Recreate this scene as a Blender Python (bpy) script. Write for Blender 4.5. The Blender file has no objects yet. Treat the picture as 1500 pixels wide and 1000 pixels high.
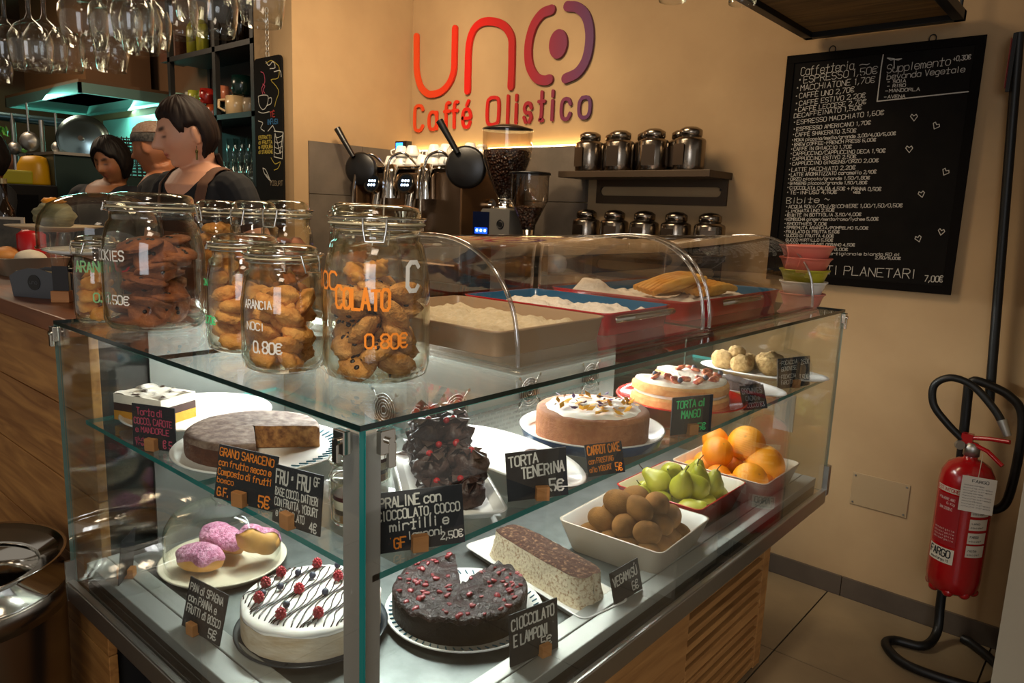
import bpy, math, random
import numpy as np
from mathutils import Vector, Matrix
random.seed(7)
S = bpy.context.scene
COL = S.collection
# ------------------------------------------------------------------ camera
YAW, PITCH, ROLL, FOC, EYE = -0.7065, 0.174, 0.0368, 1.0732, 1.5567
def cam_axes():
    cy, sy, cp, sp = math.cos(YAW), math.sin(YAW), math.cos(PITCH), math.sin(PITCH)
    f = np.array([sy*cp, cy*cp, -sp]); r = np.array([cy, -sy, 0.]); u = np.cross(r, f)
    return math.cos(ROLL)*r+math.sin(ROLL)*u, -math.sin(ROLL)*r+math.cos(ROLL)*u, f
AR, AU, AF = cam_axes()
EYEP = np.array([0, 0, EYE])
cam = bpy.data.cameras.new('camera'); camo = bpy.data.objects.new('camera', cam); COL.objects.link(camo)
m = Matrix.Identity(4)
for i in range(3):
    m[i][0] = AR[i]; m[i][1] = AU[i]; m[i][2] = -AF[i]; m[i][3] = EYEP[i]
camo.matrix_world = m
cam.sensor_width = 36; cam.lens = FOC*1000/1500*36; cam.clip_start = .05; cam.clip_end = 60
cam.dof.use_dof = True; cam.dof.focus_distance = 1.75; cam.dof.aperture_fstop = 20
S.camera = camo
def ray(px, py): return AF+AR*(px-750)/(FOC*1000)-AU*(py-500)/(FOC*1000)
def on(ax, v, px, py):
    """where the survey ray through a measured point of the photo meets a plane of the room"""
    d = ray(px, py); t = (v-EYEP[ax])/d[ax]; return EYEP+t*d
def far(px, py, dist): return EYEP+ray(px, py)*dist
X, Y, Z = 0, 1, 2
# ------------------------------------------------------------------ light
W = bpy.data.worlds.new('world'); S.world = W; W.use_nodes = True
bg = W.node_tree.nodes['Background']; bg.inputs[0].default_value = (1.0, .90, .77, 1); bg.inputs[1].default_value = .17
def area(name, loc, target, sx, sy, power, col):
    l = bpy.data.lights.new(name, 'AREA'); l.shape = 'RECTANGLE'; l.size = sx; l.size_y = sy; l.energy = power; l.color = col
    o = bpy.data.objects.new(name, l); COL.objects.link(o); o.location = loc
    o.rotation_euler = (Vector(target)-Vector(loc)).to_track_quat('-Z', 'Y').to_euler(); return o
def spot(name, loc, target, power, col, ang=80, r=.04):
    l = bpy.data.lights.new(name, 'SPOT'); l.energy = power; l.color = col; l.spot_size = math.radians(ang); l.spot_blend = .7; l.shadow_soft_size = r
    o = bpy.data.objects.new(name, l); COL.objects.link(o); o.location = loc
    o.rotation_euler = (Vector(target)-Vector(loc)).to_track_quat('-Z', 'Y').to_euler(); return o
WARM = (1, .77, .50)
area('street_window_light', (1.6, -2.6, 2.1), (-1.2, 1.2, 1.0), 1.6, 1.8, 25, (.90, .94, 1))
area('bar_ceiling_light', (-2.2, 1.7, 2.95), (-2.4, 2.0, 0), 1.2, .5, 24, WARM)
spot('case_fill_spot', (-.5, -.1, 2.95), (-1.15, 1.1, 1.2), 80, (1, .88, .72), 46, .12)  # added fill for jars and case, narrow cone keeps it off the wall
area('room_ceiling_light', (.2, -.4, 2.95), (-.2, .2, 0), .5, .5, 5, (1, .80, .60))
spot('logo_spot_light', (-2.5, 1.5, 2.9), (-3.1, 3.15, 2.0), 38, WARM, 75)
spot('pillar_spot_light', (-2.4, 2.0, 2.9), (-3.58, 2.75, 2.3), 32, WARM, 80)
area('kitchen_ceiling_light', (-5.4, 1.1, 2.9), (-5.2, 1.7, 1.0), .8, .6, 12, (1, .76, .52))
S.view_settings.view_transform = 'Standard'; S.view_settings.look = 'None'
S.view_settings.exposure = .72; S.view_settings.gamma = 1; S.view_settings.use_curve_mapping = False
c = S.cycles
c.max_bounces = 10; c.diffuse_bounces = 4; c.glossy_bounces = 5; c.transmission_bounces = 8; c.transparent_max_bounces = 32
c.use_denoising = True; c.sample_clamp_indirect = 4; c.sample_clamp_direct = 12; c.caustics_reflective = False; c.caustics_refractive = False
# ------------------------------------------------------------------ materials
MATS = {}
def srgb(h):
    h = h.lstrip('#'); v = [int(h[i:i+2], 16)/255 for i in (0, 2, 4)]
    return tuple(x/12.92 if x <= .04045 else ((x+.055)/1.055)**2.4 for x in v)+(1,)
def mat(name, col, rough=.5, metal=0, col2=None, scale=8, detail=4, bump=0, bscale=None, stretch=(1, 1, 1), ramp=(.35, .65), spec=None, coat=0, sss=0, emit=None, es=1, kind='noise'):
    if name in MATS: return MATS[name]
    m = bpy.data.materials.new(name); m.use_nodes = True; N = m.node_tree.nodes; L = m.node_tree.links
    b = N['Principled BSDF']; col = srgb(col) if isinstance(col, str) else tuple(col)+(1,)*(4-len(col))
    b.inputs['Base Color'].default_value = col; b.inputs['Roughness'].default_value = rough; b.inputs['Metallic'].default_value = metal
    if spec is not None: b.inputs['Specular IOR Level'].default_value = spec
    if coat: b.inputs['Coat Weight'].default_value = coat; b.inputs['Coat Roughness'].default_value = .08
    if sss: b.inputs['Subsurface Weight'].default_value = sss; b.inputs['Subsurface Radius'].default_value = (.012, .006, .003)
    if emit: b.inputs['Emission Color'].default_value = srgb(emit); b.inputs['Emission Strength'].default_value = es
    if col2 or bump:
        tc = N.new('ShaderNodeTexCoord'); mp = N.new('ShaderNodeMapping'); mp.inputs['Scale'].default_value = stretch
        L.new(tc.outputs['Object'], mp.inputs['Vector'])
        def tex(sc):
            if kind == 'voronoi':
                t = N.new('ShaderNodeTexVoronoi'); t.inputs['Scale'].default_value = sc; L.new(mp.outputs[0], t.inputs['Vector']); return t.outputs['Distance']
            t = N.new('ShaderNodeTexNoise'); t.inputs['Scale'].default_value = sc; t.inputs['Detail'].default_value = detail; t.inputs['Roughness'].default_value = .6
            L.new(mp.outputs[0], t.inputs['Vector']); return t.outputs[0]
        if col2:
            r = N.new('ShaderNodeValToRGB'); r.color_ramp.elements[0].position = ramp[0]; r.color_ramp.elements[1].position = ramp[1]
            r.color_ramp.elements[0].color = col; r.color_ramp.elements[1].color = srgb(col2) if isinstance(col2, str) else tuple(col2)
            L.new(tex(scale), r.inputs[0]); L.new(r.outputs[0], b.inputs['Base Color'])
        if bump:
            bn = N.new('ShaderNodeBump'); bn.inputs['Strength'].default_value = bump; bn.inputs['Distance'].default_value = .01
            L.new(tex(bscale or scale), bn.inputs['Height']); L.new(bn.outputs[0], b.inputs['Normal'])
    MATS[name] = m; return m
def glass(name, tint=(1, 1, 1), lo=.05, hi=.85, power=4, rough=.02, edge=None):
    """thin clear glass: see-through in front, mirroring towards grazing angles"""
    if name in MATS: return MATS[name]
    m = bpy.data.materials.new(name); m.use_nodes = True; N = m.node_tree.nodes; L = m.node_tree.links; N.clear()
    out = N.new('ShaderNodeOutputMaterial'); mx = N.new('ShaderNodeMixShader'); t = N.new('ShaderNodeBsdfTransparent'); g = N.new('ShaderNodeBsdfGlossy')
    g.inputs['Roughness'].default_value = rough; g.inputs['Color'].default_value = (1, 1, 1, 1)
    lw = N.new('ShaderNodeLayerWeight'); lw.inputs[0].default_value = .5
    p = N.new('ShaderNodeMath'); p.operation = 'POWER'; p.inputs[1].default_value = power; L.new(lw.outputs['Facing'], p.inputs[0])
    a = N.new('ShaderNodeMath'); a.operation = 'MULTIPLY_ADD'; a.inputs[1].default_value = hi-lo; a.inputs[2].default_value = lo; L.new(p.outputs[0], a.inputs[0])
    L.new(a.outputs[0], mx.inputs[0]); L.new(t.outputs[0], mx.inputs[1]); L.new(g.outputs[0], mx.inputs[2]); L.new(mx.outputs[0], out.inputs[0])
    if edge:
        mc = N.new('ShaderNodeMix'); mc.data_type = 'RGBA'; mc.inputs[6].default_value = tuple(tint)+(1,); mc.inputs[7].default_value = tuple(edge)+(1,)
        p2 = N.new('ShaderNodeMath'); p2.operation = 'POWER'; p2.inputs[1].default_value = 3; L.new(lw.outputs['Facing'], p2.inputs[0])
        L.new(p2.outputs[0], mc.inputs[0]); L.new(mc.outputs[2], t.inputs['Color'])
    else: t.inputs['Color'].default_value = tuple(tint)+(1,)
    MATS[name] = m; return m
def wood(name, c1, c2, axis=0, rough=.5, scale=5):
    if name in MATS: return MATS[name]
    m = mat(name, c1, rough); N = m.node_tree.nodes; L = m.node_tree.links; b = N['Principled BSDF']
    tc = N.new('ShaderNodeTexCoord'); oi = N.new('ShaderNodeObjectInfo'); ad = N.new('ShaderNodeVectorMath'); ad.operation = 'ADD'
    mu = N.new('ShaderNodeVectorMath'); mu.operation = 'SCALE'; mu.inputs[3].default_value = 9; cx = N.new('ShaderNodeCombineXYZ')
    for i in range(3): L.new(oi.outputs['Random'], cx.inputs[i])
    L.new(cx.outputs[0], mu.inputs[0]); L.new(tc.outputs['Object'], ad.inputs[0]); L.new(mu.outputs[0], ad.inputs[1])
    mp = N.new('ShaderNodeMapping'); s = [9, 9, 9]; s[axis] = .8; mp.inputs['Scale'].default_value = s; L.new(ad.outputs[0], mp.inputs[0])
    n = N.new('ShaderNodeTexNoise'); n.inputs['Scale'].default_value = scale; n.inputs['Detail'].default_value = 6; n.inputs['Distortion'].default_value = 1.2; L.new(mp.outputs[0], n.inputs['Vector'])
    r = N.new('ShaderNodeValToRGB'); r.color_ramp.elements[0].position = .32; r.color_ramp.elements[1].position = .68
    r.color_ramp.elements[0].color = srgb(c1); r.color_ramp.elements[1].color = srgb(c2); L.new(n.outputs[0], r.inputs[0]); L.new(r.outputs[0], b.inputs['Base Color'])
    bn = N.new('ShaderNodeBump'); bn.inputs['Strength'].default_value = .25; bn.inputs['Distance'].default_value = .004; L.new(n.outputs[0], bn.inputs['Height']); L.new(bn.outputs[0], b.inputs['Normal'])
    return m
# ------------------------------------------------------------------ mesh builder
class MB:
    def __init__(s): s.v = []; s.f = []; s.m = []; s.sm = []
    def add(s, vs, fs, mi=0, smooth=False, M=None):
        o = len(s.v)
        if M is not None: vs = [tuple(M @ Vector(v)) for v in vs]
        s.v += [tuple(float(a) for a in v) for v in vs]
        s.f += [tuple(o+i for i in f) for f in fs]; s.m += [mi]*len(fs); s.sm += [smooth]*len(fs); return s
    def box(s, a, b, mi=0, M=None):
        x0, y0, z0 = a; x1, y1, z1 = b
        return s.add([(x0, y0, z0), (x1, y0, z0), (x1, y1, z0), (x0, y1, z0), (x0, y0, z1), (x1, y0, z1), (x1, y1, z1), (x0, y1, z1)],
                     [(0, 3, 2, 1), (4, 5, 6, 7), (0, 1, 5, 4), (1, 2, 6, 5), (2, 3, 7, 6), (3, 0, 4, 7)], mi, False, M)
    def lathe(s, prof, n=24, mi=0, M=None, smooth=True, sx=1, sy=1, wob=None):
        vs = []; fs = []
        for r, z in prof:
            for i in range(n):
                a = 2*math.pi*i/n; k = 1+(wob(a) if wob else 0)
                vs.append((r*k*math.cos(a)*sx, r*k*math.sin(a)*sy, z))
        for j in range(len(prof)-1):
            for i in range(n):
                k = (i+1) % n
                if prof[j][0] < 1e-6: fs.append((j*n, (j+1)*n+i, (j+1)*n+k)) if 0 else fs.append((j*n+i, j*n+k, (j+1)*n+k, (j+1)*n+i))
                else: fs.append((j*n+i, j*n+k, (j+1)*n+k, (j+1)*n+i))
        return s.add(vs, fs, mi, smooth, M)
    def cyl(s, r, z0, z1, n=20, mi=0, M=None, r2=None, x=0, y=0):
        r2 = r if r2 is None else r2; vs = []; fs = []
        for rr, z in ((r, z0), (r2, z1)):
            for i in range(n): vs.append((x+rr*math.cos(2*math.pi*i/n), y+rr*math.sin(2*math.pi*i/n), z))
        s.add(vs, [(i, (i+1) % n, n+(i+1) % n, n+i) for i in range(n)], mi, True, M)
        s.add(vs[:n], [tuple(range(n))[::-1]], mi, False, M); return s.add(vs[n:], [tuple(range(n))], mi, False, M)
    def tube(s, pts, r, n=8, mi=0, closed=False, cap=True, M=None):
        pts = [Vector(p) for p in pts]; N = len(pts); rs = r if isinstance(r, (list, tuple)) else [r]*N
        vs = []; fs = []; up = None
        for i, p in enumerate(pts):
            if closed: t = (pts[(i+1) % N]-pts[i-1])
            else: t = pts[min(i+1, N-1)]-pts[max(i-1, 0)]
            t.normalize()
            if up is None: up = Vector((0, 0, 1)) if abs(t.z) < .9 else Vector((1, 0, 0))
            a = t.cross(up); a.normalize(); b = a.cross(t); up = b
            for k in range(n):
                q = 2*math.pi*k/n; vs.append(tuple(p+(a*math.cos(q)+b*math.sin(q))*rs[i]))
        R_ = N if closed else N-1
        for i in range(R_):
            j = (i+1) % N
            for k in range(n): fs.append((i*n+k, i*n+(k+1) % n, j*n+(k+1) % n, j*n+k))
        s.add(vs, fs, mi, True, M)
        if cap and not closed:
            s.add(vs[:n], [tuple(range(n))], mi, False, M); s.add(vs[-n:], [tuple(range(n))[::-1]], mi, False, M)
        return s
    def blob(s, c, r, nu=14, nv=9, mi=0, fn=None, M=None):
        r = r if isinstance(r, (tuple, list)) else (r, r, r); vs = [(c[0], c[1], c[2]-r[2])]; fs = []
        P = []
        for j in range(1, nv):
            ph = math.pi*j/nv-math.pi/2
            for i in range(nu):
                a = 2*math.pi*i/nu; P.append((math.cos(ph)*math.cos(a), math.cos(ph)*math.sin(a), math.sin(ph)))
        P = [(0, 0, -1)]+P+[(0, 0, 1)]
        vs = []
        for d in P:
            k = fn(d) if fn else 1
            vs.append((c[0]+r[0]*d[0]*k, c[1]+r[1]*d[1]*k, c[2]+r[2]*d[2]*k))
        for i in range(nu): fs.append((0, 1+(i+1) % nu, 1+i))
        for j in range(nv-2):
            for i in range(nu):
                a = 1+j*nu; fs.append((a+i, a+(i+1) % nu, a+nu+(i+1) % nu, a+nu+i))
        a = 1+(nv-2)*nu
        for i in range(nu): fs.append((a+i, a+(i+1) % nu, len(P)-1))
        return s.add(vs, fs, mi, True, M)
    def poly(s, pts, z0, z1, mi=0, M=None, smooth=False):
        n = len(pts); vs = [(p[0], p[1], z0) for p in pts]+[(p[0], p[1], z1) for p in pts]
        s.add(vs, [(i, (i+1) % n, n+(i+1) % n, n+i) for i in range(n)], mi, smooth, M)
        s.add(vs[:n], [tuple(range(n))[::-1]], mi, False, M); return s.add(vs[n:], [tuple(range(n))], mi, False, M)
    def grid(s, fn, nu, nv, mi=0, M=None, smooth=True):
        vs = [fn(i/nu, j/nv) for j in range(nv+1) for i in range(nu+1)]
        return s.add(vs, [(j*(nu+1)+i, j*(nu+1)+i+1, (j+1)*(nu+1)+i+1, (j+1)*(nu+1)+i) for j in range(nv) for i in range(nu)], mi, smooth, M)
    def mesh(s, name, mats):
        me = bpy.data.meshes.new(name); me.from_pydata(s.v, [], s.f)
        for m_ in (mats if isinstance(mats, (list, tuple)) else [mats]): me.materials.append(m_)
        me.polygons.foreach_set('material_index', s.m); me.polygons.foreach_set('use_smooth', s.sm); me.validate(); me.update(); return me
    def obj(s, name, mats, parent=None, loc=None, bevel=0, kind=None, M=None):
        o = bpy.data.objects.new(name, s.mesh(name, mats)); COL.objects.link(o)
        if parent is not None: o.parent = parent
        if M is not None: o.matrix_world = M
        if loc is not None: o.location = loc
        if bevel:
            b = o.modifiers.new('bevel', 'BEVEL'); b.width = bevel; b.segments = 2; b.limit_method = 'ANGLE'; b.harden_normals = False
        if kind: o['kind'] = kind
        return o
def tag(o, label, cat, group=None):
    o['label'] = label; o['category'] = cat
    if group: o['group'] = group
    return o
def thing(name, label, cat, loc=(0, 0, 0), rz=0, group=None):
    o = bpy.data.objects.new(name, None); o.empty_display_size = .05; COL.objects.link(o)
    o.location = tuple(float(a) for a in loc); o.rotation_euler = (0, 0, rz); return tag(o, label, cat, group)
def struct(o): o['kind'] = 'structure'; return o
def dup(root, loc=None, rz=None, rot=None, label=None, group=None, scale=None):
    r = root.copy(); COL.objects.link(r)
    if loc is not None: r.location = tuple(float(a) for a in loc)
    if rz is not None: r.rotation_euler = (0, 0, rz)
    if rot is not None: r.rotation_euler = rot
    if scale is not None: r.scale = scale if isinstance(scale, tuple) else (scale,)*3
    if label: r['label'] = label
    if group: r['group'] = group
    for ch in list(root.children):
        k = ch.copy(); COL.objects.link(k); k.parent = r
        for g in ch.children:
            q = g.copy(); COL.objects.link(q); q.parent = k
    return r
def rot(rx=0, ry=0, rz=0, loc=(0, 0, 0)):
    from mathutils import Euler
    return Matrix.Translation(Vector([float(a) for a in loc])) @ Euler((rx, ry, rz)).to_matrix().to_4x4()
def smooth_path(pts, n=6, closed=False):
    P = [np.array(p, float) for p in pts]; out = []; N = len(P)
    for i in range(N if closed else N-1):
        a, b = P[i], P[(i+1) % N]; p0 = P[i-1] if (closed or i > 0) else 2*a-b; p3 = P[(i+2) % N] if (closed or i+2 < N) else 2*b-a
        for k in range(n):
            t = k/n; out.append(.5*((2*a)+(-p0+b)*t+(2*p0-5*a+4*b-p3)*t*t+(-p0+3*a-3*b+p3)*t**3))
    if not closed: out.append(P[-1])
    return out
_h = {}
def nz(x, y, z=0, s=1.0, seed=0):
    """cheap smooth value noise, -1..1"""
    x *= s; y *= s; z *= s; xi, yi, zi = math.floor(x), math.floor(y), math.floor(z); xf, yf, zf = x-xi, y-yi, z-zi
    f = lambda t: t*t*(3-2*t)
    def h(a, b, c_):
        k = (a, b, c_, seed)
        if k not in _h: _h[k] = random.Random(a*73856093 ^ b*19349663 ^ c_*83492791 ^ seed*7919).uniform(-1, 1)
        return _h[k]
    u, v, w = f(xf), f(yf), f(zf); r = 0
    for i in (0, 1):
        for j in (0, 1):
            for k in (0, 1):
                r += h(xi+i, yi+j, zi+k)*(u if i else 1-u)*(v if j else 1-v)*(w if k else 1-w)
    return r
# ------------------------------------------------------------------ hand lettering (single strokes on a 4 x 6 grid; n, m = below the line)
G = {}
for ln in '''A 002640 1232
B 0006264534230323413000
C 4536160501103041
D 00062645412000
E 46060040 0333
F 460600 0333
G 45361605011030414323
H 0006 4046 0343
I 2026
J 4641301001
K 0006 460340
L 060040
M 0006234640
N 00064046
O 160501103041453616
P 00063645443303
Q 160501103041453616 2240
R 00063645443303 2340
S 453616050413334241301001
T 0646 2620
U 060110304146
V 062046
W 0610233046
X 0046 0640
Y 062346 2320
Z 06460040
0 160501103041453616
1 152620
2 05163645440040
3 0646234241301001
4 30360242
5 46060333424130 1001
6 3616050110304142331302
7 064610
8 13040516364544331302011030414233 3313
9 443313040516364530
€ 4536160501103041 0434 0232
. 1011
, 211n
/ 0046
- 0333
+ 0343 2125
' 2625
~ 0314233243
• 13132424 1423
a 4440 4334140301103041
b 0600 0314344341301001
c 4334140301103041
d 4640 4334140301103041
e 02424334140301103041
f 36261510 0434
g 4334140301103041 443m1m
h 0600 0314344340
i 2024 2526
l 2620
m 0004 03142320 23344340
n 0004 0314344340
o 140301103041433414
p 040m 0314344341301001
r 0004 03143443
s 4334140312324130 1001
t 26211030 0444
u 0401103041 4440
v 042044
y 0420 441m
z 04440040
k 0600 4402 1340
w 0410223044
x 0044 0440
j 252421
é 02424334140301103041 2536
È 46060040 0333 1727
ì 2024 2637
ù 0401103041 4440 1625
Ù 060110304146 1728'''.split('\n'):
    k, _, r_ = ln.partition(' ')
    G[k] = [[(int(w_[i]), {'n': -1, 'm': -2}.get(w_[i+1]) if w_[i+1] in 'nm' else int(w_[i+1])) for i in range(0, len(w_), 2)] for w_ in r_.split(' ')]
_zc = [0]
def stroke(mb, path, w, M, mi=0, z=0.0, caps=False, depth=0):
    """flat ribbon along a path in the local XZ plane, facing -Y"""
    P = [np.array(p, float) for p in path]
    for a, b in zip(P[:-1], P[1:]):
        d = b-a; L_ = np.linalg.norm(d)
        if L_ < 1e-9: d = np.array([1e-4, 0]); L_ = 1e-4
        d = d/L_; n = np.array([-d[1], d[0]])*w/2; e = d*w*(.3 if not caps else 0)
        q = [a-e-n, b+e-n, b+e+n, a-e+n]
        if depth:
            vs = [(p[0], z, p[1]) for p in q]+[(p[0], z+depth, p[1]) for p in q]
            mb.add(vs, [(0, 1, 2, 3), (4, 7, 6, 5), (0, 4, 5, 1), (1, 5, 6, 2), (2, 6, 7, 3), (3, 7, 4, 0)], mi, False, M)
        else:
            _zc[0] = (_zc[0]+1) % 7; zz = z-_zc[0]*3e-5; mb.add([(p[0], zz, p[1]) for p in q], [(0, 1, 2, 3)], mi, False, M)
    if caps:
        for a in P:
            q = [(a[0]+w/2*math.cos(t*math.pi/7), a[1]+w/2*math.sin(t*math.pi/7)) for t in range(14)]
            vs = [(p[0], z, p[1]) for p in q]+[(p[0], z+depth, p[1]) for p in q]
            mb.add(vs, [tuple(range(14)), tuple(range(14, 28))[::-1]]+[(i, 14+i, 14+(i+1) % 14, (i+1) % 14) for i in range(14)], mi, False, M)
def band(mb, path, w, y0, depth, closed=False):
    """one continuous flat band with round ends, front face at y0"""
    P = [np.array(p, float) for p in path]; n = len(P); Lf = []; Rt = []
    for i in range(n):
        if closed: t = P[(i+1) % n]-P[i-1]
        else: t = P[min(i+1, n-1)]-P[max(i-1, 0)]
        t = t/np.linalg.norm(t); q = np.array([-t[1], t[0]])*w/2; Lf.append(P[i]+q); Rt.append(P[i]-q)
    if closed:
        for (A_, B_, yy, yz) in ((Lf, Rt, y0, y0),):
            vs = [(p[0], y0, p[1]) for p in Lf]+[(p[0], y0, p[1]) for p in Rt]+[(p[0], y0+depth, p[1]) for p in Lf]+[(p[0], y0+depth, p[1]) for p in Rt]
            fs = []
            for i in range(n):
                j = (i+1) % n; fs += [(i, j, n+j, n+i), (i, 2*n+i, 2*n+j, j), (n+i, n+j, 3*n+j, 3*n+i)]
            mb.add(vs, fs)
        return
    def cap(c, d):
        a0 = math.atan2(d[1], d[0]); return [c+w/2*np.array([math.cos(a0+math.pi/2-math.pi*k/8), math.sin(a0+math.pi/2-math.pi*k/8)]) for k in range(1, 8)]
    out = Lf+cap(P[-1], P[-1]-P[-2])+Rt[::-1]+cap(P[0], P[0]-P[1]); k = len(out)
    vs = [(p[0], y0, p[1]) for p in out]+[(p[0], y0+depth, p[1]) for p in out]
    fs = [(i, k+i, k+(i+1) % k, (i+1) % k) for i in range(k)]
    ce = 7
    for i in range(n-1): fs.append((i, i+1, n+ce+(n-1-(i+1)), n+ce+(n-1-i)))
    fs.append(tuple([n-1]+list(range(n, n+ce))+[n+ce])); fs.append(tuple([n+ce+n-1]+list(range(2*n+ce, 2*n+2*ce))+[0]))
    mb.add(vs, fs)
def write(mb, txt, x0, z0, h, width=None, slope=0, M=None, mi=0, w=None, jit=.12, y=0.0, narrow=.62):
    adv = lambda ch: .55 if ch in " .,'" else (.7 if ch in 'iIl1' else 1.0)
    tot = sum(adv(ch) for ch in txt); cw = (width/tot) if width else h*narrow*1.25; w = w or h*.155; x = 0
    for ch in txt:
        g = G.get(ch) or G.get(ch.upper()); a = adv(ch)*cw
        if g and ch != ' ':
            j = [random.uniform(-jit, jit) for _ in range(4)]; gw = cw*.78
            for s_ in g:
                P = []
                for (gx, gy) in s_:
                    if ch in 'iIl1.,': gx = gx-.9 if ch != '1' else gx-.6
                    px = x+gw*(gx/4+j[0]*.3*(gy/6)); pz = h*(gy/6*(1+j[1]*.5)+j[2]*.25); P.append((x0+px, z0+pz+slope*px))
                stroke(mb, P, w, M, mi, y)
        x += a
# ------------------------------------------------------------------ shared materials
M_WALL = mat('wall_plaster', '#ae9069', .9, col2='#a48661', scale=2.5, bump=.06, bscale=30)
M_WALL2 = mat('wall_plaster_grey', '#bba384', .9, col2='#ad9476', scale=2, bump=.1, bscale=25)
M_STEEL = mat('brushed_steel', '#b9b6b0', .3, 1, bump=.04, bscale=60, stretch=(1, 12, 12))
M_STEEL2 = mat('satin_steel', '#a9a7a2', .42, 1)
M_CHROME = mat('chrome', '#d8d4cc', .1, 1)
M_DARKCHROME = mat('canister_steel', '#8d8377', .22, 1, bump=.05, bscale=90)
M_BLACK = mat('black_plastic', '#0c0b0b', .35)
M_BLACKM = mat('black_powder_coat', '#121110', .45, .3)
M_GLASS = glass('clear_glass', (.985, .99, .985), .03, .8, 3.2, .02, edge=(.66, .72, .66))
M_JAR = glass('jar_glass', (.985, .985, .96), .035, .85, 3, .03, edge=(.50, .56, .42))
M_LID = glass('lid_glass', (.90, .90, .84), .07, .85, 1.8, .06, edge=(.48, .52, .38))
M_ACR = glass('acrylic_sheet', (.975, .965, .95), .06, .8, 2.4, .03, edge=(.8, .77, .73))
M_PANE = glass('case_glass', (.965, .985, .975), .045, .75, 3.5, .01)
M_EDGE = mat('green_glass_edge', '#0f7f7b', .15, 0, spec=.8, emit=None)
M_EDGED = mat('dark_glass_edge', '#06201d', .1, 0, spec=.8)
M_CER = mat('white_ceramic', '#f1efe9', .18, coat=.3)
M_CREAM = mat('cream_ceramic', '#d8cdb8', .25, coat=.3)
M_BOARD = mat('slate_card', '#15161a', .75, col2='#1c1d22', scale=40)
M_CHALK = mat('white_chalk_ink', '#d6d2c8', .9)
M_ORANGE = mat('orange_chalk_ink', '#f08a28', .9)
M_PINK = mat('pink_chalk_ink', '#c8506a', .9)
M_GREEN = mat('green_chalk_ink', '#35d67a', .9)
M_BLUEINK = mat('blue_chalk_ink', '#2f6fa0', .9)
M_YELINK = mat('yellow_chalk_ink', '#b8a23c', .9)
M_BLOCK = wood('beech_block', '#b0723c', '#c98a50', 0, .6)
M_OAK = wood('counter_planks', '#94602e', '#c48a48', 0, .55, 3)
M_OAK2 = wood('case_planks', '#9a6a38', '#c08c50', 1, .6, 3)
M_TOPW = wood('counter_top_wood', '#6b3a1a', '#8a4e24', 0, .35, 3)
M_DARKW = wood('dark_shelf_wood', '#2a1e16', '#3a2a1e', 0, .5)
# ------------------------------------------------------------------ room shell
GROUT = mat('grout', '#1c1712', .9)
TILE = mat('floor_tile', '#7d6a50', .35, col2='#8e795b', scale=3, bump=.05, bscale=20)
floor = struct(MB().box((-8.2, -2.2, -.2), (1.4, 3.3, -.006)).obj('floor', GROUT))
tm = MB().box((-.297, -.297, -.006), (.297, .297, .0)).mesh('tile', TILE)
for i in range(-4, 3):
    for j in range(-3, 5):
        cx, cy = -.54+.6*i, 2.24-.0+.6*(j-3)+.6
        if cy > 3.2 or cx > 1.2: continue
        if cx < -1.9 and cy > .6: continue
        if cy+.3 > 3.152:
            h_ = (3.150-(cy-.297)); t = MB().box((-.297, -.297, -.006), (.297, -.297+h_, 0)).obj('tile', TILE, floor, (cx, cy, 0)); continue
        t = bpy.data.objects.new('tile', tm); COL.objects.link(t); t.parent = floor; t.location = (cx, cy, 0)
struct(MB().box((-3.5, 1.16, -.006), (-1.35, 3.15, .16)).obj('floor_bar', mat('bar_duckboard', '#3a2c20', .8)))
struct(MB().box((-8.1, .5, -.006), (-3.5, 3.15, .16)).obj('floor_kitchen', mat('kitchen_floor', '#3a322a', .7)))
struct(MB().box((-8.3, -2.2, 3.1), (1.5, 3.4, 3.2)).obj('ceiling', mat('ceiling_paint', '#8a7358', .9)))
wb = MB().box((-3.8, 3.152, 0), (1.5, 3.3, 3.1)).obj('wall_back', M_WALL); struct(wb)
# worn, greyer lower part of the back wall near the extinguisher
struct(MB().box((-3.95, 2.31, 0), (-3.575, 3.16, 3.1)).obj('wall_pillar', M_WALL))
struct(MB().box((-8.0, 2.62, 0), (-3.95, 2.8, 3.1)).obj('wall_kitchen_back', mat('kitchen_wall', '#6a4a2c', .8, col2='#5c4026', scale=1)))
struct(MB().box((-8.2, -.6, 0), (-8.0, 2.8, 3.1)).obj('wall_kitchen_side', mat('kitchen_wall', '#6a4a2c')))
struct(MB().box((-8.2, -.8, 0), (-5.6, -.6, 3.1)).obj('wall_kitchen_near', mat('kitchen_wall', '#6a4a2c')))
bb = thing('baseboard_back', 'x', 'x'); del bb['label']; del bb['category']; struct(bb)
BBM = mat('baseboard_tile', '#4a4038', .4, col2='#574c42', scale=4)
for i in range(4):
    x0 = -1.95+.6*i; 
    if i > 0: MB().box((x0-.04+.002, 3.139, .0), (x0+.56-.002 if i < 4 else 1, 3.152, .085)).obj('baseboard_tile', BBM, bb)
struct(bb)
# white door frame at the edge of the passage
dr = struct(MB().box((-.185, 2.60, 0), (.5, 2.98, 2.2), M=None).obj('door_1', mat('door_white', '#a89c88', .5)))
# inspection plate on the wall
pl = MB(); a = on(Y, 3.152, 1250, 690); b = on(Y, 3.152, 1328, 757)
x0, x1, z0, z1 = a[0], b[0], b[2]-.005, a[2]
pl.box((x0, 3.147, z0), (x1, 3.152, z1)); o = pl.obj('wall_plate', mat('plate_paint', '#9c8361', .8), bevel=.006)
for px_, pz_ in ((x0+.012, z1-.012), (x1-.012, z1-.012), (x0+.012, z0+.012), (x1-.012, z0+.012)):
    MB().cyl(.004, 0, .002, 8, M=rot(math.pi/2, 0, 0, (px_, 3.147, pz_))).obj('screw', M_STEEL2, o)
tag(o, 'square wall-coloured inspection plate low on the back wall', 'wall plate')
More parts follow.
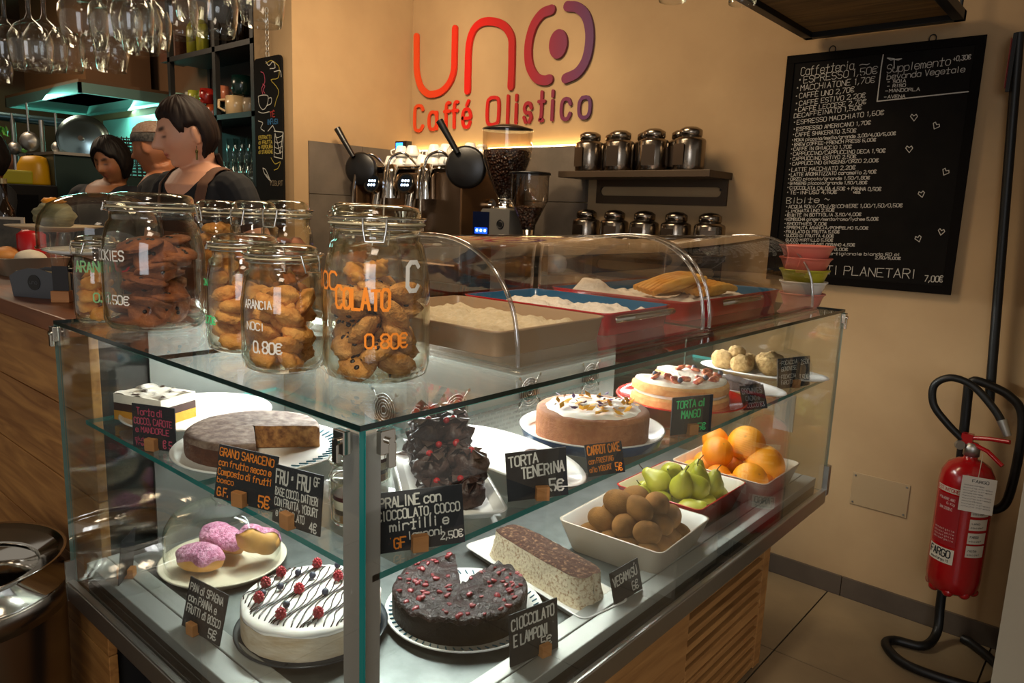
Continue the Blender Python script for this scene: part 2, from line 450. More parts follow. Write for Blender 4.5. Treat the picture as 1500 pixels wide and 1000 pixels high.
# ------------------------------------------------------------------ display case
X0, Y0, XL, YR = -.734, .566, -1.844, 2.561
case = thing('display_case', 'large glass corner display case full of cakes on a wooden base', 'display case')
XI, YI = -1.30, 1.14       # inner corner of the L
# base
bx = MB()
bx.box((-1.26, .72, .0), (-.875, 2.40, .58)); bx.box((-1.84, .72, 0), (-1.26, 1.1, .58)); bx.obj('carcass', mat('carcass_dark', '#14100c', .8), case)
def plank_run(axis, fixed, a0, a1, z0, z1, nrm, mat_, parent, name='plank', th=.022):
    mb = MB(); g = .0015
    if axis == 1: mb.box((fixed-th, a0+g, z0+g), (fixed, a1-g, z1-g))
    else: mb.box((a0+g, fixed, z0+g), (a1-g, fixed+th, z1-g))
    return mb.obj(name, mat_, parent, bevel=.002)
for z0, z1 in ((.0, .235), (.235, .47), (.47, .60)):
    plank_run(1, -.85, .70, 1.83, z0, z1, 1, M_OAK2, case)
    plank_run(1, -.85, 2.37, 2.42, z0, z1, 1, M_OAK2, case)
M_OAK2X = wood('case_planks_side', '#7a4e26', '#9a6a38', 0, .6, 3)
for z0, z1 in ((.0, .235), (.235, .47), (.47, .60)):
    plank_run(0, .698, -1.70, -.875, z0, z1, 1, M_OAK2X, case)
MB().box((-.88, 2.42, 0), (-.85, 2.425, .6)).obj('end_panel', M_OAK2, case)
# grille: slats with gaps
for (lo, hi, n) in ((.255, .47, 5), (.0, .215, 5)):
    st = (hi-lo)/n
    for k in range(n):
        MB().box((-.872, 1.83, lo+k*st+.013), (-.85, 2.37, lo+(k+1)*st-.009)).obj('slat', M_OAK2, case, bevel=.002)
for z0, z1 in ((.47, .60), (.215, .255)):
    plank_run(1, -.85, 1.83, 2.37, z0, z1, 1, M_OAK2, case)
# steel lip, sill and deck
lip = MB(); lip.box((X0-.012, Y0-.012, .602), (X0+.006, YR, .652)); lip.box((XL, Y0-.006-.006, .602), (X0-.012, Y0+.006, .652)); lip.obj('steel_lip', M_STEEL, case, bevel=.003)
under = MB(); under.box((-1.28, .60, .58), (X0-.012, YR, .604)); under.box((XL, .60, .58), (-1.28, 1.14, .604)); under.obj('base_pan', M_STEEL2, case)
sill = MB(); sill.box((X0-.075, Y0+.03, .66), (X0-.03, YR-.01, .687)); sill.box((X0-.115, Y0+.08, .66), (X0-.078, YR-.01, .687))
sill.box((XL+.01, Y0+.03, .66), (X0-.075, Y0+.075, .687)); sill.box((XL+.01, Y0+.078, .66), (X0-.115, Y0+.115, .687)); sill.obj('sill', mat('sill_steel', '#a9aba6', .5, .55, bump=.03, bscale=60), case, bevel=.002)
kick = MB(); kick.box((X0-.034, Y0+.032, .604), (X0-.032, YR-.01, .662)); kick.box((XL+.01, Y0+.032, .604), (X0-.034, Y0+.034, .662)); kick.obj('kick_panel', mat('kick_grey', '#55524a', .4, .6), case)
M_DECK = mat('deck_steel', '#7c8280', .45, .8, col2='#676d6b', scale=14, bump=.03, bscale=20)
deck = MB(); deck.box((XI, Y0+.036, .640), (X0-.036, YR-.01, .668)); deck.box((XL+.012, Y0+.036, .640), (XI, YI, .668)); deck.obj('deck', M_DECK, case)
# glass panes
M_PALE = mat('pale_glass_edge', '#6f8a80', .2)
def pane(a, b, name, emat=M_EDGE, thin=0):
    """glass sheet; the wide faces are panes, the narrow ones dark green edges"""
    d = [b[i]-a[i] for i in range(3)]; k = d.index(min(d)); mb = MB(); mb.box(a, b)
    fa = {2: (0, 1), 1: (2, 4), 0: (3, 5)}[k]
    mb.m = [0 if (i in fa or (thin and i in (0, 1))) else 1 for i in range(6)]
    if name == 'side_glass': mb.m[5] = 2
    if name == 'front_glass': mb.m[4] = 2
    if name == 'end_glass': mb.m = [2 if q == 1 else q for q in mb.m]
    return mb.obj(name, [M_PANE, emat, M_PALE], case)
pane((XI-.02, Y0, 1.272), (X0, YR, 1.280), 'top_glass', M_EDGED)
pane((XL, Y0, 1.272), (XI-.021, YI+.02, 1.280), 'top_glass', M_EDGED)
pane((X0-.008, Y0+.009, .645), (X0, YR, 1.271), 'front_glass')
pane((XL, Y0, .645), (X0-.002, Y0+.008, 1.271), 'side_glass')
pane((XI, YR-.008, .645), (X0-.009, YR, 1.271), 'end_glass')
pane((XL, Y0+.009, .645), (XL+.008, YI, 1.271), 'end_glass')
MB().box((XL+.009, Y0+.20, .668), (XL+.014, YI, 1.262)).obj('liner_panel', mat('liner_grey', '#62645f', .5, .3), case)
pane((XI+.06, Y0+.03, 1.047), (X0-.012, 2.50, 1.057), 'glass_shelf')
pane((-1.775, Y0+.03, 1.047), (XI+.058, YI-.06, 1.057), 'glass_shelf')
# corner post
post = MB(); post.box((X0-.052, Y0+.010, .66), (X0-.012, Y0+.045, 1.262)); post.obj('corner_post', mat('post_alu', '#a8a29c', .45, .5), case, bevel=.002)
def clamp(x, y, ax):
    mb = MB()
    if ax == 0: mb.box((x-.012, y-.008, 1.235), (x+.012, y+.004, 1.268)); mb.box((x-.012, y-.01, 1.222), (x+.0, y-.002, 1.255)); mb.cyl(.005, .0, .006, 10, M=rot(math.pi/2, 0, 0, (x+.003, y-.008, 1.254)))
    else: mb.box((x-.004, y-.012, 1.235), (x+.008, y+.012, 1.268)); mb.box((x+.002, y+.0, 1.215), (x+.010, y+.012, 1.25)); mb.cyl(.005, .0, .006, 10, M=rot(0, math.pi/2, 0, (x+.008, y, 1.254)))
    mb.obj('glass_clamp', M_CHROME, case, bevel=.0015)
clamp(X0-.035, Y0-.001, 0); clamp(X0+.001, Y0+.04, 1); clamp(XL+.008, Y0-.001, 0); clamp(X0+.001, YR-.01, 1)
MB().box((X0-.01, YR-.004, .63), (X0+.008, YR+.02, .735)).obj('end_bracket', M_STEEL2, case)
MB().box((XL-.006, Y0-.012, .60), (XL+.002, Y0+.012, .70)).obj('end_bracket', M_STEEL2, case)
# evaporator panel: two faces, with fan guards and slots
ev = MB(); ev.box((XI-.015, YI, .668), (XI, 2.06, 1.262)); ev.obj('evaporator_panel', mat('panel_steel', '#70726b', .5, .5), case)
ev = MB(); ev.box((XL+.016, YI, .668), (XI-.015, YI+.015, 1.262)); ev.obj('evaporator_panel', mat('panel_steel', '#8f918a'), case)
def slots(u0, u1, z0, rows, plane):
    mb = MB(); n = int((u1-u0)/.026)
    for r_ in range(rows):
        for k in range(n):
            u = u0+k*.026+(.013 if r_ % 2 else 0); z = z0+r_*.013
            if plane == 'x': mb.box((XI, u, z), (XI+.0012, u+.02, z+.006))
            else: mb.box((u, YI-.0012, z), (u+.02, YI, z+.006))
    mb.obj('vent_slots', mat('slot_black', '#050505', 1, spec=0), case, kind='stuff')
slots(1.16, 1.98, .955, 6, 'x'); slots(-1.42, -1.33, .955, 9, 'y'); slots(-1.6, -1.33, .72, 4, 'y')
def fan_guard(u, z, plane):
    mb = MB(); M_ = rot(0, math.pi/2, 0, (XI+.004, u, z)) if plane == 'x' else rot(math.pi/2, 0, 0, (u, YI-.004, z))
    for r_ in (.010, .018, .026, .034, .042):
        mb.tube([(r_*math.cos(a*math.pi/10), r_*math.sin(a*math.pi/10), .004) for a in range(20)], .0014, 5, closed=True, M=M_)
    for sx in (1, -1):
        for sy in (1, -1):
            mb.tube([(sx*.02, sy*.02, .004), (sx*.044, sy*.044, .001)], .0018, 5, M=M_); mb.cyl(.005, -.001, .004, 8, x=sx*.046, y=sy*.046, M=M_)
    g = mb.obj('fan_guard', M_CHROME, case)
    k = MB(); k.cyl(.040, -.0005, .0015, 24, M=M_); k.obj('fan_opening', M_BLACK, g)
for y_ in (1.303, 1.602, 1.909): fan_guard(y_, 1.05, 'x')
fan_guard(-1.375, 1.065, 'y')
# led strips inside the case
LED = mat('led_strip', '#ffffff', .5, emit='#f6fbff', es=11)
MB().box((XI+.002, YI-.02, 1.252), (XI+.022, 2.5, 1.262)).obj('led_strip', LED, case)
MB().box((XL+.04, YI-.032, 1.252), (XI-.02, YI-.012, 1.262)).obj('led_strip', LED, case)
area('case_led_light', (XI+.05, 1.80, 1.248), (-.95, 1.75, .8), 1.6, .03, 12, (1, .985, .93)).rotation_euler = (0, math.radians(-30), 0)
bpy.data.objects['case_led_light'].data.size = .03; bpy.data.objects['case_led_light'].data.size_y = 1.55
area('case_led_light_side', (-1.55, YI-.06, 1.25), (-1.5, .8, .8), .50, .03, 7, (.96, 1, .97))
# wall sticker sheet seen through the end glass
st_ = MB().box((-.93, 2.546, .83), (-.86, 2.552, .96)).obj('paper_sheet', mat('paper', '#948d80', .8), case)
# ------------------------------------------------------------------ wooden bar counter
ctr = thing('bar_counter', 'long brown wooden bar counter meeting the glass display case', 'counter', (0, 0, 0))
MB().box((-3.42, .592, 1.235), (XL-.008, 1.00, 1.279)).obj('worktop', M_TOPW, ctr, bevel=.004)
MB().box((-3.40, .66, 0), (XL-.02, .98, 1.235)).obj('carcass', mat('carcass_dark', '#14100c'), ctr)
for k in range(6):
    plank_run(0, .636, -3.42, XL+.0, k*.206, (k+1)*.206, 1, M_OAK, ctr)
# ------------------------------------------------------------------ lit back wall panel of tiles
TP = mat('backsplash_tile', '#574e44', .6, col2='#655a4f', scale=6, bump=.06, bscale=30)
bs = thing('backsplash', 'grey stone-look tile backsplash behind the coffee machine', 'backsplash')
zt = 1.905; cw_ = (3.575-2.215)/2
for i in range(2):
    x0 = -3.562+i*.875; x1 = min(x0+.873, -2.212)
    for z0, z1 in ((1.06, 1.618), (1.622, zt)):
        MB().box((x0, 3.122, z0), (x1, 3.150, z1)).obj('tile', TP, bs, bevel=.001)
for j in range(2):
    y0 = 2.40+j*.362; y1 = y0+.358
    for z0, z1 in ((1.06, 1.618), (1.622, zt)):
        MB().box((-3.573, y0, z0), (-3.562, y1, z1)).obj('tile', TP, bs)
strip = MB().box((-3.55, 3.128, zt+.001), (-2.22, 3.140, zt+.007)).obj('led_strip', mat('warm_led', '#fff0d0', .5, emit='#ffdc98', es=15), bs)
# ------------------------------------------------------------------ logo
LG = bpy.data.materials.new('logo_gradient'); LG.use_nodes = True
N = LG.node_tree.nodes; L = LG.node_tree.links; tc = N.new('ShaderNodeTexCoord'); sx_ = N.new('ShaderNodeSeparateXYZ'); mr = N.new('ShaderNodeMapRange'); cr = N.new('ShaderNodeValToRGB')
mr.inputs[1].default_value = -3.57; mr.inputs[2].default_value = -2.2
L.new(tc.outputs['Object'], sx_.inputs[0]); L.new(sx_.outputs[0], mr.inputs[0]); L.new(mr.outputs[0], cr.inputs[0]); L.new(cr.outputs[0], N['Principled BSDF'].inputs['Base Color'])
e_ = cr.color_ramp.elements; e_[0].color = srgb('#d8481c'); e_[1].color = srgb('#4a2250')
for p_, c_ in ((.35, '#c8140c'), (.62, '#a01a1c'), (.82, '#701c38')): q = e_.new(p_); q.color = srgb(c_)
N['Principled BSDF'].inputs['Roughness'].default_value = .5
logo = thing('logo_sign', 'large red to purple uno lettering on the lit back wall above the machines', 'sign')
def lpt(cx_, cy_): p = on(Y, 3.14, 580+cx_/4.347, cy_/4.347); return (p[0], p[2])
def letter(paths, w, name='letter'):
    mb = MB()
    for p in paths:
        mb = MB(); band(mb, p, w, 3.134, .014); mb.obj(name, LG, logo)
sp = lambda pts: smooth_path([lpt(*p) for p in pts], 5)
letter([sp([(131, 232), (131, 350), (133, 455), (155, 545), (195, 592), (235, 600), (290, 583), (340, 530), (368, 450), (373, 330), (376, 183)])], .040)
letter([sp([(456, 578), (458, 460), (464, 300), (490, 200), (545, 145), (620, 138), (690, 165), (735, 235), (739, 330), (737, 450), (733, 550)])], .043)
letter([sp([(992, 62), (930, 90), (875, 170), (845, 290), (850, 410), (890, 490), (945, 512), (978, 505)]), sp([(1095, 40), (1160, 50), (1215, 110), (1236, 230), (1215, 370), (1160, 460), (1082, 500)]), ], .050)
d_ = MB(); cx_, cz_ = lpt(1035, 281)
d_.add([(cx_+.058*math.cos(t*math.pi/16), 3.134, cz_+.072*math.sin(t*math.pi/16)) for t in range(32)]+[(cx_+.058*math.cos(t*math.pi/16), 3.148, cz_+.072*math.sin(t*math.pi/16)) for t in range(32)],
       [tuple(range(32))]+[(i, 32+i, 32+(i+1) % 32, (i+1) % 32) for i in range(32)]); d_.obj('dot', LG, logo)
logo2 = thing('lettering_sign', 'small red to purple wording under the large logo', 'sign')
for ch, a, b, top in (('C', (108, 850), (180, 845), 135), ('a', (200, 842), (268, 838), 150), ('f', (300, 836), (345, 832), 150), ('f', (352, 832), (396, 828), 150), ('é', (415, 828), (480, 824), 145),
                      ('O', (565, 815), (665, 808), 140), ('l', (690, 806), (728, 803), 150), ('i', (745, 803), (780, 800), 150), ('s', (805, 800), (868, 796), 165), ('t', (898, 788), (948, 785), 145),
                      ('i', (975, 785), (1010, 782), 150), ('c', (1040, 780), (1118, 774), 180), ('o', (1150, 772), (1245, 765), 190)):
    p0 = lpt(*a); p1 = lpt(*b); w_ = p1[0]-p0[0]; hx = .142; mb = MB(); xs = [g[0] for s_ in G[ch] for g in s_]; mn, mxx = min(xs), max(max(xs), min(xs)+1)
    if ch in 'il': mn, mxx = 1, 3
    for s_ in G[ch]:
        P = [(p0[0]+w_*(.15+.7*(gx-mn)/(mxx-mn)), p0[1]+.018+hx*gy/6) for gx, gy in s_]
        if len(P) > 3: P = [tuple(q) for q in smooth_path(P, 4, False)]
        cz = len(P) > 12 and ch in 'oO'
        band(mb, P[:-1] if cz else P, .019, 3.136-.0004*G[ch].index(s_), .010, closed=cz)
    mb.obj('letter', LG, logo2)
# ------------------------------------------------------------------ cookie jars
ZT = 1.2805
def jar(x, y, R, H, label, rz=0, ink=None, lines=(), rz_text=0, squat=False):
    """swing-top glass jar: body, glass lid, wire bail, seal"""
    t = thing('glass_jar', label, 'jar', (x, y, ZT), 0, 'swing-top jars on the display case')
    rn = R*.80; zs_ = H*.70; th = .0035
    out = [(0, .001), (R*.80, .001), (R*.95, .008), (R, .025), (R, zs_*.55), (R*.995, zs_*.8), (R*.94, zs_*.95), (rn+.006, H*.78), (rn, H*.80), (rn, H*.86), (rn+.005, H*.865), (rn+.005, H*.885), (rn-.004, H*.89)]
    inn = [(r-th, z+(.006 if i < 3 else 0)) for i, (r, z) in enumerate(out[1:12])]
    MB().lathe(out+inn[::-1]+[(0, .007)], 40).obj('jar_body', M_JAR, t)
    lid = [(rn-.008, H*.885), (rn+.004, H*.895), (rn+.007, H*.91), (rn+.007, H*.925), (rn+.001, H*.93), (rn+.001, H*.96), (rn-.004, H*.985), (rn*.7, H), (0, H)]
    MB().lathe([(0, H*.90), (rn-.012, H*.90)]+lid, 40).obj('jar_lid', M_LID, t)
    MB().lathe([(rn+.001, H*.886), (rn+.008, H*.888), (rn+.008, H*.897), (rn+.001, H*.899)], 32).obj('rubber_seal', mat('seal_rubber', '#b4a686', .6), t)
    w = MB(); wr = .0018
    w.tube([((rn+.004)*math.cos(a*math.pi/16), (rn+.004)*math.sin(a*math.pi/16), H*.865) for a in range(32)], wr, 6, closed=True)
    w.tube([((rn+.009)*math.cos(a*math.pi/16), (rn+.009)*math.sin(a*math.pi/16), H*.925) for a in range(32)], wr, 6, closed=True)
    c_, s_ = math.cos(rz), math.sin(rz)
    def pt(r, tt, z): return (c_*r-s_*tt, s_*r+c_*tt, z)
    for sg in (-1, 1):
        w.tube([pt(rn+.008, sg*.018, H*.925), pt(rn+.012, sg*.017, H*.86), pt(rn+.014, sg*.014, H*.80)], wr, 6)
        w.tube([pt(-rn-.008, sg*.012, H*.925), pt(-rn-.012, sg*.012, H*.87)], wr*1.3, 6)
    w.tube([pt(rn+.014, -.014, H*.80), pt(rn+.014, .014, H*.80)], wr, 6)
    w.tube([pt(-rn-.012, -.014, H*.87), pt(-rn-.012, .014, H*.87)], wr*1.5, 6)
    w.obj('wire_bail', M_CHROME, t)
    if lines:
        mb = MB()
        for (txt, ang0, z, h, aw) in lines:       # writing curved round the jar
            fl = MB(); write(fl, txt, 0, 0, h, width=aw, w=h*.15)
            vs = [((R+.0012)*math.cos(ang0+p[0]/R), (R+.0012)*math.sin(ang0+p[0]/R), z+p[2]) for p in fl.v]
            mb.v += vs; n0 = len(mb.v)-len(vs); mb.f += [tuple(n0+i for i in f) for f in fl.f]; mb.m += fl.m; mb.sm += fl.sm
        mb.obj('ink_lettering', ink, t)
    return t
def cookie_mesh(name, R, H, seed, mats, chips=0, lump=.25):
    mb = MB()
    mb.blob((0, 0, 0), (R, R, H), 18, 10, 0, lambda d: (1+lump*.5*nz(d[0]*2, d[1]*2, d[2]*2, 1.3, seed)+lump*.3*nz(d[0]*5, d[1]*5, d[2]*5, 1.2, seed+1)))
    rnd = random.Random(seed)
    for i in range(chips):
        a, q = rnd.uniform(0, 6.28), rnd.uniform(0, .75)*R; z = H*math.sqrt(max(.1, 1-(q/R)**2))*rnd.choice((1, 1, -1))
        mb.blob((q*math.cos(a), q*math.sin(a), z*.95), (.005, .005, .003), 8, 5, 1)
    return mb.mesh(name, mats)
CM = mat('oat_cookie', '#b87834', .85, col2='#dca058', scale=60, bump=.8, bscale=120)
CM2 = mat('golden_cookie', '#c07830', .8, col2='#e0a050', scale=40, bump=.6, bscale=90)
CMD = mat('chocolate_cookie', '#6a3418', .75, col2='#96552a', scale=45, bump=.45, bscale=90)
CMO = mat('orange_cookie', '#d0802a', .75, col2='#e0a04a', scale=50, bump=.3, bscale=90)
CMR = mat('ruddy_biscuit', '#8a4a2a', .8, col2='#a8643c', scale=30, bump=.3, bscale=60)
CHIP = mat('chocolate_chip', '#22100a', .4)
def fill(x, y, Ri, z0, z1, meshes, name, label, group, rc, hc, style='flat', seed=1, n_layer=3):
    rnd = random.Random(seed); z = z0+hc
    while z < z1-hc*.3:
        ph = rnd.uniform(0, 6.28)
        for k in range(n_layer):
            q = (Ri-rc*.98) if n_layer > 1 else 0; a = ph+k*2*math.pi/n_layer+rnd.uniform(-.25, .25)
            o = bpy.data.objects.new(name, rnd.choice(meshes)); COL.objects.link(o)
            tl = {'flat': .35, 'tumble': .8, 'stand': 1.2}[style]
            o.location = (x+q*math.cos(a), y+q*math.sin(a), z+rnd.uniform(-.3, .3)*hc)
            o.rotation_euler = (rnd.uniform(-tl, tl), rnd.uniform(-tl, tl), rnd.uniform(0, 6.28))
            tag(o, label, 'cookie', group)
        if Ri > .055 and n_layer > 2:
            o = bpy.data.objects.new(name, rnd.choice(meshes)); COL.objects.link(o); o.location = (x+rnd.uniform(-.004, .004), y+rnd.uniform(-.004, .004), z+hc*.6); o.rotation_euler = (rnd.uniform(-.5, .5), rnd.uniform(-.5, .5), rnd.uniform(0, 6)); tag(o, label, 'cookie', group)
        z += hc*(1.75 if style == 'flat' else 1.9)
# writing angles: 0 = +x; the camera side of a jar at (x,y) is towards the origin
def face(x, y): return math.atan2(-y, -x)
JA = (-.948, .765); JB = (-1.092, .683); JC = (-1.285, .722); JD = (-1.633, .705); JE = (-1.775, .640)
jar(*JA, .087, .281, 'tallest jar of oat cookies with orange ink writing, closest to the case corner', face(*JA)-.05, M_ORANGE,
    [('CIOC', face(*JA)-1.65, .150, .026, .082), ('COLATO', face(*JA)-.78, .122, .032, .090), ('0.80€', face(*JA)-.20, .062, .022, .070)])
l2 = MB(); fl = MB(); write(fl, 'C', 0, 0, .045, width=.028, w=.007)
vs = [(.0885*math.cos(face(*JA)+.55+p[0]/.087), .0885*math.sin(face(*JA)+.55+p[0]/.087), .150+p[2]) for p in fl.v]; l2.v = vs; l2.f = fl.f; l2.m = fl.m; l2.sm = fl.sm
l2.obj('white_lettering', M_CHALK, [o for o in bpy.data.objects if o.name.startswith('glass_jar')][0])
jar(*JB, .070, .211, 'squat jar of golden cookies with white ink writing', face(*JB)+.7, M_CHALK,
    [('ARANCIA', face(*JB)-1.0, .110, .013, .052), ('NOCI', face(*JB)-.95, .075, .012, .036), ('0.80€', face(*JB)-.75, .038, .018, .05)])
jar(*JC, .072, .219, 'jar of golden biscuits with green ink writing behind the squat jar', face(*JC)+1.1, M_GREEN,
    [('CON', face(*JC)-1.5, .125, .012, .030), ('0.70€', face(*JC)-1.35, .055, .014, .04)])
jar(*JD, .104, .290, 'widest jar filled with dark chocolate cookies', face(*JD)+1.3, M_CHALK,
    [('COOKIES', face(*JD)-1.45, .150, .020, .095), ('1.50€', face(*JD)-1.05, .060, .018, .06)])
jar(*JE, .050, .193, 'narrow jar of orange biscuits with pale green writing', face(*JE)-.8, mat('mint_ink', '#8fc98a', .9),
    [('ARANCIA', face(*JE)-.9, .115, .022, .085), ('0.8', face(*JE)-.2, .05, .02, .035)])
BK = [(-1.735, .905, .058, .280, 'jar of round biscuits in the back row, beside the widest jar', CM2, 'pale'),
      (-1.600, .925, .060, .282, 'jar of dark dusted sweets in the back row', CMR, 'dark'),
      (-1.455, .920, .060, .285, 'jar of pinkish biscuits in the back row', CMR, 'pink'),
      (-1.345, 1.020, .058, .285, 'slim jar with green ink at the back row end', CMR, 'brown'),
      (-1.095, .868, .062, .262, 'jar with orange cookies right behind the tallest jar', CMO, 'orange')]
jar(BK[0][0], BK[0][1], BK[0][2], BK[0][3], BK[0][4], 1.0)
for b_ in BK[1:4]: jar(*b_[:5], -1.2)
jar(*BK[4][:5], -.4, M_ORANGE, [('CIOCCOLATO', face(-1.1, .9)-.2, .10, .03, .12)])
m1 = [cookie_mesh('oat_cookie', .033, .0150, s, [CM, CHIP], 7, .38) for s in (1, 2, 3)]
m2 = [cookie_mesh('golden_cookie', .027, .0145, s, [CM2, CHIP], 0, .34) for s in (4, 5, 6)]
m3 = [cookie_mesh('chocolate_cookie', .046, .010, s, [CMD, CHIP], 8, .25) for s in (7, 8)]
m4 = [cookie_mesh('orange_cookie', .021, .011, s, [CMO, CHIP], 0, .5) for s in (9, 10)]
m5 = [cookie_mesh('brown_biscuit', .020, .011, s, [CMR, CHIP], 0, .5) for s in (11, 12)]
fill(*JA, .078, ZT+.010, ZT+.165, m1, 'cookie', 'chunky oat cookie with chocolate chips in the tallest jar', 'oat cookies in the tallest jar', .036, .0145, 'tumble', 3, 4)
fill(*JB, .062, ZT+.008, ZT+.135, m2, 'cookie', 'golden cookie in the squat jar with white writing', 'golden cookies in the squat jar', .030, .0125, 'tumble', 5, 3)
fill(*JC, .064, ZT+.008, ZT+.115, m2, 'cookie', 'golden biscuit in the jar with green writing', 'golden biscuits in the jar with green writing', .030, .0125, 'flat', 6, 3)
fill(*JD, .094, ZT+.008, ZT+.195, m3, 'cookie', 'large flat chocolate cookie in the widest jar', 'chocolate cookies in the widest jar', .050, .0105, 'flat', 8, 2)
fill(*JE, .043, ZT+.008, ZT+.125, m4, 'cookie', 'orange biscuit in the narrow jar', 'orange biscuits in the narrow jar', .022, .0115, 'tumble', 9, 2)
for k_, (da, rr_, zz) in enumerate(((.55, .052, .062), (-.25, .048, .050), (.1, .05, .150))):
    a_ = face(*JD)+da; o = bpy.data.objects.new('cookie', m3[k_ % 2]); COL.objects.link(o); o.location = (JD[0]+rr_*math.cos(a_), JD[1]+rr_*math.sin(a_), ZT+zz); o.rotation_euler = (0, 1.35, a_); tag(o, 'large flat chocolate cookie in the widest jar', 'cookie', 'chocolate cookies in the widest jar')
for (x, y, r_, h_, _, cm, nm), ms, top in zip(BK, (m2, m5, m5, m5, m4), (.215, .20, .205, .19, .17)):
    fill(x, y, r_-.008, ZT+.008, ZT+top, ms, 'cookie', nm+' coloured biscuit filling a jar in the back row' if nm != 'orange' else 'orange cookie in the jar behind the tallest jar', nm+' biscuits in a back row jar', .026 if ms is m2 else .024, .0125, 'tumble', 12, 3 if ms is not m2 else 2)
# ------------------------------------------------------------------ acrylic covers over the trays
prof = [(-.800, ZT+.012), (-.802, ZT+.05), (-.812, ZT+.10), (-.832, ZT+.142), (-.865, ZT+.180), (-.91, ZT+.209), (-.965, ZT+.226), (-1.03, ZT+.230), (-1.10, ZT+.224), (-1.18, ZT+.212), (-1.30, ZT+.19), (-1.34, ZT+.18), (-1.345, ZT+.012)]
def cover(y0, y1, label):
    t = thing('tray_cover', label, 'cover', (-1.07, (y0+y1)/2, ZT), 0)
    p = smooth_path(prof, 3); mb = MB(); cy = (y0+y1)/2
    L_ = lambda q, y: (q[0]+1.07, y-cy, q[1]-ZT)
    n = len(p)
    mb.add([L_(q, y0) for q in p]+[L_(q, y1) for q in p], [(i, i+1, n+i+1, n+i) for i in range(n-1)], 0, True)
    mb.obj('curved_shell', M_ACR, t)
    for yy in (y0, y1):
        e = MB(); e.add([L_(q, yy) for q in p], [tuple(range(n))], 0, False); e.obj('end_pane', M_ACR, t)
        r_ = MB(); r_.tube([L_(q, yy) for q in p], .0042, 8); r_.obj('rim', glass('acrylic_rim', (.80, .76, .70), .25, .95, 1.6, .08), t)
    b = MB(); b.box((-.28, y0-cy-.01, .0005), (.285, y1-cy+.01, .006)); b.box((-.265, y0-cy, .006), (.275, y1-cy, .012)); b.obj('base_sheet', M_ACR, t, bevel=.002)
cover(.955, 1.655, 'curved clear acrylic cover over the beige tray and first red tray')
cover(1.69, 2.43, 'curved clear acrylic cover over the tray of fried pastries')
def tray(x0, y0, x1, y1, h, m_out, m_in, label, m_fill, fillz, handle=True, seed=1, mound=None):
    t = thing('baking_tray', label, 'tray', ((x0+x1)/2, (y0+y1)/2, ZT+.0125)); cx, cy = (x0+x1)/2, (y0+y1)/2
    a, b = (x1-x0)/2, (y1-y0)/2
    def rr(a, b, r, z, n=4):
        pts = []
        for (sx, sy, s0) in ((1, 1, 0), (-1, 1, 1), (-1, -1, 2), (1, -1, 3)):
            for k in range(n+1):
                q = (s0+k/n)*math.pi/2; pts.append((sx*(a-r)+r*math.cos(q), sy*(b-r)+r*math.sin(q), z))
        return pts
    o_ = [rr(a-.012, b-.012, .02, 0), rr(a-.004, b-.004, .024, h*.9), rr(a, b, .026, h)]; i_ = [rr(a-.006, b-.006, .022, h), rr(a-.010, b-.010, .02, h*.85), rr(a-.018, b-.018, .016, .006)]
    n = len(o_[0]); mb = MB()
    def skin(rings, mi): 
        vs = sum(rings, []); mb.add(vs, [(j*n+i, j*n+(i+1) % n, (j+1)*n+(i+1) % n, (j+1)*n+i) for j in range(len(rings)-1) for i in range(n)], mi, True)
    skin(o_+[i_[0]], 0); skin(i_, 1); mb.add(o_[0], [tuple(range(n))[::-1]], 0); mb.add(i_[-1], [tuple(range(n))], 1)
    mb.obj('tray_body', [m_out, m_in], t)
    if handle:
        hd = MB(); w = .12
        hd.tube([(a+.002, -w, h*.72), (a+.018, -w+.012, h*.80), (a+.024, -w+.05, h*.82), (a+.024, w-.05, h*.82), (a+.018, w-.012, h*.80), (a+.002, w, h*.72)], .008, 8); hd.obj('handle', M_CHROME, t)
    g = MB(); A, B = a-.016, b-.016
    def fz(u, v):
        x_, y_ = -A+2*A*u, -B+2*B*v; e = min(1, min(u, 1-u, v, 1-v)*10)
        z = fillz+.012*nz(x_, y_, 0, 22, seed)*e+.005*nz(x_, y_, 0, 70, seed+1)
        if mound: z += mound[2]*math.exp(-((x_-mound[0])**2+(y_-mound[1])**2)/.004)
        return (x_, y_, max(.007, z*(.6+.4*e)))
    g.grid(fz, 60, 50); f_ = g.obj('powder_filling', m_fill, None, kind=None)
    f_.location = t.location; f_.name = 'sugar_bed'
    return t, f_
SUG = mat('coarse_sugar', '#f2e9dc', .9, col2='#e2d6c4', scale=90, bump=.6, bscale=160)
FLR = mat('almond_flour', '#d8c6a4', .9, col2='#c8b48e', scale=60, bump=.5, bscale=120)
t1, f1 = tray(-1.33, .975, -.865, 1.335, .050, mat('beige_stoneware', '#a88c6c', .4), mat('beige_stoneware', '#a88c6c'), 'shallow beige stoneware tray under the first clear cover', FLR, .036, False, 3)
tag(f1, 'bed of pale almond flour filling the beige tray', 'flour'); f1['kind'] = 'stuff'
REDE = mat('red_enamel', '#b3121c', .2, coat=.3); BLUEE = mat('blue_enamel', '#16597e', .25, coat=.3)
t2, f2 = tray(-1.33, 1.345, -.875, 1.645, .052, REDE, BLUEE, 'red tray with blue inside and chrome handle next to the beige tray', SUG, .034, True, 5)
tag(f2, 'coarse white sugar filling the first red and blue tray', 'sugar'); f2['kind'] = 'stuff'
t3, f3 = tray(-1.33, 1.715, -.875, 2.36, .052, REDE, BLUEE, 'long red tray with blue inside holding fried pastries', SUG, .030, True, 7, (-.15, -.22, .045))
tag(f3, 'white sugar bed heaped below the fried pastries', 'sugar'); f3['kind'] = 'stuff'
PAST = mat('fried_pastry', '#d89030', .6, col2='#eab458', scale=16, bump=.4, bscale=40)
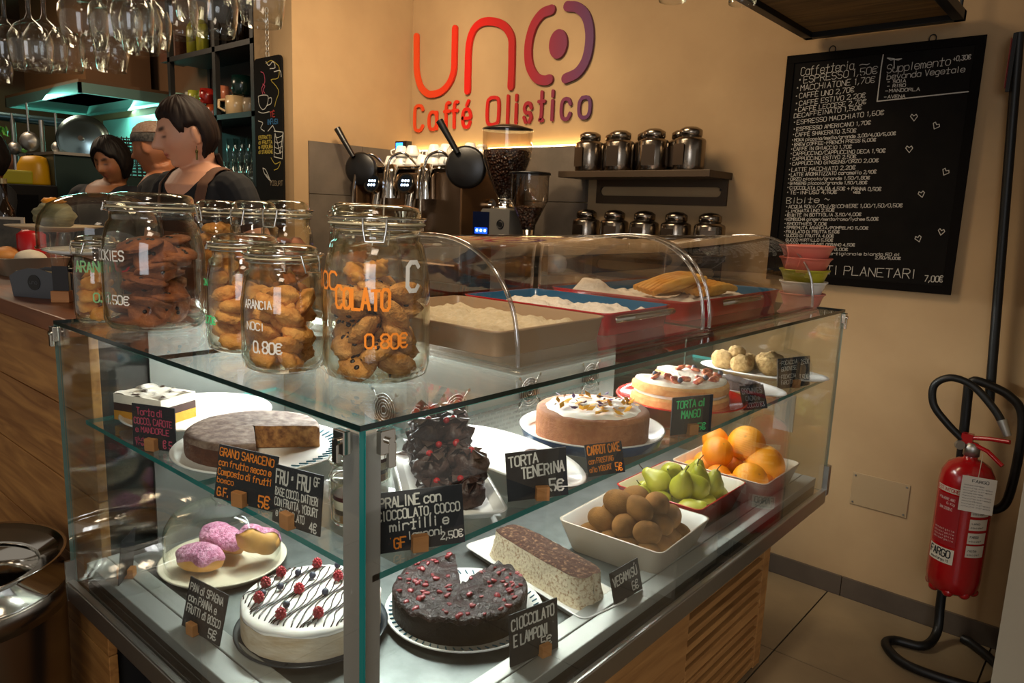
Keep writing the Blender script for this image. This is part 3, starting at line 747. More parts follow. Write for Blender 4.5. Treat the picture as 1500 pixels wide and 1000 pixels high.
def pastry(x, y, z, L_, rz, ry, label):
    mb = MB()
    for k in range(5):
        w = (k-2)*.017; mb.tube([(-L_/2, w, 0), (-L_/4, w, .010), (0, w+.002, .012), (L_/4, w, .010), (L_/2, w, 0)], [.009, .012, .0125, .012, .009], 8)
    mb.blob((0, 0, -.004), (L_/2*.98, .036, .016), 14, 8)
    o = mb.obj('pastry', PAST); o.location = (x, y, z); o.rotation_euler = (.1, ry, rz); tag(o, label, 'pastry', 'ridged golden pastries in the long red tray')
pastry(-1.04, 1.93, ZT+.088, .19, 1.15, -.22, 'ridged golden pastry lying on top of the others')
pastry(-.985, 2.06, ZT+.070, .18, 1.45, -.05, 'ridged golden pastry at the end of the sugar tray')
pastry(-1.10, 1.99, ZT+.064, .17, 1.25, 0, 'ridged golden pastry underneath the top one')
# stacked ice-cream bowls at the far end of the case
bw = [('#d88070', 'pale coral bowl at the bottom of the stack'), ('#e8e2d6', 'white bowl second from the bottom of the stack'), ('#b8ae2c', 'lime yellow bowl in the middle of the stack'), ('#d8705c', 'coral bowl under the top bowl of the stack'), ('#e07a68', 'coral bowl on top of the stack')]
for k, (c_, l_) in enumerate(bw):
    R_ = .070+.0035*k
    o = MB().lathe([(0, .001), (R_*.72, 0), (R_*.80, .004), (R_*.95, .034), (R_, .040), (R_+.004, .042), (R_+.004, .046), (R_-.003, .046), (R_*.90, .034), (R_*.76, .008), (0, .006)], 32).obj('bowl', mat('plastic_'+c_[1:], c_, .35))
    o.location = (-.86, 2.50, ZT+.001+k*.0395); tag(o, l_, 'bowl', 'stack of coloured bowls')
# ------------------------------------------------------------------ chalk price signs
def sign(x, y, z, yaw, w, h, tilt, roll, lines, label, block=True, bxo=0, mb_extra=None, ink=M_CHALK, name='price_sign'):
    t = thing(name, label, 'sign', (x, y, z), math.radians(yaw), 'slate price signs in the display case')
    tl = math.radians(tilt); M_ = rot(-tl, 0, 0) @ rot(0, -math.radians(roll), 0)
    MB().box((-w/2, 0, 0), (w/2, .0025, h), 0, M_).obj('card', M_BOARD, t)
    inks = {}
    for (txt, u, v, hh, ww, sl, ik) in lines:
        mb = inks.setdefault((ik or ink).name, (MB(), ik or ink))[0]
        write(mb, txt, -w/2+u*w, v*h, hh*h, ww*w, sl, M_, 0, y=-.0006)
    for mb, ik in inks.values(): mb.obj('lettering', ik, t)
    if block:
        b = MB(); b.box((bxo-.012, -.014, 0), (bxo+.012, -.0015, .025)); b.box((bxo-.012, .008+.01*math.sin(tl), 0), (bxo+.012, .022, .022)); b.box((bxo-.012, -.0015, 0), (bxo+.012, .008, .003))
        b.obj('wooden_block', M_BLOCK, t, bevel=.001)
    return t
zs = 1.0575; zd = .6875
sign(-1.469, .616, zs, 24, .105, .091, 1, 0, [('Torta di', .12, .76, .15, .62, 0, None), ('COCCO, CAROTE', .05, .55, .14, .90, 0, None), ('e MANDORLE', .08, .36, .13, .80, 0, None), ('gluten', .06, .16, .09, .35, 0, None), ('free', .08, .05, .09, .25, 0, None), ('€ 5', .72, .06, .17, .22, 0, None)], 'slate sign in pink ink before the coconut slice', True, 0, ink=M_PINK)
sign(-1.091, .597, zs, 16, .130, .092, 10, 0, [('GRANO SARACENO', .03, .80, .14, .93, 0, None), ('con frutta secca e', .03, .62, .12, .90, 0, None), ('Composta di frutti', .03, .45, .12, .92, 0, None), ('bosco', .03, .30, .10, .30, 0, None), ('G.F.', .05, .06, .16, .22, 0, None), ('5€', .76, .04, .20, .20, 0, None)], 'slate sign in orange ink before the sugared round cake', True, .0, ink=M_ORANGE)
sign(-.950, .606, zs, 0, .128, .092, 9, 6, [('FRU • FRU', .04, .68, .24, .74, 0, None), ('GF', .84, .80, .14, .13, 0, None), ('BASE COCCO, DATTERI', .04, .48, .13, .92, 0, None), ('CON FRUTTA, YOGURT', .04, .30, .13, .92, 0, None), ('e CIOCCOLATO', .08, .12, .13, .62, 0, None), ('4€', .80, .03, .16, .16, 0, None)], 'slate sign reading fru fru beside the small dessert jars', True, -.01)
sign(-.760, .700, zs, 63, .137, .088, 15, 0, [('PRALINE con', .06, .74, .17, .70, .02, None), ('CIOCCOLATO, COCCO', .03, .53, .15, .94, .02, None), ('mirtilli e', .16, .34, .16, .68, .02, None), ('lamponi', .36, .18, .13, .40, .02, None), ('2,50€', .72, .10, .13, .27, .02, None), ('GF', .20, .06, .17, .14, 0, M_ORANGE), ("' ' -", .10, .16, .08, .5, 0, M_ORANGE)], 'wide slate sign standing before the chocolate pralines', True, -.005)
sign(-.760, .979, zs, 51, .110, .088, 4, 5, [('TORTA', .05, .70, .20, .50, .08, None), ('TENERINA', .25, .44, .22, .72, .08, None), ('5€', .70, .12, .24, .25, .0, None)], 'slate sign reading torta tenerina', True, .005)
sign(-.742, 1.172, zs, 66, .085, .062, 20, 0, [('CARROT CAKE', .05, .66, .26, .90, .04, None), ('con FROSTING', .05, .38, .16, .68, .04, None), ('allo YOGURT', .05, .12, .16, .60, .04, None), ('5€', .75, .08, .24, .20, 0, None)], 'small slate sign in orange ink against the blue cake plate', False, ink=M_ORANGE)
sign(-.759, 1.553, zs, 59, .109, .092, -2, 2, [('TORTA al', .10, .70, .19, .72, .03, None), ('MANGO', .24, .42, .20, .48, .03, None), ('5€', .66, .08, .18, .22, 0, None)], 'slate sign in green ink before the red plate', True, 0, ink=M_GREEN)
sign(-.742, 1.895, zs, 66, .084, .066, 22, 0, [('BROWNIES', .05, .66, .22, .85, .0, None), ('CACAO e', .15, .38, .18, .60, .0, None), ('COCCO €3', .15, .10, .18, .75, .0, None)], 'small faint slate sign before the dark brownie', False, ink=mat('faded_chalk', '#8e8f92', .9))
sign(-.769, 2.250, zs, 72, .150, .093, 6, 0, [('•FOCACCIA', .04, .78, .13, .56, .02, None), ('GENOVESE', .10, .58, .13, .48, .02, None), ('2,50€', .70, .74, .15, .27, .02, None), ('•FOCACCIA', .04, .32, .13, .52, .02, None), ('FARCITA', .10, .13, .13, .38, .02, None), ('3,50€', .66, .22, .16, .30, .02, None)], 'slate sign with two prices before the focaccia balls', True, 0)
sign(-1.349, .637, zd, 7, .127, .102, 14, 0, [('PAN di SPAGNA', .06, .76, .15, .88, 0, None), ('con PANNA e', .06, .54, .15, .76, 0, None), ('FRUTTI di BOSCO', .06, .32, .15, .90, 0, None), ('5€', .70, .06, .18, .22, 0, None)], 'slate sign before the berry cream cake on the bottom deck', True, -.015)
sign(-1.700, .632, zd, -42, .085, .105, 6, 0, [('KRAPFEN', .1, .7, .13, .8, 0, None), ('con', .1, .5, .12, .3, 0, None), ('crema', .1, .3, .12, .5, 0, None)], 'slate sign turned sideways beside the glass dome', True, 0, ink=mat('dim_pink_ink', '#9a7a86', .9))
sign(-.810, 1.055, zd, 78, .122, .105, 6, 0, [('CIOCCOLATO', .04, .68, .21, .90, .02, None), ('E LAMPONI', .08, .36, .21, .72, .02, None), ('5€', .64, .14, .19, .24, 0, None)], 'slate sign before the dark raspberry cake', True, .02)
sign(-.800, 1.390, zd, 84, .105, .075, 14, 3, [('VEGAMISÙ', .06, .52, .28, .86, .02, None), ('6€', .66, .12, .26, .24, 0, None)], 'slate sign before the cocoa dusted loaf', False)
# ------------------------------------------------------------------ plates and cakes
def plate_prof(r, h=.018): return [(0, 0), (r*.62, 0), (r*.66, .002), (r*.97, h*.86), (r, h), (r*.985, h+.003), (r*.93, h*.86), (r*.64, .008), (0, .0065)]
def plate(x, y, z, r, label, m_=M_CER, sx=1, sy=1, rz=0, h=.018, group=None):
    o = MB().lathe(plate_prof(r, h), 44, sx=sx, sy=sy).obj('plate', m_); o.location = (x, y, z); o.rotation_euler = (0, 0, rz)
    return tag(o, label, 'plate', group or 'plates in the display case')
def cake_mesh(r, h, a0, a1, m_top, m_side, m_cut, bev=.006, bumpy=0, seed=1, name='cake', nr=10, na=64):
    """round cake with a wedge missing between a0 and a1 (radians); a0 == a1 for a whole cake"""
    mb = MB(); full = abs(a1-a0) < 1e-6; span = 2*math.pi-(a1-a0); A = [a1+span*i/na for i in range(na+(0 if full else 1))]
    n = len(A)
    def top(q, a):
        e = 1-max(0, (q-(r-bev))/bev)
        zz = h-bev*(1-math.sqrt(max(0, 1-(1-e)**2))) if q > r-bev else h
        return zz+bumpy*(nz(q*math.cos(a), q*math.sin(a), 0, 45, seed)+.6*nz(q*math.cos(a), q*math.sin(a), 0, 110, seed+1))
    R_ = [r*.02]+[r*(k+1)/nr*.97 for k in range(nr-1)]+[r-bev*.6, r-bev*.2, r]
    vs = [(q*math.cos(a), q*math.sin(a), top(q, a)) for q in R_ for a in A]
    wrap = lambda i: (i+1) % n if full else i+1
    cnt = n if full else n-1
    mb.add(vs, [(j*n+i, (j+1)*n+i, (j+1)*n+wrap(i), j*n+wrap(i)) for j in range(len(R_)-1) for i in range(cnt)], 0, True)
    if full: mb.add(vs[:n], [tuple(range(n))], 0, False)
    sd = [(r*(1+.008*nz(math.cos(a)*3, math.sin(a)*3, zf*3, 3, seed))*math.cos(a), r*(1+.008*nz(math.cos(a)*3, math.sin(a)*3, zf*3, 3, seed))*math.sin(a), top(r, a)*(1-zf)) for zf in (0, .33, .66, 1) for a in A]
    mb.add(sd, [(j*n+i, (j+1)*n+i, (j+1)*n+wrap(i), j*n+wrap(i)) for j in range(3) for i in range(cnt)], 1, True)
    if not full:
        for a, fl in ((A[0], 0), (A[-1], 1)):
            c_ = [(q*math.cos(a), q*math.sin(a), top(q, a)) for q in R_]; b_ = [(q*math.cos(a), q*math.sin(a), 0) for q in R_]; k = len(R_)
            mb.add(c_+b_, [(i, i+1, k+i+1, k+i) if fl else (i, k+i, k+i+1, i+1) for i in range(k-1)], 2, False)
    return mb
M_CHOC = mat('chocolate_sponge', '#4a2614', .85, col2='#5e341c', scale=50, bump=.4, bscale=120)
M_SUGC = mat('sugar_dusted_sponge', '#4e3020', .85, col2='#8a7464', scale=45, detail=8, ramp=(.40, .66), bump=.2, bscale=100)
M_NUT = mat('nut_filling', '#6e4424', .9, col2='#b8854e', scale=70, bump=.5, bscale=140)
# coconut slice
plate(-1.625, .785, zs, .165, 'large white round plate carrying one slice of coconut cake')
sl = MB(); sl.grid(lambda u, v: (-.07+.14*u, -.05+.10*v, .060+.006*nz(u*6, v*6, 0, 1.5, 3)), 20, 14, 0)
cocoL = [('#c08018', 0, .022, 1), ('#3a1e14', .022, .040, 2), ('#efe6d4', .040, .060, 3)]
for c_, z0_, z1_, mi in cocoL: sl.box((-.07+.0005*mi, -.05, z0_), (.07, .05, z1_), mi)
o = sl.obj('cake_slab', [mat('cocoa_streaked_cream', '#efe8dc', .7, col2='#3c2418', scale=30, ramp=(.48, .60), detail=6), mat('mango_layer', '#d0901c', .6, bump=.3, bscale=60), mat('dark_layer', '#3a1e14', .8), mat('coconut_cream', '#efe6d4', .7)])
o.location = (-1.665, .705, zs+.0075); o.rotation_euler = (0, 0, .35); tag(o, 'layered slice with yellow base, white cream and cocoa streaks', 'cake')
# buckwheat cake
plate(-1.300, .755, zs, .170, 'white plate with fine blue rim dashes under the sugared cake')
ck = cake_mesh(.130, .046, math.radians(-28), math.radians(50), 0, 0, 0, .010, .0008, 4)
o = ck.obj('round_cake', [M_SUGC, M_CHOC, M_NUT]); o.location = (-1.322, .752, zs+.008); tag(o, 'round brown cake dusted with icing sugar, one wedge cut out', 'cake')
d_ = MB()
for k in range(26):
    a = k*2*math.pi/52+.1-.7; d_.tube([(.135*math.cos(a), .135*math.sin(a), .0145), (.155*math.cos(a+.03), .155*math.sin(a+.03), .0185)], .0018, 5)
d_.obj('rim_dashes', mat('teal_glaze', '#1d6076', .4), [q for q in bpy.data.objects if q.get('label', '').startswith('white plate with fine blue')][0])
# small dessert jars
def djar(x, y, label):
    t = thing('dessert_jar', label, 'jar', (x, y, zs), 0, 'small dessert jars')
    MB().lathe([(0, 0), (.030, 0), (.034, .006), (.034, .048), (.029, .056), (.029, .066), (.031, .067), (.031, .070), (.026, .070), (.026, .056), (.031, .047), (.031, .007), (0, .004)], 28).obj('jar_body', M_JAR, t)
    MB().lathe([(0, .072), (.033, .072), (.034, .076), (.030, .082), (0, .084)], 28).obj('jar_lid', M_JAR, t)
    for i, (c_, z0_, z1_) in enumerate((('#b8854a', .005, .018), ('#2c1810', .018, .026), ('#ece2cc', .026, .040), ('#4a1c1c', .040, .047))):
        MB().cyl(.0305, z0_, z1_, 24).obj('dessert_layer', mat('layer_'+c_[1:], c_, .7), t)
    w = MB(); w.tube([(.031*math.cos(a*math.pi/12), .031*math.sin(a*math.pi/12), .0725) for a in range(24)], .0013, 5, closed=True); w.tube([(.030, 0, .072), (.037, 0, .064), (.036, 0, .050)], .0013, 5); w.obj('wire_bail', M_CHROME, t)
djar(-.985, .735, 'small layered dessert jar closest to the corner post'); djar(-1.035, .825, 'small layered dessert jar behind the fru fru sign'); djar(-.915, .690, 'small layered dessert jar next to the sign edge')
# rectangular dish builder
def dish(name, x, y, z, L_, Wd, h, rz, m_out, m_in, label, cat='dish', flare=.02, group=None):
    def rr(a, b, r, z, n=4):
        return [(sx*(a-r)+r*math.cos((s0+k/n)*math.pi/2), sy*(b-r)+r*math.sin((s0+k/n)*math.pi/2), z) for (sx, sy, s0) in ((1, 1, 0), (-1, 1, 1), (-1, -1, 2), (1, -1, 3)) for k in range(n+1)]
    a, b = L_/2, Wd/2; mb = MB()
    O = [rr(a-flare, b-flare, .02, 0), rr(a-flare*.9, b-flare*.9, .022, .004), rr(a-.001, b-.001, .022, h-.002), rr(a, b, .022, h)]
    I = [rr(a-.005, b-.005, .019, h), rr(a-.007, b-.007, .018, h-.003), rr(a-flare*.95-.004, b-flare*.95-.004, .016, .007)]
    n = len(O[0])
    for R_, mi in ((O+[I[0]], 0), (I, 1)): mb.add(sum(R_, []), [(j*n+i, j*n+(i+1) % n, (j+1)*n+(i+1) % n, (j+1)*n+i) for j in range(len(R_)-1) for i in range(n)], mi, True)
    mb.add(O[0], [tuple(range(n))[::-1]], 0); mb.add(I[-1], [tuple(range(n))], 1)
    o = mb.obj(name, [m_out, m_in]); o.location = (x, y, z); o.rotation_euler = (0, 0, rz); return tag(o, label, cat, group)
# pralines
dish('praline_tray', -.915, .895, zs, .33, .17, .016, -.62, M_CER, M_CER, 'white rectangular tray of chocolate pralines', 'tray', .018)
M_PRA = mat('dark_praline', '#2a1813', .5, col2='#4c342c', scale=50, bump=.4, bscale=70)
M_REDB = mat('red_currant', '#b00f14', .15, coat=.5, sss=.2)
rnd = random.Random(4)
pm = []
for s_ in range(3):
    mb = MB(); mb.blob((0, 0, .021), (.026, .026, .024), 16, 10, 0, lambda d, s_=s_: 1+.42*nz(d[0], d[1], d[2], 2.6, 40+s_)+.22*nz(d[0], d[1], d[2], 6, 50+s_))
    for k in range(12):
        a = rnd.uniform(0, 6.28); mb.add([(0, 0, .04), (.026*math.cos(a), .026*math.sin(a), .034+.002*k), (.024*math.cos(a+.6), .024*math.sin(a+.6), .048), (.004, .004, .053)], [(0, 1, 2, 3)], 0)
    pm.append(mb.mesh('praline', [M_PRA]))
cur = MB().blob((0, 0, 0), .0062, 12, 8).mesh('currant', [M_REDB])
for layer, (nx_, zz) in enumerate(((6, .0), (5, .037), (3, .070))):
    for i in range(nx_):
        for j in (-1, 1):
            u = -.125+.046*i+(.02 if layer else 0); v = j*.030 if layer < 2 else j*.026
            if layer == 2: u = -.10+i*.05
            c_, s_ = math.cos(-.62), math.sin(-.62); o = bpy.data.objects.new('praline', pm[(i+layer) % 3]); COL.objects.link(o)
            o.location = (-.915+c_*u-s_*v, .895+s_*u+c_*v, zs+.008+zz); o.rotation_euler = (rnd.uniform(-.2, .2), rnd.uniform(-.2, .2), rnd.uniform(0, 6)); tag(o, 'rough dark chocolate praline heaped on the white tray', 'praline', 'chocolate pralines')
            if layer or i > 4 or rnd.random() < .4:
                for q in range(rnd.choice((1, 1, 2)) if layer else 1):
                    k = bpy.data.objects.new('red_currant', cur); COL.objects.link(k); k.parent = o; k.location = (rnd.uniform(-.008, .012)+q*.012, rnd.uniform(-.01, .01), .050)
# tenerina plate, nearly empty
plate(-.925, 1.085, zs, .150, 'long oval white plate almost empty but for a crumbled cake end', sx=1.42, sy=.62, rz=-.22, h=.020)
mb = MB(); mb.blob((0, 0, .016), (.040, .028, .022), 16, 10, 0, lambda d: 1+.3*nz(d[0], d[1], d[2], 2.5, 9)); o = mb.obj('cake_remnant', M_CHOC); o.location = (-.835, 1.075, zs+.0085); tag(o, 'last piece of flat chocolate cake on the oval plate', 'cake')
# carrot cake
BLUEP = mat('blue_plate_glaze', '#1c4f7c', .25, coat=.3)
pt_ = MB().lathe([(0, 0), (.148, 0), (.156, .003), (.164, .026)], 48, 0).lathe([(.164, .026), (.1655, .029), (.161, .029), (.150, .010), (.10, .008), (0, .0075)], 48, 1)
o = pt_.obj('plate', [BLUEP, M_CER]); o.location = (-.905, 1.352, zs); tag(o, 'white plate with deep blue outside under the carrot cake', 'plate', 'plates in the display case')
M_CARR = mat('carrot_sponge', '#8a5230', .85, col2='#a06a42', scale=60, bump=.35, bscale=140)
cc = thing('carrot_cake', 'whole carrot cake topped with white frosting and yellow petals', 'cake', (-.905, 1.352, zs+.009))
cake_mesh(.128, .062, 0, 0, 0, 0, 0, .008, .0005, 8).obj('sponge', [M_CARR, M_CARR, M_CARR], cc)
fr = MB(); FROST = mat('white_frosting', '#f2ecdf', .5, sss=.15, bump=.1, bscale=25)
def frost(u, v):
    a = 2*math.pi*u; q = v*(.112+.006*nz(math.cos(a)*2, math.sin(a)*2, 0, 2, 5)); x_, y_ = q*math.cos(a), q*math.sin(a)
    return (x_, y_, .0605+.009*(1-v**6)+.004*nz(x_, y_, 0, 40, 6)*(1-v**4))
fr.grid(frost, 60, 16); fr.obj('frosting', FROST, cc)
rnd = random.Random(21)
pet = []
for nm, c_, s_ in (('yellow_petal', '#e8a818', .012), ('purple_petal', '#6a4a78', .009), ('nut_crumb', '#8a5a34', .006)):
    mb = MB(); mb.add([(-s_, 0, 0), (0, -s_*.5, .001), (s_, 0, .004), (0, s_*.5, .002)], [(0, 1, 2, 3)]); mb.add([(-s_, 0, -.001), (0, -s_*.5, 0), (s_, 0, .003), (0, s_*.5, .001)], [(3, 2, 1, 0)])
    pet.append((nm, mb.mesh(nm, [mat(nm, c_, .6)])))
for i in range(70):
    nm, me = pet[rnd.choice((0, 0, 0, 1, 2))]; a = rnd.uniform(0, 6.28); q = .10*math.sqrt(rnd.random()); 
    o = bpy.data.objects.new(nm, me); COL.objects.link(o); o.parent = cc; o.location = (q*math.cos(a), q*math.sin(a), .0715+.002*rnd.random()); o.rotation_euler = (rnd.uniform(-.5, .5), rnd.uniform(-.5, .5), rnd.uniform(0, 6))
# mango cake on red plate
RP = mat('red_plate_glaze', '#c8281c', .12, coat=.6)
plate(-.915, 1.795, zs, .178, 'glossy red round plate under the half-eaten mango cake', RP, h=.020)
mc = thing('mango_cake', 'cut two-layer sponge with cream, figs and berries on the red plate', 'cake', (-.925, 1.80, zs+.0085))
M_SP = mat('golden_sponge', '#c88c4a', .8, col2='#dca868', scale=50, bump=.3, bscale=120); M_CRM = mat('whipped_cream', '#f4eee0', .6, col2='#e6dac4', scale=40, bump=.3, bscale=70)
cake_mesh(.135, .026, math.radians(150), math.radians(225), 0, 0, 0, .008, .0004, 3).obj('sponge_layer', [M_SP]*3, mc)
c2 = cake_mesh(.126, .010, math.radians(150), math.radians(225), 0, 0, 0, .004, .0015, 5).obj('cream_layer', [M_CRM]*3, mc); c2.location = (0, 0, .026)
c3 = cake_mesh(.133, .024, math.radians(150), math.radians(225), 0, 0, 0, .008, .0004, 6).obj('sponge_layer', [M_SP]*3, mc); c3.location = (0, 0, .035)
c4 = cake_mesh(.124, .010, math.radians(150), math.radians(225), 0, 0, 0, .005, .003, 7).obj('cream_topping', [M_CRM]*3, mc); c4.location = (0, 0, .058)
figm = MB(); figm.blob((0, 0, 0), (.016, .013, .0055), 12, 7, 0, lambda d: 1+.25*nz(d[0], d[1], d[2], 3, 6)); figm = figm.mesh('fruit_piece', [mat('fig_red', '#9a3020', .35, col2='#d8885a', scale=90, ramp=(.45, .6))])
blum = MB().blob((0, 0, 0), .0075, 12, 8).mesh('blueberry', [mat('blueberry_skin', '#1c2338', .5, col2='#2c3850', scale=80)])
for i in range(15):
    a = math.radians(-120+i*17); q = .10 if i % 2 else .075; o = bpy.data.objects.new('fruit_piece', figm); COL.objects.link(o); o.parent = mc; o.location = (q*math.cos(a), q*math.sin(a), .074); o.rotation_euler = (.3, rnd.uniform(-.6, .6), a+1.2)
    if i % 3 == 0:
        o = bpy.data.objects.new('blueberry', blum); COL.objects.link(o); o.parent = mc; o.location = ((q+.01)*math.cos(a+.12), (q+.01)*math.sin(a+.12), .078)
# brownie plate
plate(-.93, 2.075, zs, .140, 'long oval white plate with a single dark brownie', sx=1.5, sy=.68, rz=-.12, h=.016)
mb = MB(); mb.box((-.062, -.032, 0), (.062, .032, .030)); mb.grid(lambda u, v: (-.062+.124*u, -.032+.064*v, .0305+.0025*nz(u*7, v*5, 0, 2, 2)), 16, 10); o = mb.obj('brownie', mat('brownie', '#2c1c18', .8, col2='#4a342c', scale=60, bump=.6, bscale=120), bevel=.003); o.location = (-.865, 2.045, zs+.008); o.rotation_euler = (0, 0, -.35); tag(o, 'dark rectangular brownie on the oval plate', 'cake')
# focaccia plate
plate(-.905, 2.335, zs, .145, 'long oval white plate of seeded focaccia balls', sx=1.42, sy=.70, rz=.16, h=.018)
M_FOC = mat('seeded_crumb', '#8e6c3c', .9, col2='#c0a06a', scale=70, detail=8, bump=.9, bscale=80)
for i, (u, v, zz, r_) in enumerate(((-.13, .0, 0, .040), (-.06, -.03, 0, .038), (-.055, .045, 0, .036), (.025, .0, 0, .050), (-.09, .01, .035, .030))):
    mb = MB(); mb.blob((0, 0, r_*.72), (r_, r_*.9, r_*.78), 22, 14, 0, lambda d, i=i: 1+.16*nz(d[0], d[1], d[2], 3, 60+i)+.10*nz(d[0], d[1], d[2], 8, 70+i)); o = mb.obj('focaccia_ball', M_FOC)
    o.location = (-.905+.99*u-.15*v, 2.335+.15*u+.99*v, zs+.008+zz); tag(o, 'knobbly seeded focaccia ball on the oval plate', 'bread', 'seeded focaccia balls')
# ------------------------------------------------------------------ lower deck
ZD = .6685
dome = thing('cake_dome', 'clear glass cake dome with knob over the pink iced pastries', 'cake dome', (-1.625, .835, ZD+.0))
MB().lathe([(0, .0), (.125, 0), (.130, .004), (.148, .018), (.150, .022), (.146, .022), (.126, .009), (0, .007)], 44).obj('base_plate', mat('cream_plate', '#dcd2bc', .3, coat=.3), dome)
MB().lathe([(.136, .018), (.136, .090), (.132, .112), (.118, .136), (.09, .152), (.05, .160), (0, .162)], 44).obj('glass_dome', M_JAR, dome)
MB().lathe([(.0, .161), (.016, .162), (.014, .170), (.024, .180), (.026, .190), (.018, .200), (0, .203)], 24).obj('knob', M_GLASS, dome)
M_DOU = mat('fried_dough', '#c8893e', .5, col2='#daa45c', scale=8); M_PICE = mat('pink_icing', '#b8648c', .7, col2='#dc9cbc', scale=120, ramp=(.4, .6), bump=.9, bscale=150)
def donut(x, y, z, r, rot_, label):
    t = thing('iced_pastry', label, 'pastry', (x, y, z)); t.rotation_euler = rot_; sd0 = int(x*-1e3)
    f = lambda d: 1+.16*nz(d[0], d[1], d[2], 1.9, sd0)-.13*math.exp(-(d[0]/.22)**2)
    MB().blob((0, 0, 0), (r, r*.66, .034), 24, 14, 0, f).obj('dough', M_DOU, t)
    mb = MB()
    def ic(u, v):
        a, q = 2*math.pi*u, v*(1.50+.12*math.sin(5*2*math.pi*u+x*50)); d = (math.sin(q)*math.cos(a), math.sin(q)*math.sin(a), math.cos(q)); k = f(d)*(1.035+.012*nz(d[0]*9, d[1]*9, d[2]*9, 1, 5)); return (r*d[0]*k, r*.66*d[1]*k, .034*d[2]*k)
    mb.grid(ic, 48, 16); mb.obj('icing', M_PICE, t)
donut(-1.625, .775, ZD+.043, .064, (.0, 0, .5), 'pink sugared pastry lying closest to the glass front under the dome')
donut(-1.665, .855, ZD+.050, .064, (0, .12, .3), 'pink sugared pastry just behind the other under the dome')
donut(-1.555, .895, ZD+.072, .056, (-1.0, .35, 1.1), 'golden pastry propped up showing its plain side under the dome')
# berry cream cake
bc = thing('berry_cream_cake', 'white cream cake striped with chocolate and topped with berries', 'cake', (-1.225, .820, ZD+.022))
M_BISC = mat('sponge_with_cream', '#cdb491', .8, col2='#e6d6bc', scale=14, bump=.25, bscale=60, stretch=(1, 1, 3)); M_WCR = mat('smooth_cream', '#f6f2ea', .5, sss=.1)
cake_mesh(.142, .060, 0, 0, 0, 0, 0, .010, .002, 11).obj('sponge', [M_WCR, M_BISC, M_BISC], bc)
mb = MB(); mb.lathe([(.1405, .052), (.1430, .055), (.141, .058), (.132, .0625), (0, .064)], 60, wob=lambda a: .01*math.sin(a*7)+.006*math.sin(a*13)); mb.obj('cream_layer', M_WCR, bc)
mb = MB(); rnd = random.Random(5)
for i in range(26):
    v = -.125+i*.010; h_ = math.sqrt(max(0, .137**2-v*v)); P = []
    for k in range(15):
        s_ = -1+k/7; zz = .0655 if abs(s_) < .97 else .052
        P.append((s_*h_, v+.006*math.sin(k*.9+i)+rnd.uniform(-.0015, .0015), zz))
    P = [(p[0]*.47+p[1]*.88, -p[0]*.88+p[1]*.47, p[2]) for p in P]
    mb.tube(P, .0016, 5)
mb.obj('chocolate_drizzle', mat('dark_glaze', '#1c0f0c', .25, coat=.4), bc)
rasm = MB()
for k in range(28):
    ph = math.acos(1-1.7*(k+.5)/28); a = k*2.4; rasm.blob((.0085*math.sin(ph)*math.cos(a), .0085*math.sin(ph)*math.sin(a), .004+.011*math.cos(ph)), .0034, 6, 4)
rasm = rasm.mesh('raspberry', [mat('raspberry_skin', '#a81428', .35, sss=.15)])
for (u, v, what) in ((-.11, -.02, 'r'), (-.085, -.065, 'r'), (-.035, -.10, 'r'), (.02, -.065, 'b'), (-.055, -.045, 'b'), (-.09, .01, 'b'), (-.02, -.02, 'r'), (.05, -.09, 'r'), (.02, .02, 'b'), (-.10, .06, 'r'), (-.06, .03, 'b'), (-.02, .07, 'r'), (.04, .08, 'b'), (-.05, -.085, 'b'), (.09, -.03, 'r'), (.09, .05, 'r'), (.0, .115, 'r'), (-.07, .095, 'b')):
    c_, s_ = math.cos(-.15), math.sin(-.15); o = bpy.data.objects.new('raspberry' if what == 'r' else 'blueberry', rasm if what == 'r' else blum); COL.objects.link(o); o.parent = bc
    o.location = (c_*u-s_*v, s_*u+c_*v, .072 if what == 'b' else .070)
plate(-1.225, .820, ZD, .158, 'dark blue flat round stand under the berry cream cake', mat('dark_stand', '#1a2630', .3, coat=.3), h=.020)
# dark raspberry cake
plate(-1.045, 1.095, ZD, .178, 'white round plate with blue rim marks under the dark raspberry cake')
dk = thing('raspberry_chocolate_cake', 'dark chocolate cake studded with raspberries, one wedge removed', 'cake', (-1.055, 1.09, ZD+.0085))
M_DKC = mat('dark_wet_chocolate', '#170c0a', .40, col2='#2c1816', scale=40, bump=1.0, bscale=70, coat=.06, spec=.25); M_DKS = mat('dark_cake_side', '#0b0605', .55, bump=.4, bscale=60, spec=.2)
cake_mesh(.150, .062, math.radians(96), math.radians(140), 0, 0, 0, .010, .0065, 14, nr=22, na=110).obj('cake_body', [M_DKC, M_DKS, M_DKC], dk)
rsm = MB().blob((0, 0, 0), (.0085, .0070, .0045), 9, 6, 0, lambda d: 1+.3*nz(d[0], d[1], d[2], 4, 3)).mesh('raspberry_bit', [mat('wet_raspberry', '#7a101a', .35, coat=.15)])
rnd = random.Random(8)
for i in range(90):
    a = math.radians(rnd.uniform(146, 450)); q = .140*math.sqrt(rnd.uniform(.02, 1)); x_, y_ = q*math.cos(a), q*math.sin(a)
    o = bpy.data.objects.new('raspberry_bit', rsm); COL.objects.link(o); o.parent = dk; o.location = (x_, y_, .0620+.0065*nz(x_, y_, 0, 45, 14)); o.rotation_euler = (rnd.uniform(-.5, .5), rnd.uniform(-.5, .5), rnd.uniform(0, 6)); s_ = rnd.uniform(.5, 1.1); o.scale = (s_, s_, s_)
d_ = MB()
for k in range(60):
    a = k*2*math.pi/60; d_.tube([(.156*math.cos(a), .156*math.sin(a), .0150), (.168*math.cos(a+.03), .168*math.sin(a+.03), .0180)], .0016, 5)
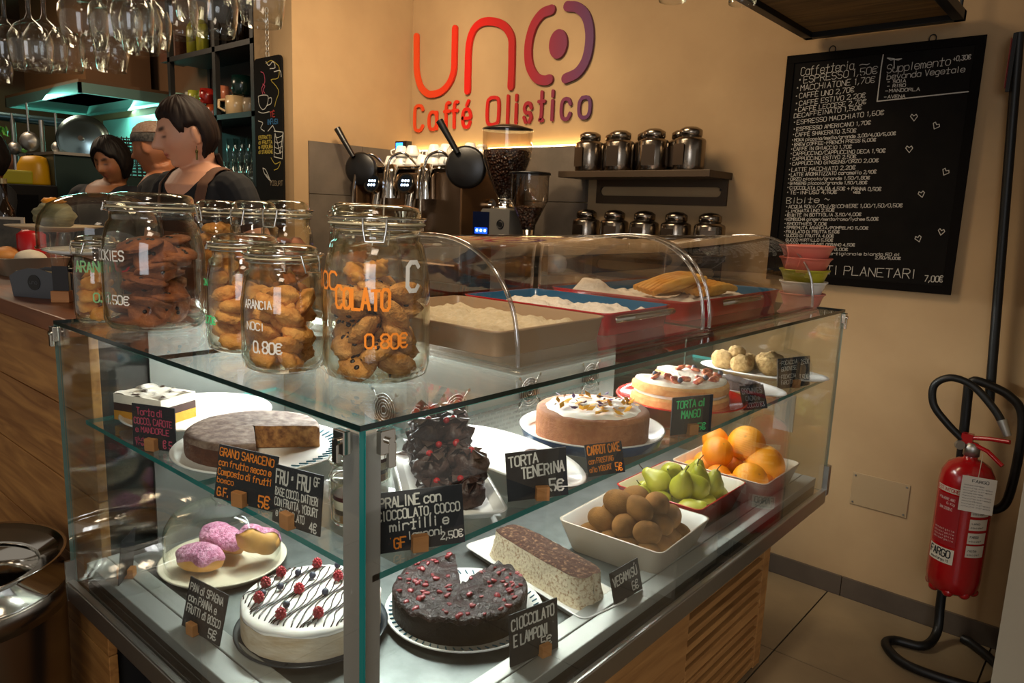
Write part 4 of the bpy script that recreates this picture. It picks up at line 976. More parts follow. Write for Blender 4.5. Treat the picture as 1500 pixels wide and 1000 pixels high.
d_.obj('rim_dashes', mat('teal_glaze', '#1d6076'), [q for q in bpy.data.objects if q.get('label', '').startswith('white round plate with blue rim')][0])
# cocoa loaf
dish('loaf_tray', -1.025, 1.345, ZD, .45, .155, .020, -.17, M_CER, M_CER, 'long narrow white tray under the cocoa dusted loaf', 'tray', .014)
M_TIR = mat('loaf_cream_side', '#f2e2c2', .8, col2='#a8764a', scale=150, ramp=(.48, .70), detail=6, bump=.4, bscale=150); M_COC = mat('cocoa_dust', '#3c2014', .95, col2='#b48a66', scale=90, ramp=(.52, .80), detail=9, bump=.3, bscale=150)
mb = MB()
def lf(u, v):
    a, b = .178, .050; th = 2*math.pi*u; n_ = 5; c_, s_ = math.cos(th), math.sin(th); k = (abs(c_)**n_+abs(s_)**n_)**(-1/n_); w = 1-.10*v
    return (a*k*c_*w+.003*nz(u*30, v*4, 0, 1, 3), b*k*s_*w+.002*nz(u*30, v*4, 5, 1, 3), .072*v)
mb.grid(lf, 80, 8, 0)
mb.grid(lambda u, v: (lambda p: (p[0]*v, p[1]*v, .072+.005*(1-v**5)+.0015*nz(p[0]*v, p[1]*v, 0, 60, 4)))(lf(u, 1)), 80, 14, 1)
o = mb.obj('tiramisu_loaf', [M_TIR, M_COC]); o.location = (-1.015, 1.343, ZD+.0075); o.rotation_euler = (0, 0, -.17); tag(o, 'long cream loaf dusted with cocoa on the narrow tray', 'cake')
# fruit dishes
WOUT = mat('stoneware_outside', '#b4a492', .35, coat=.2)
dish('fruit_dish', -.947, 1.649, ZD, .31, .30, .088, .05, WOUT, M_CER, 'square white ceramic dish full of kiwis', 'dish', .03)
dish('fruit_dish', -.985, 1.985, ZD, .285, .325, .088, .0, mat('red_glaze', '#b01a1e', .2, coat=.4), M_CREAM, 'square dish with red outside full of green pears', 'dish', .03)
dish('fruit_dish', -.955, 2.312, ZD, .33, .31, .088, .0, WOUT, M_CREAM, 'square greige ceramic dish full of oranges', 'dish', .03)
M_KIW = mat('kiwi_skin', '#5c3c1a', .85, col2='#8a5e2e', scale=14, bump=.35, bscale=260, spec=.15); M_KTIP = mat('kiwi_tip', '#3a2614', .9)
kmb = MB(); kmb.blob((0, 0, 0), (.044, .034, .033), 22, 14, 0, lambda d: 1+.03*nz(d[0], d[1], d[2], 2, 3)); kmb.blob((.036, 0, 0), (.003, .006, .006), 8, 5, 1)
kme = kmb.mesh('kiwi', [M_KIW, M_KTIP]); rnd = random.Random(12)
KP = [(-.10, -.10, 0), (-.03, -.10, 0), (.04, -.105, 0), (.105, -.09, 0), (-.10, -.035, 0), (.105, -.02, 0), (.10, .05, 0), (.04, .10, 0), (-.03, .10, 0), (-.10, .09, 0), (.10, .11, 0), (-.03, -.03, 0), (.04, -.03, 0), (.03, .04, 0), (-.09, .03, 0),
      (-.065, -.07, .045), (.01, -.07, .048), (.075, -.06, .045), (.07, .01, .045), (.065, .08, .045), (0, .07, .046), (-.065, .05, .045), (-.065, -.01, .046), (.01, 0, .052), (.03, -.035, .088), (.045, .035, .086), (-.03, -.04, .088), (-.02, .03, .088)]
for i, (u, v, w) in enumerate(KP):
    o = bpy.data.objects.new('kiwi', kme); COL.objects.link(o); s_ = rnd.uniform(.95, 1.1); o.location = (-.947+u*(.80 if w == 0 else .95), 1.649+v*(.80 if w == 0 else .95), ZD+.040+w*1.05); o.rotation_euler = (rnd.uniform(-.4, .4), rnd.uniform(-.5, .5), rnd.uniform(0, 6.28)); o.scale = (s_, s_, s_)
    tag(o, 'brown fuzzy kiwi heaped in the square white dish', 'kiwi', 'kiwis in the white dish')
M_PEAR = mat('pear_skin', '#8a8a1c', .42, col2='#a8a030', scale=6, sss=.05, bump=.08, bscale=120); M_STEM = mat('fruit_stem', '#3a2614', .8)
pmb = MB().lathe([(0, -.038), (.018, -.037), (.033, -.024), (.038, -.006), (.034, .012), (.023, .030), (.0165, .044), (.012, .053), (0, .057)], 26, wob=lambda a: .02*math.sin(2*a)); pme = pmb.mesh('pear', [M_PEAR])
stm = MB().tube([(0, 0, .054), (.002, 0, .066), (.007, .001, .080)], .0018, 6).mesh('stem', [M_STEM])
rnd = random.Random(3)
for i, (u, v, w, rx, ry) in enumerate(((-.09, -.11, 0, 1.2, .3), (-.09, -.03, 0, .9, -.6), (-.09, .06, 0, -1.2, 0), (-.02, -.10, 0, 1.5, .8), (.0, -.02, 0, 1.2, 0), (-.01, .075, 0, 1, 1), (.08, -.09, .0, -.5, .9), (.085, -.01, 0, .2, -.9), (.08, .09, 0, .3, .2),
                                        (-.05, -.07, .052, .5, -.9), (.03, -.06, .055, .35, .1), (-.05, .02, .055, 1.0, .4), (.045, .03, .052, .25, -.15), (-.0, .09, .050, .2, .3), (.075, .06, .040, .2, .25), (.06, -.02, .05, .6, -.5))):
    t = thing('pear', 'green pear heaped in the red dish', 'pear', (-.985+u*.95, 1.985+v*.95, ZD+.046+w), 0, 'pears in the red dish'); t.rotation_euler = (rx, ry, rnd.uniform(-.5, .5))
    for nm, me in (('flesh', pme), ('stem', stm)): o = bpy.data.objects.new(nm, me); COL.objects.link(o); o.parent = t
M_ORA = mat('orange_skin', '#e67e02', .4, col2='#ee9008', scale=5, bump=.3, bscale=300, sss=.06); M_NAV = mat('orange_navel', '#b8843c', .8)
M_GRA = mat('grapefruit_skin', '#ec9404', .4, col2='#f2a616', scale=5, bump=.3, bscale=300, sss=.06)
def citrus(x, y, z, r, m_, label, rx, ry, grp='oranges in the greige dish'):
    mb = MB(); mb.blob((0, 0, 0), (r, r, r*.94), 30, 20, 0, lambda d: 1-.05*math.exp(-((d[0]**2+d[1]**2))*60)*(1 if d[2] > 0 else .5))
    for k in range(6):
        a = k*math.pi/3; mb.tube([(0, 0, r*.895), (r*.07*math.cos(a), r*.07*math.sin(a), r*.905)], r*.014, 5, 1)
    o = mb.obj('orange', [m_, M_NAV]); o.location = (x, y, z); o.rotation_euler = (rx, ry, 0); tag(o, label, 'orange', grp)
B_ = 'orange heaped in the greige dish'
OC = (-.955, 2.312)
for (u, v, w, r, m_, lb) in ((.068, .066, .062, .073, M_GRA, 'largest orange fruit resting at the open corner of the greige dish'), (.078, -.065, .048, .058, M_GRA, B_), (-.015, -.10, .042, .043, M_ORA, B_), (-.105, -.105, .040, .040, M_ORA, B_), (-.02, .02, .045, .045, M_ORA, B_),
                              (-.105, .09, .045, .048, M_ORA, B_), (-.02, .11, .045, .044, M_ORA, B_), (-.105, -.01, .045, .043, M_ORA, B_), (.04, -.115, .038, .034, M_ORA, B_),
                              (.005, .060, .125, .064, M_GRA, B_), (-.045, -.055, .112, .052, M_ORA, B_), (-.10, .04, .12, .045, M_ORA, B_), (.105, .0, .03, .03, M_ORA, B_)):
    citrus(OC[0]+u, OC[1]+v, ZD+.010+w, r, m_, lb, random.uniform(.3, 1.0), random.uniform(.1, .9), 'oranges in the greige dish' if lb == B_ else None) if lb == B_ else citrus(OC[0]+u, OC[1]+v, ZD+.012+w, r, m_, lb, -.15, .75, 'oranges in the greige dish')
# ------------------------------------------------------------------ waste bin
bn = thing('waste_bin', 'round polished steel waste bin with wide funnel top before the counter', 'bin', (-2.03, .395, 0)); bn.scale = (1, 1, .81)
MB().lathe([(0, .0), (.19, 0), (.20, .01), (.205, .70)], 56).obj('bin_body', mat('bin_steel', '#8d8379', .28, 1, bump=.02, bscale=50, stretch=(1, 1, 14)), bn)
MB().lathe([(.205, .70), (.215, .702), (.215, .765), (.210, .77)], 56).obj('bin_band', mat('bin_steel', '#8d8379'), bn)
MB().lathe([(.213, .772), (.212, .776), (.150, .815), (.155, .83), (.210, .858), (.213, .864), (.205, .860), (.14, .80), (.13, .76), (.125, .70)], 56).obj('funnel_top', M_CHROME, bn)
# ------------------------------------------------------------------ counter clutter
ZC = 1.2795
tr_ = thing('bun_tray', 'rectangular pale steel tray of buns at the end of the wooden counter', 'tray', (-3.12, .86, ZC)); tr_.rotation_euler = (0, 0, 0)
dd = dish('tray_body', 0, 0, 0, .42, .22, .062, 0, mat('pale_steel', '#b8ab92', .35, .6), mat('pale_steel', '#b8ab92'), 'x', 'x', .02); dd.parent = tr_; del dd['label']; del dd['category']
for (u, v, m_, l_) in ((-.12, .0, mat('bun_crust', '#a8682c', .6, col2='#c08440', scale=20), 'brown bun in the steel tray, far end'), (-.02, -.04, mat('bun_crust', '#a8682c'), 'brown bun in the middle of the steel tray'), (.10, .01, mat('pale_bun', '#d8cdb8', .6), 'pale floury bun in the steel tray')):
    o = MB().blob((0, 0, 0), (.058, .050, .032), 18, 12, 0, lambda d: 1+.06*nz(d[0], d[1], d[2], 2, 5)).obj('bun', m_); o.location = (-3.12+u, .86+v, ZC+.052); tag(o, l_, 'bread')
# holder with round emblem
hb = thing('napkin_holder', 'grey boat-shaped holder with a dark round emblem on the wooden counter', 'holder', (-2.30, .69, ZC)); hb.rotation_euler = (0, 0, .45)
HG = mat('holder_grey', '#4c4e52', .45)
prf = [(-.075, 0), (.075, 0), (.085, .055), (.06, .070), (.02, .080), (-.02, .080), (-.06, .070), (-.085, .055)]
for yy in (-.03, .027):
    mb = MB(); mb.poly(prf, 0, .003, M=rot(math.pi/2, 0, 0, (0, yy+.003, 0))); mb.obj('side_board', HG, hb)
MB().box((-.074, -.027, 0), (.074, .027, .004)).obj('bottom_board', HG, hb)
mb = MB(); mb.cyl(.021, 0, .0015, 24, M=rot(math.pi/2, 0, 0, (0, -.030, .042))); em = mb.obj('emblem', M_BLACK, hb)
mb = MB(); write(mb, 'uno', -.014, .038, .011, width=.028, y=-.0322, w=.0012); mb.obj('emblem_lettering', HG, hb)
mb = MB(); mb.box((-.07, -.022, .004), (.07, .022, .070)); mb.obj('napkins', mat('napkin_cream', '#c8b890', .8), hb)
# card in block on the counter
cb = thing('counter_card', 'small dark card upright in a wooden block at the counter edge', 'card holder', (-2.165, .690, ZC), .9)
MB().box((-.022, -.015, 0), (.022, .015, .030)).obj('wooden_block', M_BLOCK, cb, bevel=.001); MB().box((-.020, -.002, .024), (.018, .001, .095)).obj('card', mat('dark_card', '#1c1614', .6), cb)
# red labelled canister
rc = thing('labelled_glass', 'glass beaker with dark band and red round label by the narrow jar', 'glass', (-2.06, .79, ZC))
MB().lathe([(0, 0), (.048, 0), (.050, .01), (.052, .175), (.049, .175), (.046, .01), (0, .006)], 32).obj('glass_body', M_JAR, rc)
MB().lathe([(.053, .03), (.0535, .155)], 32).obj('dark_band', mat('band_grey', '#3c3a3a', .6), rc)
fa = face(-2.06, .79)+.25
mb = MB(); mb.add([(.0545*math.cos(fa+.021*math.cos(k*math.pi/8)/.0545), .0545*math.sin(fa+.021*math.cos(k*math.pi/8)/.0545), .11+.024*math.sin(k*math.pi/8)) for k in range(16)], [tuple(range(16))]); mb.obj('red_label', mat('label_red', '#b81822', .5), rc)
# glass cloche with cake stand on the counter
cl = thing('glass_cloche', 'big clear cloche over a white stand behind the widest jar', 'cloche', (-2.25, .83, ZC))
MB().lathe([(0, .0), (.06, 0), (.055, .01), (.02, .03), (.02, .10), (.06, .115), (.13, .122), (.15, .130), (.147, .134), (.12, .128), (0, .126)], 44).obj('stand', M_CER, cl)
MB().lathe([(.160, .136), (.160, .19), (.152, .225), (.13, .256), (.095, .276), (.05, .287), (0, .290)], 48).obj('glass_dome', M_JAR, cl)
MB().lathe([(.158, .134), (.164, .134), (.164, .140), (.158, .140)], 48).obj('dome_rim', M_JAR, cl)
# sandwich on a raised plate
sd = thing('footed_plate', 'pale plate on a glass foot at the back of the wooden counter', 'plate', (-2.75, .87, ZC))
MB().lathe([(0, 0), (.05, 0), (.02, .01), (.018, .15), (.03, .16), (0, .16)], 24).obj('foot', M_GLASS, sd); MB().lathe([(0, .160), (.05, .160), (.14, .177), (.142, .181), (.05, .166), (0, .166)], 36).obj('plate_top', mat('pale_plate', '#c8b08a', .4), sd)
sw = thing('wrap_roll', 'rolled green-grey wrap with orange filling on the footed plate', 'wrap', (-2.75, .87, ZC+.167))
MB().blob((0, 0, .045), (.085, .06, .046), 22, 14, 0, lambda d: 1+.07*math.sin(d[2]*9+d[0]*3)).obj('wrap', mat('wrap_skin', '#5c5a40', .6, col2='#86805c', scale=18, stretch=(1, 1, 4)), sw)
MB().blob((0, 0, .09), (.045, .035, .014), 14, 9, 0, lambda d: 1+.3*nz(d[0], d[1], d[2], 4, 8)).obj('filling', mat('orange_filling', '#d88a20', .5), sw)
# bottles, card and red tin at the frame's end
def bottle(x, y, z, h, r, m_, label, grp=None, label_m=None):
    t = thing('bottle', label, 'bottle', (x, y, z), 0, grp)
    MB().lathe([(0, 0), (r, 0), (r, h*.58), (r*.85, h*.66), (r*.38, h*.76), (r*.34, h*.95), (r*.38, h*.955), (r*.38, h)], 20).obj('bottle_body', m_, t)
    MB().cyl(r*.40, h*.96, h*1.02, 14).obj('cap', mat('cap_grey', '#8a7a58', .4, .6), t)
    if label_m: MB().lathe([(r*1.01, h*.15), (r*1.01, h*.48)], 20).obj('paper_label', label_m, t)
    return t
M_DKG = mat('dark_bottle', '#1a1008', .08, coat=.5)
p = far(6, 292, 2.9); bottle(p[0], p[1], ZC, .33, .036, M_DKG, 'dark sauce bottle with pale label at the far end of the counter', None, mat('label_cream', '#b8a88a', .7))
ph = thing('framed_photo', 'small white-framed photo leaning on the far counter', 'photo', (p[0]+.10, p[1]-.02, ZC), .75)
MB().box((-.06, 0, .05), (.06, .008, .19)).obj('frame', mat('photo_frame', '#b0a490', .5), ph); MB().box((-.048, -.002, .06), (.048, .0, .18)).obj('picture', mat('photo_dark', '#2c2822', .4, col2='#4a4438', scale=20), ph)
p = far(0, 345, 2.7); o = MB().lathe([(0, 0), (.045, 0), (.048, .01), (.048, .13), (.03, .145), (0, .15)], 24).obj('tin', mat('tin_red', '#a8141a', .3)); o.location = (p[0], p[1]+.1, ZC); tag(o, 'bright red tin at the end of the wooden counter', 'tin')
p = far(54, 345, 2.75); t = thing('carafe', 'narrow clear carafe on the wooden counter behind the bun tray', 'carafe', (p[0], p[1]+.09, ZC)); MB().lathe([(0, 0), (.045, 0), (.047, .02), (.028, .10), (.022, .14), (.03, .165), (.027, .165), (.019, .14), (.024, .10), (.043, .02), (0, .006)], 26).obj('carafe_body', M_JAR, t)
# ------------------------------------------------------------------ back counter, espresso machine and grinders
bk = thing('back_counter', 'dark wooden back counter carrying the espresso machine and grinders', 'counter')
MB().box((-3.56, 2.50, 1.03), (-1.95, 3.12, 1.07)).obj('worktop', M_DARKW, bk, bevel=.003); MB().box((-3.56, 2.53, 0), (-1.97, 3.12, 1.03)).obj('carcass', M_DARKW, bk)
for k in range(4): MB().box((-3.54+.395*k, 2.512, .1), (-3.16+.395*k, 2.53, 1.01)).obj('cabinet_door', M_DARKW, bk, bevel=.002)
em = thing('espresso_machine', 'two-group espresso machine in dark steel with black lever wheels', 'coffee machine', (-2.98, 2.83, 1.191))
MB().box((-.38, -.22, -.1195), (.38, .26, -.001)).obj('base_drawer', M_BLACK, em, bevel=.004)
EM = mat('machine_dark', '#7a6450', .28, .9); EMS = mat('machine_side', '#8d6c4c', .3, .9)
mb = MB(); mb.box((-.44, -.12, .02), (.38, .28, .56)); mb.box((-.44, -.24, .0), (.38, -.12, .10)); mb.obj('machine_body', EM, em, bevel=.01)
mb = MB(); mb.box((.38, -.22, .04), (.392, .22, .60)); mb.obj('side_panel', EMS, em, bevel=.006)
mb = MB(); mb.box((-.452, -.22, .04), (-.44, .22, .60)); mb.obj('side_panel', EMS, em, bevel=.006)
mb = MB(); mb.cyl(.030, 0, .022, 20, M=rot(0, math.pi/2, 0, (.392, -.02, .40))); mb.cyl(.018, .022, .034, 20, M=rot(0, math.pi/2, 0, (.392, -.02, .40))); mb.obj('side_knob', M_CHROME, em)
MB().box((-.45, -.13, .575), (.39, .27, .595)).obj('cup_rail', M_CHROME, em, bevel=.004)
MB().box((.392, .10, -.119), (.42, .16, .58)).obj('side_post', M_BLACK, em)
DISP = mat('touch_display', '#0a1018', .2)
for gx in (-.34, -.06):
    M_ = rot(math.radians(72), 0, .25, (gx, -.19, .50))
    mb = MB(); mb.cyl(.055, -.03, .0, 28, M=M_ @ rot(math.pi/2*0, 0, 0)); g = mb.obj('group_dial', M_CHROME, em)
    mb = MB(); mb.cyl(.045, .0, .002, 28, M=M_); dd = mb.obj('dial_face', DISP, g)
    mb = MB()
    for i in range(3):
        for j in range(2): mb.cyl(.007, .002, .003, 10, M=M_, x=-.018+.018*i, y=-.012+.024*j)
    mb.obj('dial_light', mat('dial_glow', '#bcd8ff', .4, emit='#bcd8ff', es=4), g)
    mb = MB(); mb.cyl(.042, .30, .34, 24, x=gx, y=-.20); mb.cyl(.038, .26, .30, 24, x=gx, y=-.20); mb.cyl(.05, .34, .352, 24, x=gx, y=-.20); mb.tube([(gx, -.16, .36), (gx, -.14, .47)], .03, 12); mb.obj('group_head', M_CHROME, em)
    mb = MB(); mb.tube([(gx, -.21, .275), (gx, -.36, .265)], .014, 10); mb.obj('portafilter_handle', M_BLACK, em)
    mb = MB(); mb.lathe([(.05, .42), (.045, .56), (.03, .60), (.0, .60)], 20, M=rot(0, 0, 0, (gx+.13, -.16, 0))); mb.obj('boiler_cover', M_CHROME, em)
for wx in (-.44, -.17, .12):
    mb = MB(); mb.tube(smooth_path([(wx+.10, -.10, .60), (wx+.08, -.17, .655), (wx+.02, -.20, .64), (wx, -.22, .58), (wx+.01, -.25, .40), (wx+.03, -.27, .22)], 4), .0075, 8); mb.obj('steam_wand', M_CHROME, em)
for wx, sc in ((-.42, 1.0), (.40, 1.12)):
    M_ = rot(math.pi/2, 0, .5, (wx, -.20, .575))
    mb = MB(); mb.lathe([(0, -.02), (.085*sc, -.02), (.092*sc, -.01), (.092*sc, .012), (.08*sc, .02), (.02, .022), (0, .022)], 36, M=M_); mb.lathe([(.05*sc, -.10), (.055*sc, -.02)], 24, M=M_); h_ = mb.obj('lever_wheel', M_BLACK, em)
    mb = MB(); mb.tube([(wx-.02, -.24, .64), (wx-.06, -.27, .72), (wx-.10, -.29, .79)], [.014, .016, .019], 10); mb.obj('lever_handle', M_BLACK, em)
mb = MB(); mb.tube([(-.30, .0, .595), (-.30, .0, .68)], .006, 8); mb.box((-.345, -.02, .68), (-.25, .02, .74)); sc_ = mb.obj('display_mast', M_BLACK, em)
MB().box((-.337, -.0215, .689), (-.282, -.020, .731)).obj('blue_screen', mat('blue_glow', '#1a70ff', .3, emit='#2a90ff', es=3), sc_)
# cups on the machine
cupm = MB().lathe([(0, .0), (.022, 0), (.026, .005), (.040, .045), (.041, .058), (.038, .058), (.036, .045), (.022, .008), (0, .006)], 24); cupm.tube([(.038, 0, .048), (.056, 0, .045), (.058, 0, .028), (.036, 0, .018)], .004, 6)
cupm = cupm.mesh('coffee_cup', [M_CER]); rnd = random.Random(2); k = 0
for i in range(8):
    for j in range(3):
        for l in range(2 if (i+j) % 3 else 1):
            o = bpy.data.objects.new('coffee_cup', cupm); COL.objects.link(o); o.location = (-3.30+i*.088, 2.76+j*.088, 1.191+.596+(.058 if l == 0 else .058+.052)); o.rotation_euler = (math.pi, 0, rnd.uniform(0, 6)); tag(o, 'white cup turned upside down on the espresso machine', 'cup', 'white cups on the espresso machine')
# clear glass tumblers behind the cups
for i, (px_, d_) in enumerate(((667, 3.75), (684, 3.82), (706, 3.75))):
    p = far(px_, 225, d_); t = thing('stemware_bowl', 'clear round glass on the shelf by the lit wall', 'glass', (p[0], p[1], 1.80), 0, 'clear glasses by the lit wall'); MB().lathe([(0, 0), (.03, .0), (.045, .03), (.045, .06), (.03, .08), (0, .085)], 22).obj('glass_body', M_JAR, t)
# grinders
def grinder(x, y, big, label):
    t = thing('coffee_grinder', label, 'coffee grinder', (x, y, 1.071))
    if big:
        G_ = mat('grinder_grey', '#75716a', .4, .5)
        mb = MB(); mb.box((-.075, -.12, 0), (.075, .12, .03)); mb.box((-.06, -.03, .03), (.06, .11, .36)); mb.obj('grinder_stand', G_, t, bevel=.006)
        mb = MB(); mb.poly([(-.10, .36), (.115, .36), (.115, .50), (-.055, .50), (-.115, .43)], -.09, .10, M=rot(math.pi/2, 0, 0)); mb.obj('grinder_body', G_, t, bevel=.008)
        M_ = rot(0, 0, 0); sc_ = MB(); sc_.box((-.115, -.1025, .375), (-.01, -.1005, .485)); s2 = sc_.obj('screen', mat('grinder_screen', '#08102a', .15), t)
        mb = MB(); mb.box((-.10, -.1035, .382), (-.02, -.1026, .410)); mb.obj('screen_glow', mat('screen_blue', '#123cff', .3, emit='#1a48ff', es=1.6), s2)
        mb = MB()
        for k in range(3): mb.cyl(.007, 0, .0015, 10, M=rot(math.pi/2, 0, 0, (-.085+.026*k, -.1036, .397)))
        mb.obj('screen_icon', mat('icon_glow', '#9cc8ff', .3, emit='#9cc8ff', es=5), s2)
        mb = MB(); mb.tube([(.06+.020*math.cos(k*math.pi/10), -.101, .43+.020*math.sin(k*math.pi/10)) for k in range(20)], .003, 6, closed=True); mb.cyl(.012, 0, .006, 18, M=rot(math.pi/2, 0, 0, (.06, -.10, .43))); mb.obj('button', M_BLACK, t)
        MB().lathe([(0, .50), (.075, .50), (.075, .512), (.04, .515), (.04, .545), (.045, .55), (.0, .552)], 30).obj('collar', M_CHROME, t)
        MB().lathe([(.038, .548), (.055, .58), (.085, .65), (.112, .73), (.118, .79), (.118, .865)], 40).obj('hopper', glass('hopper_smoke', (.80, .74, .68), .05, .7, 3, .04, edge=(.3, .26, .22)), t)
        MB().lathe([(0, .553), (.034, .553), (.052, .585), (.081, .652), (.108, .732), (.112, .77), (.08, .778), (0, .775)], 36).obj('coffee_beans', mat('coffee_beans', '#1c0e0a', .35, col2='#3c2014', scale=70, bump=1, bscale=80, kind='voronoi'), t)['kind'] = 'stuff'
        MB().lathe([(0, .895), (.05, .89), (.12, .872), (.122, .864), (.0, .866)], 40).obj('hopper_lid', mat('lid_smoke', '#2a2018', .25), t)
    else:
        mb = MB(); mb.box((-.06, -.09, 0), (.06, .09, .36)); mb.obj('grinder_stand', M_BLACK, t, bevel=.01)
        MB().lathe([(0, .36), (.06, .36), (.06, .37), (.032, .375), (.032, .41), (0, .412)], 26).obj('collar', M_CHROME, t)
        MB().lathe([(.030, .405), (.033, .43), (.075, .52), (.088, .545), (.088, .66)], 34).obj('hopper', glass('hopper_smoke'), t)
        MB().lathe([(0, .413), (.028, .413), (.031, .432), (.068, .51), (.03, .52), (0, .518)], 28).obj('coffee_beans', mat('coffee_beans', '#1c0e0a'), t)['kind'] = 'stuff'
        MB().lathe([(0, .672), (.094, .668), (.096, .658), (0, .657)], 34).obj('hopper_lid', M_BLACK, t)
grinder(-2.36, 2.68, True, 'big grey coffee grinder with glowing blue screen and full bean hopper')
grinder(-2.165, 2.62, False, 'smaller black grinder with a low bean hopper')
# wooden drawer box with sugar bowl and cup
o = MB().box((-.16, -.09, 0), (.16, .09, .20)).obj('wooden_box', wood('box_wood', '#5c3820', '#7a4e2c', 0), bevel=.004); o.location = (-2.20, 2.93, 1.071); tag(o, 'plain wooden box on the back counter under the sugar bowl', 'box')
o = MB().lathe([(0, 0), (.045, 0), (.058, .02), (.060, .05), (.05, .075), (.02, .088), (0, .09)], 28).obj('sugar_bowl', M_CER); o.location = (-2.235, 2.93, 1.272); tag(o, 'round white lidded bowl on the wooden box', 'bowl')
o = MB().box((-.035, -.03, 0), (.035, .03, .15)).obj('carton', mat('carton_paper', '#b8a288', .8), bevel=.002); o.location = (-2.32, 2.95, 1.272); tag(o, 'pale paper carton standing on the wooden box', 'carton')
# ------------------------------------------------------------------ wall shelves with canisters
SH = mat('shelf_steel', '#4c3c2c', .5, .4)
def wall_shelf(z, label):
    t = thing('wall_shelf', label, 'shelf', (-1.84, 3.151, z)); mb = MB(); mb.box((-.40, -.225, -.030), (.40, 0, -.0)); mb.obj('shelf_board', SH, t, bevel=.002)
    m2_ = MB(); a, b, zt_, zb_ = -.315, .385, -.03, -.145; c0, c1 = -.27, .335; r_ = .022; zc = -.085
    outer = [(a, zt_), (b, zt_), (b, zb_+.01), (b-.01, zb_), (a+.01, zb_), (a, zb_+.01)]
    m2_.box((a, -.012, zb_), (c0-r_, 0, zt_)); m2_.box((c1+r_, -.012, zb_), (b, 0, zt_)); m2_.box((c0-r_, -.012, zc+r_), (c1+r_, 0, zt_)); m2_.box((c0-r_, -.012, zb_), (c1+r_, 0, zc-r_))
    for (cx_, s_) in ((c0, 1), (c1, -1)):
        for sg in (1, -1):
            pts = [(cx_-s_*r_, zc+sg*r_)]+[(cx_-s_*r_*math.cos(q*math.pi/12), zc+sg*r_*math.sin(q*math.pi/12)) for q in range(7)]
            if s_*sg < 0: pts = pts[::-1]
            n = len(pts); m2_.add([(p[0], -.012, p[1]) for p in pts]+[(p[0], 0, p[1]) for p in pts], [tuple(range(n)), tuple(range(n, 2*n))[::-1]]+[(i, n+i, n+(i+1) % n, (i+1) % n) for i in range(n)])
    m2_.obj('shelf_bracket', SH, t)
    for sx in (a+.03, b-.03):
        MB().cyl(.005, 0, .003, 8, M=rot(math.pi/2, 0, 0, (sx, -.012, -.075))).obj('screw', M_BLACK, t)
wall_shelf(1.765, 'upper brown wall shelf with a slotted backplate and steel canisters')
wall_shelf(1.40, 'lower brown wall shelf seen through the acrylic cover')
canm = MB(); canm.lathe([(0, 0), (.066, 0), (.068, .004), (.068, .125), (.064, .133), (.048, .140), (.046, .146)], 30)
canl = MB(); canl.lathe([(.044, .144), (.050, .146), (.050, .170), (.046, .174), (.03, .183), (0, .187)], 28)
canm = canm.mesh('canister_body', [M_DARKCHROME]); canl = canl.mesh('canister_lid', [M_DARKCHROME])
cfm = MB(); cfm.box((-.030, -.0695, .02), (.030, -.068, .11)); cfm = cfm.mesh('label_frame', [mat('frame_bronze', '#5a4c40', .35, .9)])
def canister(x, y, z, label, grp):
    t = thing('canister', label, 'canister', (x, y, z), random.uniform(-.4, .4), grp)
    for nm, me in (('canister_body', canm), ('canister_lid', canl), ('label_frame', cfm)): o = bpy.data.objects.new(nm, me); COL.objects.link(o); o.parent = t
for i, (x, l_) in enumerate(((-2.105, 'steel tea canister at the logo end of the upper shelf'), (-1.935, 'steel tea canister second from the logo on the upper shelf'), (-1.755, 'steel tea canister third from the logo on the upper shelf'), (-1.575, 'steel tea canister at the chalkboard end of the upper shelf'))): canister(x, 2.992, 1.766, l_, 'canisters on the upper shelf')
for i in range(3): canister(-2.02+.18*i, 3.083, 1.766, 'steel tea canister tucked behind the front ones on the upper shelf', 'rear canisters on the upper shelf')
for i in range(5): canister(-2.13+.165*i, 3.03, 1.401, 'steel tea canister on the lower shelf behind the acrylic cover', 'canisters on the lower shelf')
for i in range(4):
    t = thing('tumbler', 'small upside-down glass on the back counter under the canisters', 'glass', (-1.95+.075*i, 3.0, 1.071+.0), 0, 'upside-down glasses on the back counter'); MB().lathe([(.036, 0), (.038, .002), (.034, .08), (.026, .105), (0, .11)], 22).obj('glass_body', M_JAR, t)
MB().box((-1.96, 2.60, .9), (-1.45, 3.12, 1.07)).obj('side_cabinet', M_DARKW, bk)
# ------------------------------------------------------------------ menu chalkboard
bd = thing('menu_chalkboard', 'large black chalkboard with the handwritten coffee menu on the wall', 'chalkboard')
bx1, bx2, bz1, bz2, BY = -1.2322, -.5372, 2.2286, 1.3162, 3.132
MB().box((bx1, BY, bz2), (bx2, 3.148, bz1)).obj('board', mat('chalkboard_black', '#0e0c0b', .95, col2='#15120f', scale=6, spec=.15), bd)
fr = mat('board_frame', '#0d0a08', .9, spec=.1); fw = .028
for (a, b) in (((bx1-.004, bz1-fw), (bx2+.004, bz1+.003)), ((bx1-.004, bz2-.003), (bx2+.004, bz2+fw)), ((bx1-.004, bz2+fw), (bx1+fw, bz1-fw)), ((bx2-fw, bz2+fw), (bx2+.004, bz1-fw))):
    MB().box((a[0], BY-.006, a[1]), (b[0], BY+.002, b[1])).obj('frame_rail', fr, bd, bevel=.001)
for px_ in (1219, 1366):
    p = on(Y, 3.14, px_, 78 if px_ < 1300 else 60); MB().tube([(p[0]+.012*math.cos(q*math.pi/8), 3.140, bz1+.012+.014*math.sin(q*math.pi/8)) for q in range(16)], .002, 6, closed=True).obj('hanging_ring', M_BLACKM, bd)
txt = MB()
